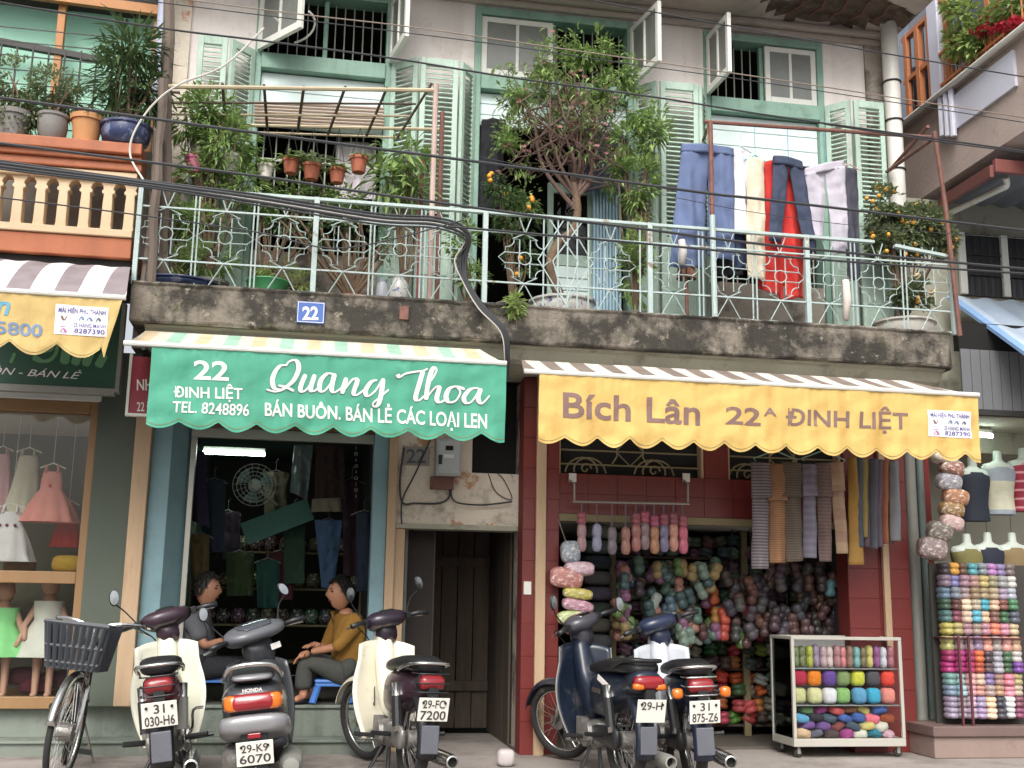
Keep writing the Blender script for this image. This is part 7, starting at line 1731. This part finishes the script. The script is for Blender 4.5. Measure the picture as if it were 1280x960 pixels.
# ---- wide grey scooter
def scooter(label, pos, rz, lean, steer):
    T = thing('motor_scooter', label, 'scooter', (0, 0, 0), 'motorbikes parked on the pavement'); S_ = steerM(steer)
    bd = mat('scooter_dark', '#3f4145', .3, .06, 3, .04, coat=.35); sv = mat('scooter_silver', '#8f8f92', .35, .06, 3, .04, coat=.3, metal=.3)
    wheel(T, (0, 0, .23), .23, .052, 0, rim=m_eng); wheel(T, (1.22, 0, .23), .23, .048, 0, S_, rim=m_eng)
    obj('rear_body', loft([(-.42, .10, .60, .70), (-.38, .145, .55, .735), (-.25, .18, .48, .755), (-.05, .19, .40, .755), (.18, .18, .36, .74), (.36, .15, .32, .68), (.44, .08, .34, .6)], 22, 3), bd, T, smooth=True)
    obj('bumper', loft([(-.46, .10, .475, .545), (-.445, .165, .455, .565), (-.38, .195, .43, .57), (-.2, .205, .38, .53), (.0, .205, .35, .47), (.1, .19, .36, .44)], 22, 3.2), sv, T, smooth=True)
    obj('seat', loft([(-.36, .07, .755, .80), (-.30, .12, .75, .83), (-.05, .135, .75, .85), (.2, .13, .74, .83), (.40, .11, .70, .79), (.48, .06, .68, .75)], 18, 3), m_seat, T, smooth=True)
    tl = obj('tail_light', loft([(-.39, .155, .585, .70), (-.43, .145, .59, .695), (-.455, .105, .60, .685)], 20, 4.5), m_tail, T, smooth=True)
    for q in (-1, 1): obj('indicator', loft([(-.385, .05, .585, .695, q*.118), (-.437, .044, .592, .69, q*.108), (-.452, .026, .605, .678, q*.098)], 14, 3.2), m_amb, T, smooth=True)
    obj('lower_reflector', Geo().box(-.468, -.455, -.035, .035, .425, .455), m_tail, T, bevel=.004)
    obj('rear_rack', Geo().tube(curve([(-.2, .16, .77), (-.34, .155, .80), (-.40, .11, .86), (-.42, .0, .875), (-.40, -.11, .86), (-.34, -.155, .80), (-.2, -.16, .77)], 5), .016, 8), m_chr, T, smooth=True)
    obj('rack_plate', loft([(-.42, .09, .775, .80), (-.36, .115, .77, .81), (-.26, .115, .77, .81)], 14, 4), sv, T, smooth=True)
    plate(T, (-.455, 0, .335), rad(-10), '29-K9', '6070', .20, .15)
    obj('mudguard_flap', Geo().box(-.42, -.40, -.075, .075, .10, .45), m_blk, T, bevel=.02)
    tri = Geo().prism([(-.03, -.025), (.03, -.025), (0, .03)], -.003, 0); tri.xf(Matrix.Translation((-.432, 0, .215)) @ Matrix.Rotation(-pi/2, 4, 'Z'))
    obj('emblem', tri, m_let_w, T)
    vs, fs = textgeo('HONDA', .02); x1 = max(v.x for v in vs); y1 = max(v.y for v in vs)
    obj('lettering', Geo().add([V((-.437-.0*v.y, -(v.x/x1-.5)*.11, .708+v.y/y1*.02)) for v in vs], fs), m_let_w, T)
    obj('silencer', Geo().lathe([(.03, .2), (.065, .1), (.07, -.1), (.065, -.3), (.045, -.36), (.02, -.365)], (0, -.19, .22), 16, 'x'), m_gpipe, T, smooth=True, autosm=True)
    obj('engine', loft([(-.12, .08, .15, .34, .12), (.0, .09, .14, .36, .12), (.25, .09, .14, .34, .1), (.35, .05, .18, .3, .08)]), m_eng, T, smooth=True)
    obj('floor_board', loft([(.34, .17, .24, .32), (.45, .18, .23, .30), (.75, .18, .23, .30), (.82, .15, .24, .32)], 18, 4), bd, T, smooth=True)
    def lsf(u, v):
        q = u*2-1; w_ = .20+.03*math.sin(v*pi)
        return V((.92-.10*(1-v)*.6-.14*abs(q)**2, q*w_, .25+.60*v-.04*abs(q)**3))
    o = obj('leg_shield', Geo().sheet(lsf, 16, 12), bd, T, smooth=True); o.modifiers.new('t', 'SOLIDIFY').thickness = .014
    obj('inner_box', loft([(.72, .12, .48, .72), (.78, .16, .44, .82), (.86, .15, .46, .86), (.9, .1, .5, .86)], 18, 3), bd, T, smooth=True)
    obj('front_apron', loft([(.86, .14, .3, .8), (.96, .16, .32, .86), (1.04, .12, .4, .84), (1.08, .06, .5, .78)], 18, 3), bd, T, smooth=True)
    fender(T, (1.22, 0, .23), .27, rad(0), rad(175), .07, bd, S_)
    for q in (-1, 1):
        obj('fork_leg', Geo().tube([(1.22, q*.08, .23), (1.05, q*.07, .55)], .02, 8).xf(S_), m_chr, T)
        obj('grip', Geo().tube([(.82, q*.21, 1.03), (.79, q*.28, 1.035), (.765, q*.35, 1.03)], [.018, .021, .020], 9).xf(S_), m_blk, T, smooth=True)
        obj('lever', Geo().tube([(.86, q*.22, 1.02), (.875, q*.28, 1.01), (.85, q*.37, 1.0)], .009, 5).xf(S_), m_chr, T)
        mirror(T, (.86, q*.2, 1.06), (.84, q*.30, 1.24), S_, q*.3)
    obj('handlebar_cowl', loft([(.71, .10, 1.0, 1.05), (.74, .175, .985, 1.075), (.82, .225, .965, 1.105), (.90, .20, .95, 1.12), (.97, .13, .95, 1.10), (1.0, .06, .98, 1.06)], 22, 2.6).xf(S_), mat('scooter_grey', '#5f6166', .38, .06, 4, .04, coat=.25), T, smooth=True)
    obj('instrument', loft([(.735, .09, 1.07, 1.082), (.80, .125, 1.085, 1.112), (.87, .11, 1.105, 1.128), (.90, .06, 1.11, 1.125)], 18, 2.4).xf(S_), mat('dial_glass', '#4b4e55', .12, .1, 14, .02, coat=.8), T, smooth=True)
    obj('stem_cover', loft([(.80, .09, .80, 1.0), (.88, .11, .78, 1.0), (.96, .07, .82, .98)]).xf(S_), bd, T, smooth=True)
    obj('sticker', Geo().box(-.002, .002, -.04, .04, -.022, .022).xf(S_ @ Matrix.Translation((.775, -.09, .9)) @ Matrix.Rotation(.2, 4, 'Z')), m_let_w, T)
    obj('side_stand', Geo().tube([(.38, .12, .2), (.36, .24, .012)], .012, 6), m_blk, T)
    M = Matrix.Translation(pos) @ Matrix.Rotation(rz, 4, 'Z') @ Matrix.Rotation(lean, 4, 'X') @ Matrix.Diagonal((1, 1, .88, 1)); T.matrix_world = M; MW[T] = M; return T
scooter('wide dark grey scooter with silver bumper and plate 29-K9 6070', V((P(328, 930, -1.95).x, -1.95, 0)), hd_(1), rad(-6), rad(30))

# ---- bicycle
def bicycle(label, pos, rz, lean, steer):
    T = thing('bicycle', label, 'bicycle', (0, 0, 0)); Rw = .33
    ax = V((-.30, 0, .95)).normalized(); pv = V((.98, 0, .75)); S_ = Matrix.Translation(pv) @ Matrix.Rotation(steer, 4, ax) @ Matrix.Translation(-pv)
    wheel(T, (0, 0, Rw), Rw, .019, 32); wheel(T, (1.1, 0, Rw), Rw, .019, 32, S_)
    fr_ = mat('bicycle_frame', '#3a3b40', .35, .15, 6, .05, metal=.3)
    tubes = [('top_tube', (.36, 0, .62), (.93, 0, .72)), ('down_tube', (.45, 0, .28), (.95, 0, .66)), ('seat_tube', (.45, 0, .28), (.30, 0, .78)), ('head_tube', (.97, 0, .60), (.91, 0, .80))]
    for nm, a, b in tubes: obj(nm, Geo().tube([a, b], .016, 8), fr_, T)
    for q in (-1, 1):
        obj('chain_stay', Geo().tube([(.45, q*.03, .28), (0, q*.06, Rw)], .009, 6), fr_, T); obj('seat_stay', Geo().tube([(.35, q*.03, .66), (0, q*.06, Rw)], .008, 6), fr_, T)
        obj('fork_blade', Geo().tube([(.975, q*.045, .60), (1.04, q*.055, .45), (1.1, q*.055, Rw)], .011, 7).xf(S_), m_chr, T)
        p_ = obj('crank', Geo().tube([(.45, q*.06, .28), (.45+q*.12, q*.08, .28-q*.11)], .009, 6), m_chr, T); obj('pedal', Geo().box(.45+q*.12-.045, .45+q*.12+.045, min(q*.09, q*.17), max(q*.09, q*.17), .28-q*.11-.012, .28-q*.11+.012), m_blk, p_)
        obj('grip', Geo().tube([(.80, q*.27, .985), (.70, q*.30, .97)], .016, 8).xf(S_), m_blk, T); obj('brake_lever', Geo().tube([(.84, q*.22, .97), (.80, q*.27, .945), (.72, q*.29, .93)], .006, 5).xf(S_), m_chr, T)
    obj('handlebar', Geo().tube(curve([(.70, -.30, .97), (.80, -.27, .985), (.885, -.15, .985), (.90, 0, .955), (.885, .15, .985), (.80, .27, .985), (.70, .30, .97)], 5), .0115, 7).tube([(.91, 0, .80), (.90, 0, .96)], .014, 7).xf(S_), m_chr, T)
    fender(T, (1.1, 0, Rw), .352, rad(10), rad(150), .026, m_chr, S_, n=24); fender(T, (0, 0, Rw), .352, rad(30), rad(200), .026, m_chr, n=24)
    obj('saddle', loft([(.08, .03, .80, .84), (.12, .10, .79, .86), (.22, .09, .80, .86), (.32, .04, .81, .85), (.38, .02, .81, .84)]), m_seat, T, smooth=True)
    obj('seat_post', Geo().tube([(.30, 0, .77), (.27, 0, .81)], .013, 7), m_chr, T); obj('chain_guard', loft([(.0, .01, .33, .38, -.07), (.4, .012, .22, .37, -.07), (.52, .01, .25, .32, -.07)]), m_blk, T)
    obj('kick_stand', Geo().tube([(.05, .06, .3), (.0, .2, .012)], .009, 6), m_chr, T)
    b_ = obj('basket', Geo().box(1.01, 1.255, -.145, .145, .70, .712), mat('basket_plastic', '#3f4247', .55, .1, 7, .1), T); mb = MATS['basket_plastic']
    mb_ = Matrix()
    def slat(a, b, w_, dp): return Geo().bar(a, b, w_, dp)
    b_.data.transform(S_)
    for x0, x1, y0, y1, lw in ((1.01, .985, 0, 0, 1), (1.255, 1.30, 0, 0, 1)):
        for k in range(9):
            y = -.13+.26*k/8; obj('slat', Geo().tube([(x0, y, .70), (x1, y*1.28, .965)], .013, 4).xf(S_), mb, b_)
    for q in (-1, 1):
        for k in range(7):
            f = (k+.5)/7; obj('slat', Geo().tube([(1.01+.245*f, q*.145, .70), (.985+.315*f, q*.185, .965)], .014, 4).xf(S_), mb, b_)
    for z, e in ((.735, .006), (.83, .02), (.965, .04)):
        obj('basket_rim', Geo().tube([(1.01-e*.6, -.145-e, z), (1.01-e*.6, .145+e, z), (1.255+e*1.1, .145+e, z), (1.255+e*1.1, -.145-e, z)], .010 if z < .9 else .014, 5, True).xf(S_), mb, b_)
    obj('basket_stay', Geo().tube([(1.12, .05, .70), (1.1, .055, Rw)], .004, 4).tube([(1.12, -.05, .70), (1.1, -.055, Rw)], .004, 4).xf(S_), m_chr, T)
    place(T, pos, rz, lean)
fw = V((P(68, 925, -1.65).x, -1.65, 0)); hdg = V((.13, -.99, 0)).normalized(); rear = fw-hdg*1.1
bicycle('grey bicycle with a dark plastic front basket at the left edge', rear, math.atan2(hdg.y, hdg.x), rad(-10), rad(-14))
# ================================================================ people on stools
def stool(px_, Y, ztop, label):
    c = V((P(px_, 860, Y).x, Y, zu+.002)); h = ztop-c.z; T = thing('plastic_stool', label, 'stool', c, 'blue plastic stools')
    mt_ = mat('blue_plastic', '#4f83cf', .4, .06, 5, .03)
    obj('seat', Geo().box(c.x-.135, c.x+.135, Y-.135, Y+.135, ztop-.03, ztop), mt_, T, bevel=.018)
    obj('apron', Geo().box(c.x-.128, c.x+.128, Y-.128, Y+.128, ztop-.055, ztop-.031), mt_, T, bevel=.006)
    for sx_ in (-1, 1):
        for sy in (-1, 1):
            obj('leg', Geo().bar((c.x+sx_*.145, Y+sy*.145, c.z), (c.x+sx_*.105, Y+sy*.105, ztop-.05), .05, .03), mt_, T, bevel=.004)
    return c
def skin_geo(verts, edges, radii, sub=2, root=0):
    me = bpy.data.meshes.new('sk'); me.from_pydata([v[:] for v in verts], edges, []); o = bpy.data.objects.new('sk', me); COL.objects.link(o)
    m_ = o.modifiers.new('skin', 'SKIN'); m_.use_smooth_shade = True
    if not me.skin_vertices: me.attributes.new('x', 'FLOAT', 'POINT')
    lay_ = me.skin_vertices[0].data if me.skin_vertices else None
    for i, r in enumerate(radii):
        lay_[i].radius = (r, r) if isinstance(r, (int, float)) else r; lay_[i].use_root = (i == root)
    s = o.modifiers.new('s', 'SUBSURF'); s.levels = sub; s.render_levels = sub
    dg = bpy.context.evaluated_depsgraph_get(); ev = o.evaluated_get(dg); m2 = ev.to_mesh()
    g = Geo(); g.v = [v.co.copy() for v in m2.vertices]; g.f = [tuple(p.vertices) for p in m2.polygons]
    ev.to_mesh_clear(); bpy.data.objects.remove(o); return g
def head_geo(c, fwd, up, R_=.108):
    fwd = V(fwd).normalized(); up = V(up).normalized(); side = up.cross(fwd).normalized(); up = fwd.cross(side)
    g = Geo(); nu, nv = 28, 22
    for j in range(nv+1):
        t = pi*j/nv
        for k in range(nu):
            a = 2*pi*k/nu; d = V((math.sin(t)*math.cos(a), math.sin(t)*math.sin(a), math.cos(t)))   # x fwd, y side, z up
            x, y, z = d.x*R_*1.0, d.y*R_*.76, d.z*R_*1.22
            if z < 0: k2 = 1+z/(R_*1.22)*.28; y *= k2; x *= (1+z/(R_*1.22)*.10) if x > 0 else k2*.9
            if d.x > .2:
                nz = math.exp(-((d.y/.13)**2))*math.exp(-(((d.z+.12)/.20)**2)); x += .032*nz                    # nose
                x += .010*math.exp(-((d.z-.22)/.10)**2)*math.exp(-(d.y/.5)**2)                                   # brow
                for q in (-1, 1): x -= .010*math.exp(-(((d.y-q*.30)/.13)**2))*math.exp(-(((d.z-.06)/.09)**2))    # eye sockets
                x += .008*math.exp(-(((d.z+.47)/.07)**2))*math.exp(-(d.y/.22)**2)                                # lips
                x += .010*math.exp(-(((d.z+.80)/.14)**2))*math.exp(-(d.y/.25)**2)                                # chin
            g.v.append(V(c)+fwd*x+side*y+up*z)
    g.f = [(j*nu+k, j*nu+(k+1) % nu, (j+1)*nu+(k+1) % nu, (j+1)*nu+k) for j in range(nv) for k in range(nu)]
    for q in (-1, 1):   # ears
        e = V(c)+side*q*R_*.78-fwd*.008+up*(-.005); b = Geo().ball((0, 0, 0), 1, 10, 7)
        g.add([e+fwd*v.x*.020+side*q*v.y*.011+up*v.z*.032 for v in b.v], b.f)
    return g, fwd, side, up
def hair_geo(c, fwd, side, up, R_=.108):
    g = Geo(); nu, nv = 32, 16
    for j in range(nv+1):
        for k in range(nu):
            a = 2*pi*k/nu; front = math.cos(a)
            tmax = pi*(.30 if front > .72 else .30+(.72-front)*.42 if front > .0 else .60+(-front)*.05); t = tmax*j/nv
            d = V((math.sin(t)*math.cos(a), math.sin(t)*math.sin(a), math.cos(t)))
            e = 1.065+.06*noise.noise(d*4)+.05*noise.noise(d*11)
            g.v.append(V(c)+fwd*d.x*R_*e*1.0+side*d.y*R_*.84*e+up*(d.z*R_*1.22*e))
    g.f = [(j*nu+k, j*nu+(k+1) % nu, (j+1)*nu+(k+1) % nu, (j+1)*nu+k) for j in range(nv) for k in range(nu)]
    for k in range(420):
        t = RN.uniform(.1, 1.5); a = RN.uniform(0, 2*pi)
        if math.cos(a) > .4 and t > .95: continue
        d = V((math.sin(t)*math.cos(a), math.sin(t)*math.sin(a), math.cos(t))); p = V(c)+fwd*d.x*R_*1.08+side*d.y*R_*.9+up*d.z*R_*1.32
        q = p+fwd*d.x*.012+side*d.y*.012-up*RN.uniform(.005, .04)+fwd*RN.uniform(-.01, .025)
        g.tube([p, q], [.006, .002], 3)
    return g
def person(label, S, skinc, shirtc, trouc, fwd, name='person', hairc='#17140f', cloth_neck=True):
    """S: dict of joints in world space"""
    T = thing('person', label, 'person', (S['pelvis'].x, S['pelvis'].y, zu))
    msk = mat('skin_'+skinc, skinc, .5, .14, 14, .15, 60); J = S
    order = ['pelvis', 'belly', 'chest', 'neck0', 'neck', 'shL', 'elL', 'wrL', 'shR', 'elR', 'wrR', 'hipL', 'knL', 'anL', 'toL', 'hipR', 'knR', 'anR', 'toR']
    ix = {n: i for i, n in enumerate(order)}
    ed = [('pelvis', 'belly'), ('belly', 'chest'), ('chest', 'neck0'), ('neck0', 'neck'), ('chest', 'shL'), ('shL', 'elL'), ('elL', 'wrL'), ('chest', 'shR'), ('shR', 'elR'), ('elR', 'wrR'), ('pelvis', 'hipL'), ('hipL', 'knL'), ('knL', 'anL'), ('anL', 'toL'), ('pelvis', 'hipR'), ('hipR', 'knR'), ('knR', 'anR'), ('anR', 'toR')]
    rd_ = dict(pelvis=.092, belly=.098, chest=.108, neck0=.066, neck=.058, shL=.052, elL=.038, wrL=.026, shR=.052, elR=.038, wrR=.026, hipL=.066, knL=.052, anL=.034, toL=.028, hipR=.066, knR=.052, anR=.034, toR=.028)
    g = skin_geo([J[n] for n in order], [(ix[a], ix[b]) for a, b in ed], [rd_[n] for n in order])
    hg, f_, s_, u_ = head_geo(J['head'], fwd, J['head']-J['neck']); g.add(hg.v, hg.f)
    for sd_ in 'LR':      # hands with five bent fingers
        w_ = J['wr'+sd_]; d = (J['hand'+sd_]-w_).normalized(); n_ = V((0, 0, -1))-d*V((0, 0, -1)).dot(d); n_.normalize(); a_ = d.cross(n_)
        pts = [w_, w_+d*.05, w_+d*.085]; vs = list(pts); es = [(0, 1), (1, 2)]; rr = [.024, .034, .032]
        for k, (off, ln) in enumerate(((-.03, .07), (-.01, .08), (.01, .076), (.029, .06))):
            b0_ = len(vs); vs += [w_+d*.09+a_*off, w_+d*(.09+ln*.5)+a_*off*1.1+n_*.012, w_+d*(.09+ln*.85)+a_*off*1.1+n_*.035]; es += [(2, b0_), (b0_, b0_+1), (b0_+1, b0_+2)]; rr += [.0095, .0088, .0075]
        b0_ = len(vs); vs += [w_+d*.04+a_*.042, w_+d*.075+a_*.055+n_*.012]; es += [(1, b0_), (b0_, b0_+1)]; rr += [.011, .0085]
        hgd = skin_geo(vs, es, rr, 1); g.add(hgd.v, hgd.f)
    B = obj('body', g, msk, T, smooth=True)
    obj('hair', hair_geo(J['head'], f_, s_, u_), mat('hair_'+hairc, hairc, .6, .2, 20, .3), T, smooth=True)
    R_ = .108; hc = J['head']; dk = mat('eye_dark', '#16110e', .3, .05, 5, 0); lp_ = mat('lip', '#8a5046', .5, .05, 5, 0)
    for q in (-1, 1):
        e = hc+f_*(R_*.90)+s_*q*R_*.30+u_*R_*.07; b = Geo().ball((0, 0, 0), 1, 8, 6)
        obj('eye', Geo().add([e+f_*v.x*.007+s_*v.y*.017+u_*v.z*.007 for v in b.v], b.f), dk, T, smooth=True)
        e = hc+f_*(R_*.965)+s_*q*R_*.30+u_*R_*.27
        obj('eyebrow', Geo().add([e+f_*v.x*.006+s_*v.y*.019+u_*v.z*.004 for v in b.v], b.f), dk, T, smooth=True)
    e = hc+f_*(R_*.90)-u_*R_*.575; b = Geo().ball((0, 0, 0), 1, 10, 6)
    obj('mouth', Geo().add([e+f_*v.x*.008+s_*v.y*.026+u_*v.z*.005 for v in b.v], b.f), lp_, T, smooth=True)
    # shirt
    def lerp(a, b, t): return J[a].lerp(J[b], t)
    sl = S.get('sleeve', .8)
    def slv(s_): return (lerp('sh'+s_, 'el'+s_, sl) if sl < 1 else lerp('el'+s_, 'wr'+s_, sl-1))
    sv = [lerp('pelvis', 'belly', -.35), J['belly'], J['chest'], lerp('chest', 'neck0', .92)]; se = [(0, 1), (1, 2), (2, 3)]; sr = [.158, .152, .146, .072]
    for s2 in 'LR':
        b0_ = len(sv); sv.append(J['sh'+s2]); se.append((2, b0_)); sr.append(.074)
        if sl >= 1: sv += [J['el'+s2], slv(s2)]; se += [(b0_, b0_+1), (b0_+1, b0_+2)]; sr += [.058, .046]
        else: sv += [slv(s2)]; se += [(b0_, b0_+1)]; sr += [.064]
    gs = skin_geo(sv, se, sr)
    for v in gs.v: v += V((noise.noise(v*9), noise.noise(v*9+V((7, 0, 0))), noise.noise(v*11+V((0, 9, 0)))))*.012+V((noise.noise(V((v.x*30, v.y*30, v.z*14))), noise.noise(V((v.x*28, v.y*28, v.z*12+5))), 0))*.007
    obj('shirt', gs, mat('shirt_'+shirtc, shirtc, .9, .08, 5, .3, 60), T, smooth=True)
    tv = [J['belly'].lerp(J['pelvis'], .3), J['pelvis']]; te = [(0, 1)]; tr = [.145, .162]
    for s2 in 'LR':
        b0_ = len(tv); tv += [J['hip'+s2], lerp('hip'+s2, 'kn'+s2, .5), J['kn'+s2], lerp('kn'+s2, 'an'+s2, .55), lerp('kn'+s2, 'an'+s2, .85)]; te += [(1, b0_)]+[(b0_+i, b0_+i+1) for i in range(4)]; tr += [.105, .092, .074, .07, .068]
    gt = skin_geo(tv, te, tr, root=1)
    for v in gt.v: v += V((noise.noise(v*8), noise.noise(v*8+V((7, 0, 0))), noise.noise(v*10+V((0, 9, 0)))))*.009
    obj('trousers', gt, mat('trousers_'+trouc, trouc, .9, .1, 5, .3, 60), T, smooth=True)
    for s2 in 'LR':
        a_, t_ = J['an'+s2], J['to'+s2]; d = (t_-a_); d.z = 0; d.normalize(); m_ = a_+d*.06; z_ = zu+.004; sd2 = V((-d.y, d.x, 0))
        obj('sandal', Geo().add([V((p.x, p.y, z)) for z in (z_, z_+.018) for p in (m_-d*.11-sd2*.035, m_+d*.13-sd2*.042, m_+d*.13+sd2*.042, m_-d*.11+sd2*.035)], [(0, 3, 2, 1), (4, 5, 6, 7), (0, 1, 5, 4), (1, 2, 6, 5), (2, 3, 7, 6), (3, 0, 4, 7)]), m_blk, T, bevel=.006)
    return T
Yp = .30
def q(x, y, dy=0): return P(x, y, Yp+dy)
zst = P(265, 843, Yp).z
stool(268, Yp, zst, 'blue plastic stool under the person in grey')
zst2 = P(412, 848, Yp).z
stool(414, Yp, zst2, 'blue plastic stool under the person in mustard')
foot = zu+.05
def J_(d, foots):
    for k, (x, y) in foots.items(): pass
    return d
A = dict(pelvis=q(250, 832), belly=q(247, 808), chest=q(247, 782), neck0=q(251, 764), neck=q(253, 757), head=q(258, 737), shL=q(250, 776, .16), elL=q(262, 806, .2), wrL=q(286, 800, .06), handL=q(296, 797, .0), shR=q(242, 777, -.16), elR=q(256, 808, -.2), wrR=q(280, 800, -.12), handR=q(292, 795, -.06),
         hipL=q(256, 834, .1), knL=q(312, 832, .14), anL=V((q(310, 880, .14).x, Yp+.14, foot)), toL=V((q(326, 880, .14).x, Yp+.10, zu+.03)), hipR=q(256, 836, -.1), knR=q(308, 834, -.12), anR=V((q(302, 880, -.12).x, Yp-.12, foot)), toR=V((q(320, 880, -.12).x, Yp-.16, zu+.03)), sleeve=.85)
person('person in a grey short sleeved shirt seated on the left stool, turned right', A, '#a8795f', '#55555a', '#1d1d22', V((.93, -.36, .02)))
B = dict(pelvis=q(436, 838), belly=q(437, 812), chest=q(436, 785), neck0=q(432, 767), neck=q(430, 760), head=q(426, 742), shL=q(444, 777, -.15), elL=q(424, 808, -.22), wrL=q(388, 815, -.14), handL=q(372, 822, -.12), shR=q(424, 775, .15), elR=q(408, 808, .16), wrR=q(402, 808, .02), handR=q(388, 806, -.02),
         hipL=q(428, 842, -.1), knL=q(380, 826, -.10), anL=V((q(379, 876, -.10).x, Yp-.10, foot)), toL=V((q(374, 885, -.10).x-.04, Yp-.2, zu+.03)), hipR=q(426, 840, .1), knR=q(388, 820, .14), anR=V((q(392, 876, .14).x, Yp+.14, foot)), toR=V((q(382, 885, .14).x-.03, Yp+.05, zu+.03)), sleeve=1.25)
person('person in a mustard jumper seated on the right stool, smiling to the left', B, '#b98466', '#9a7130', '#4c4d49', V((-.9, -.42, .04)))
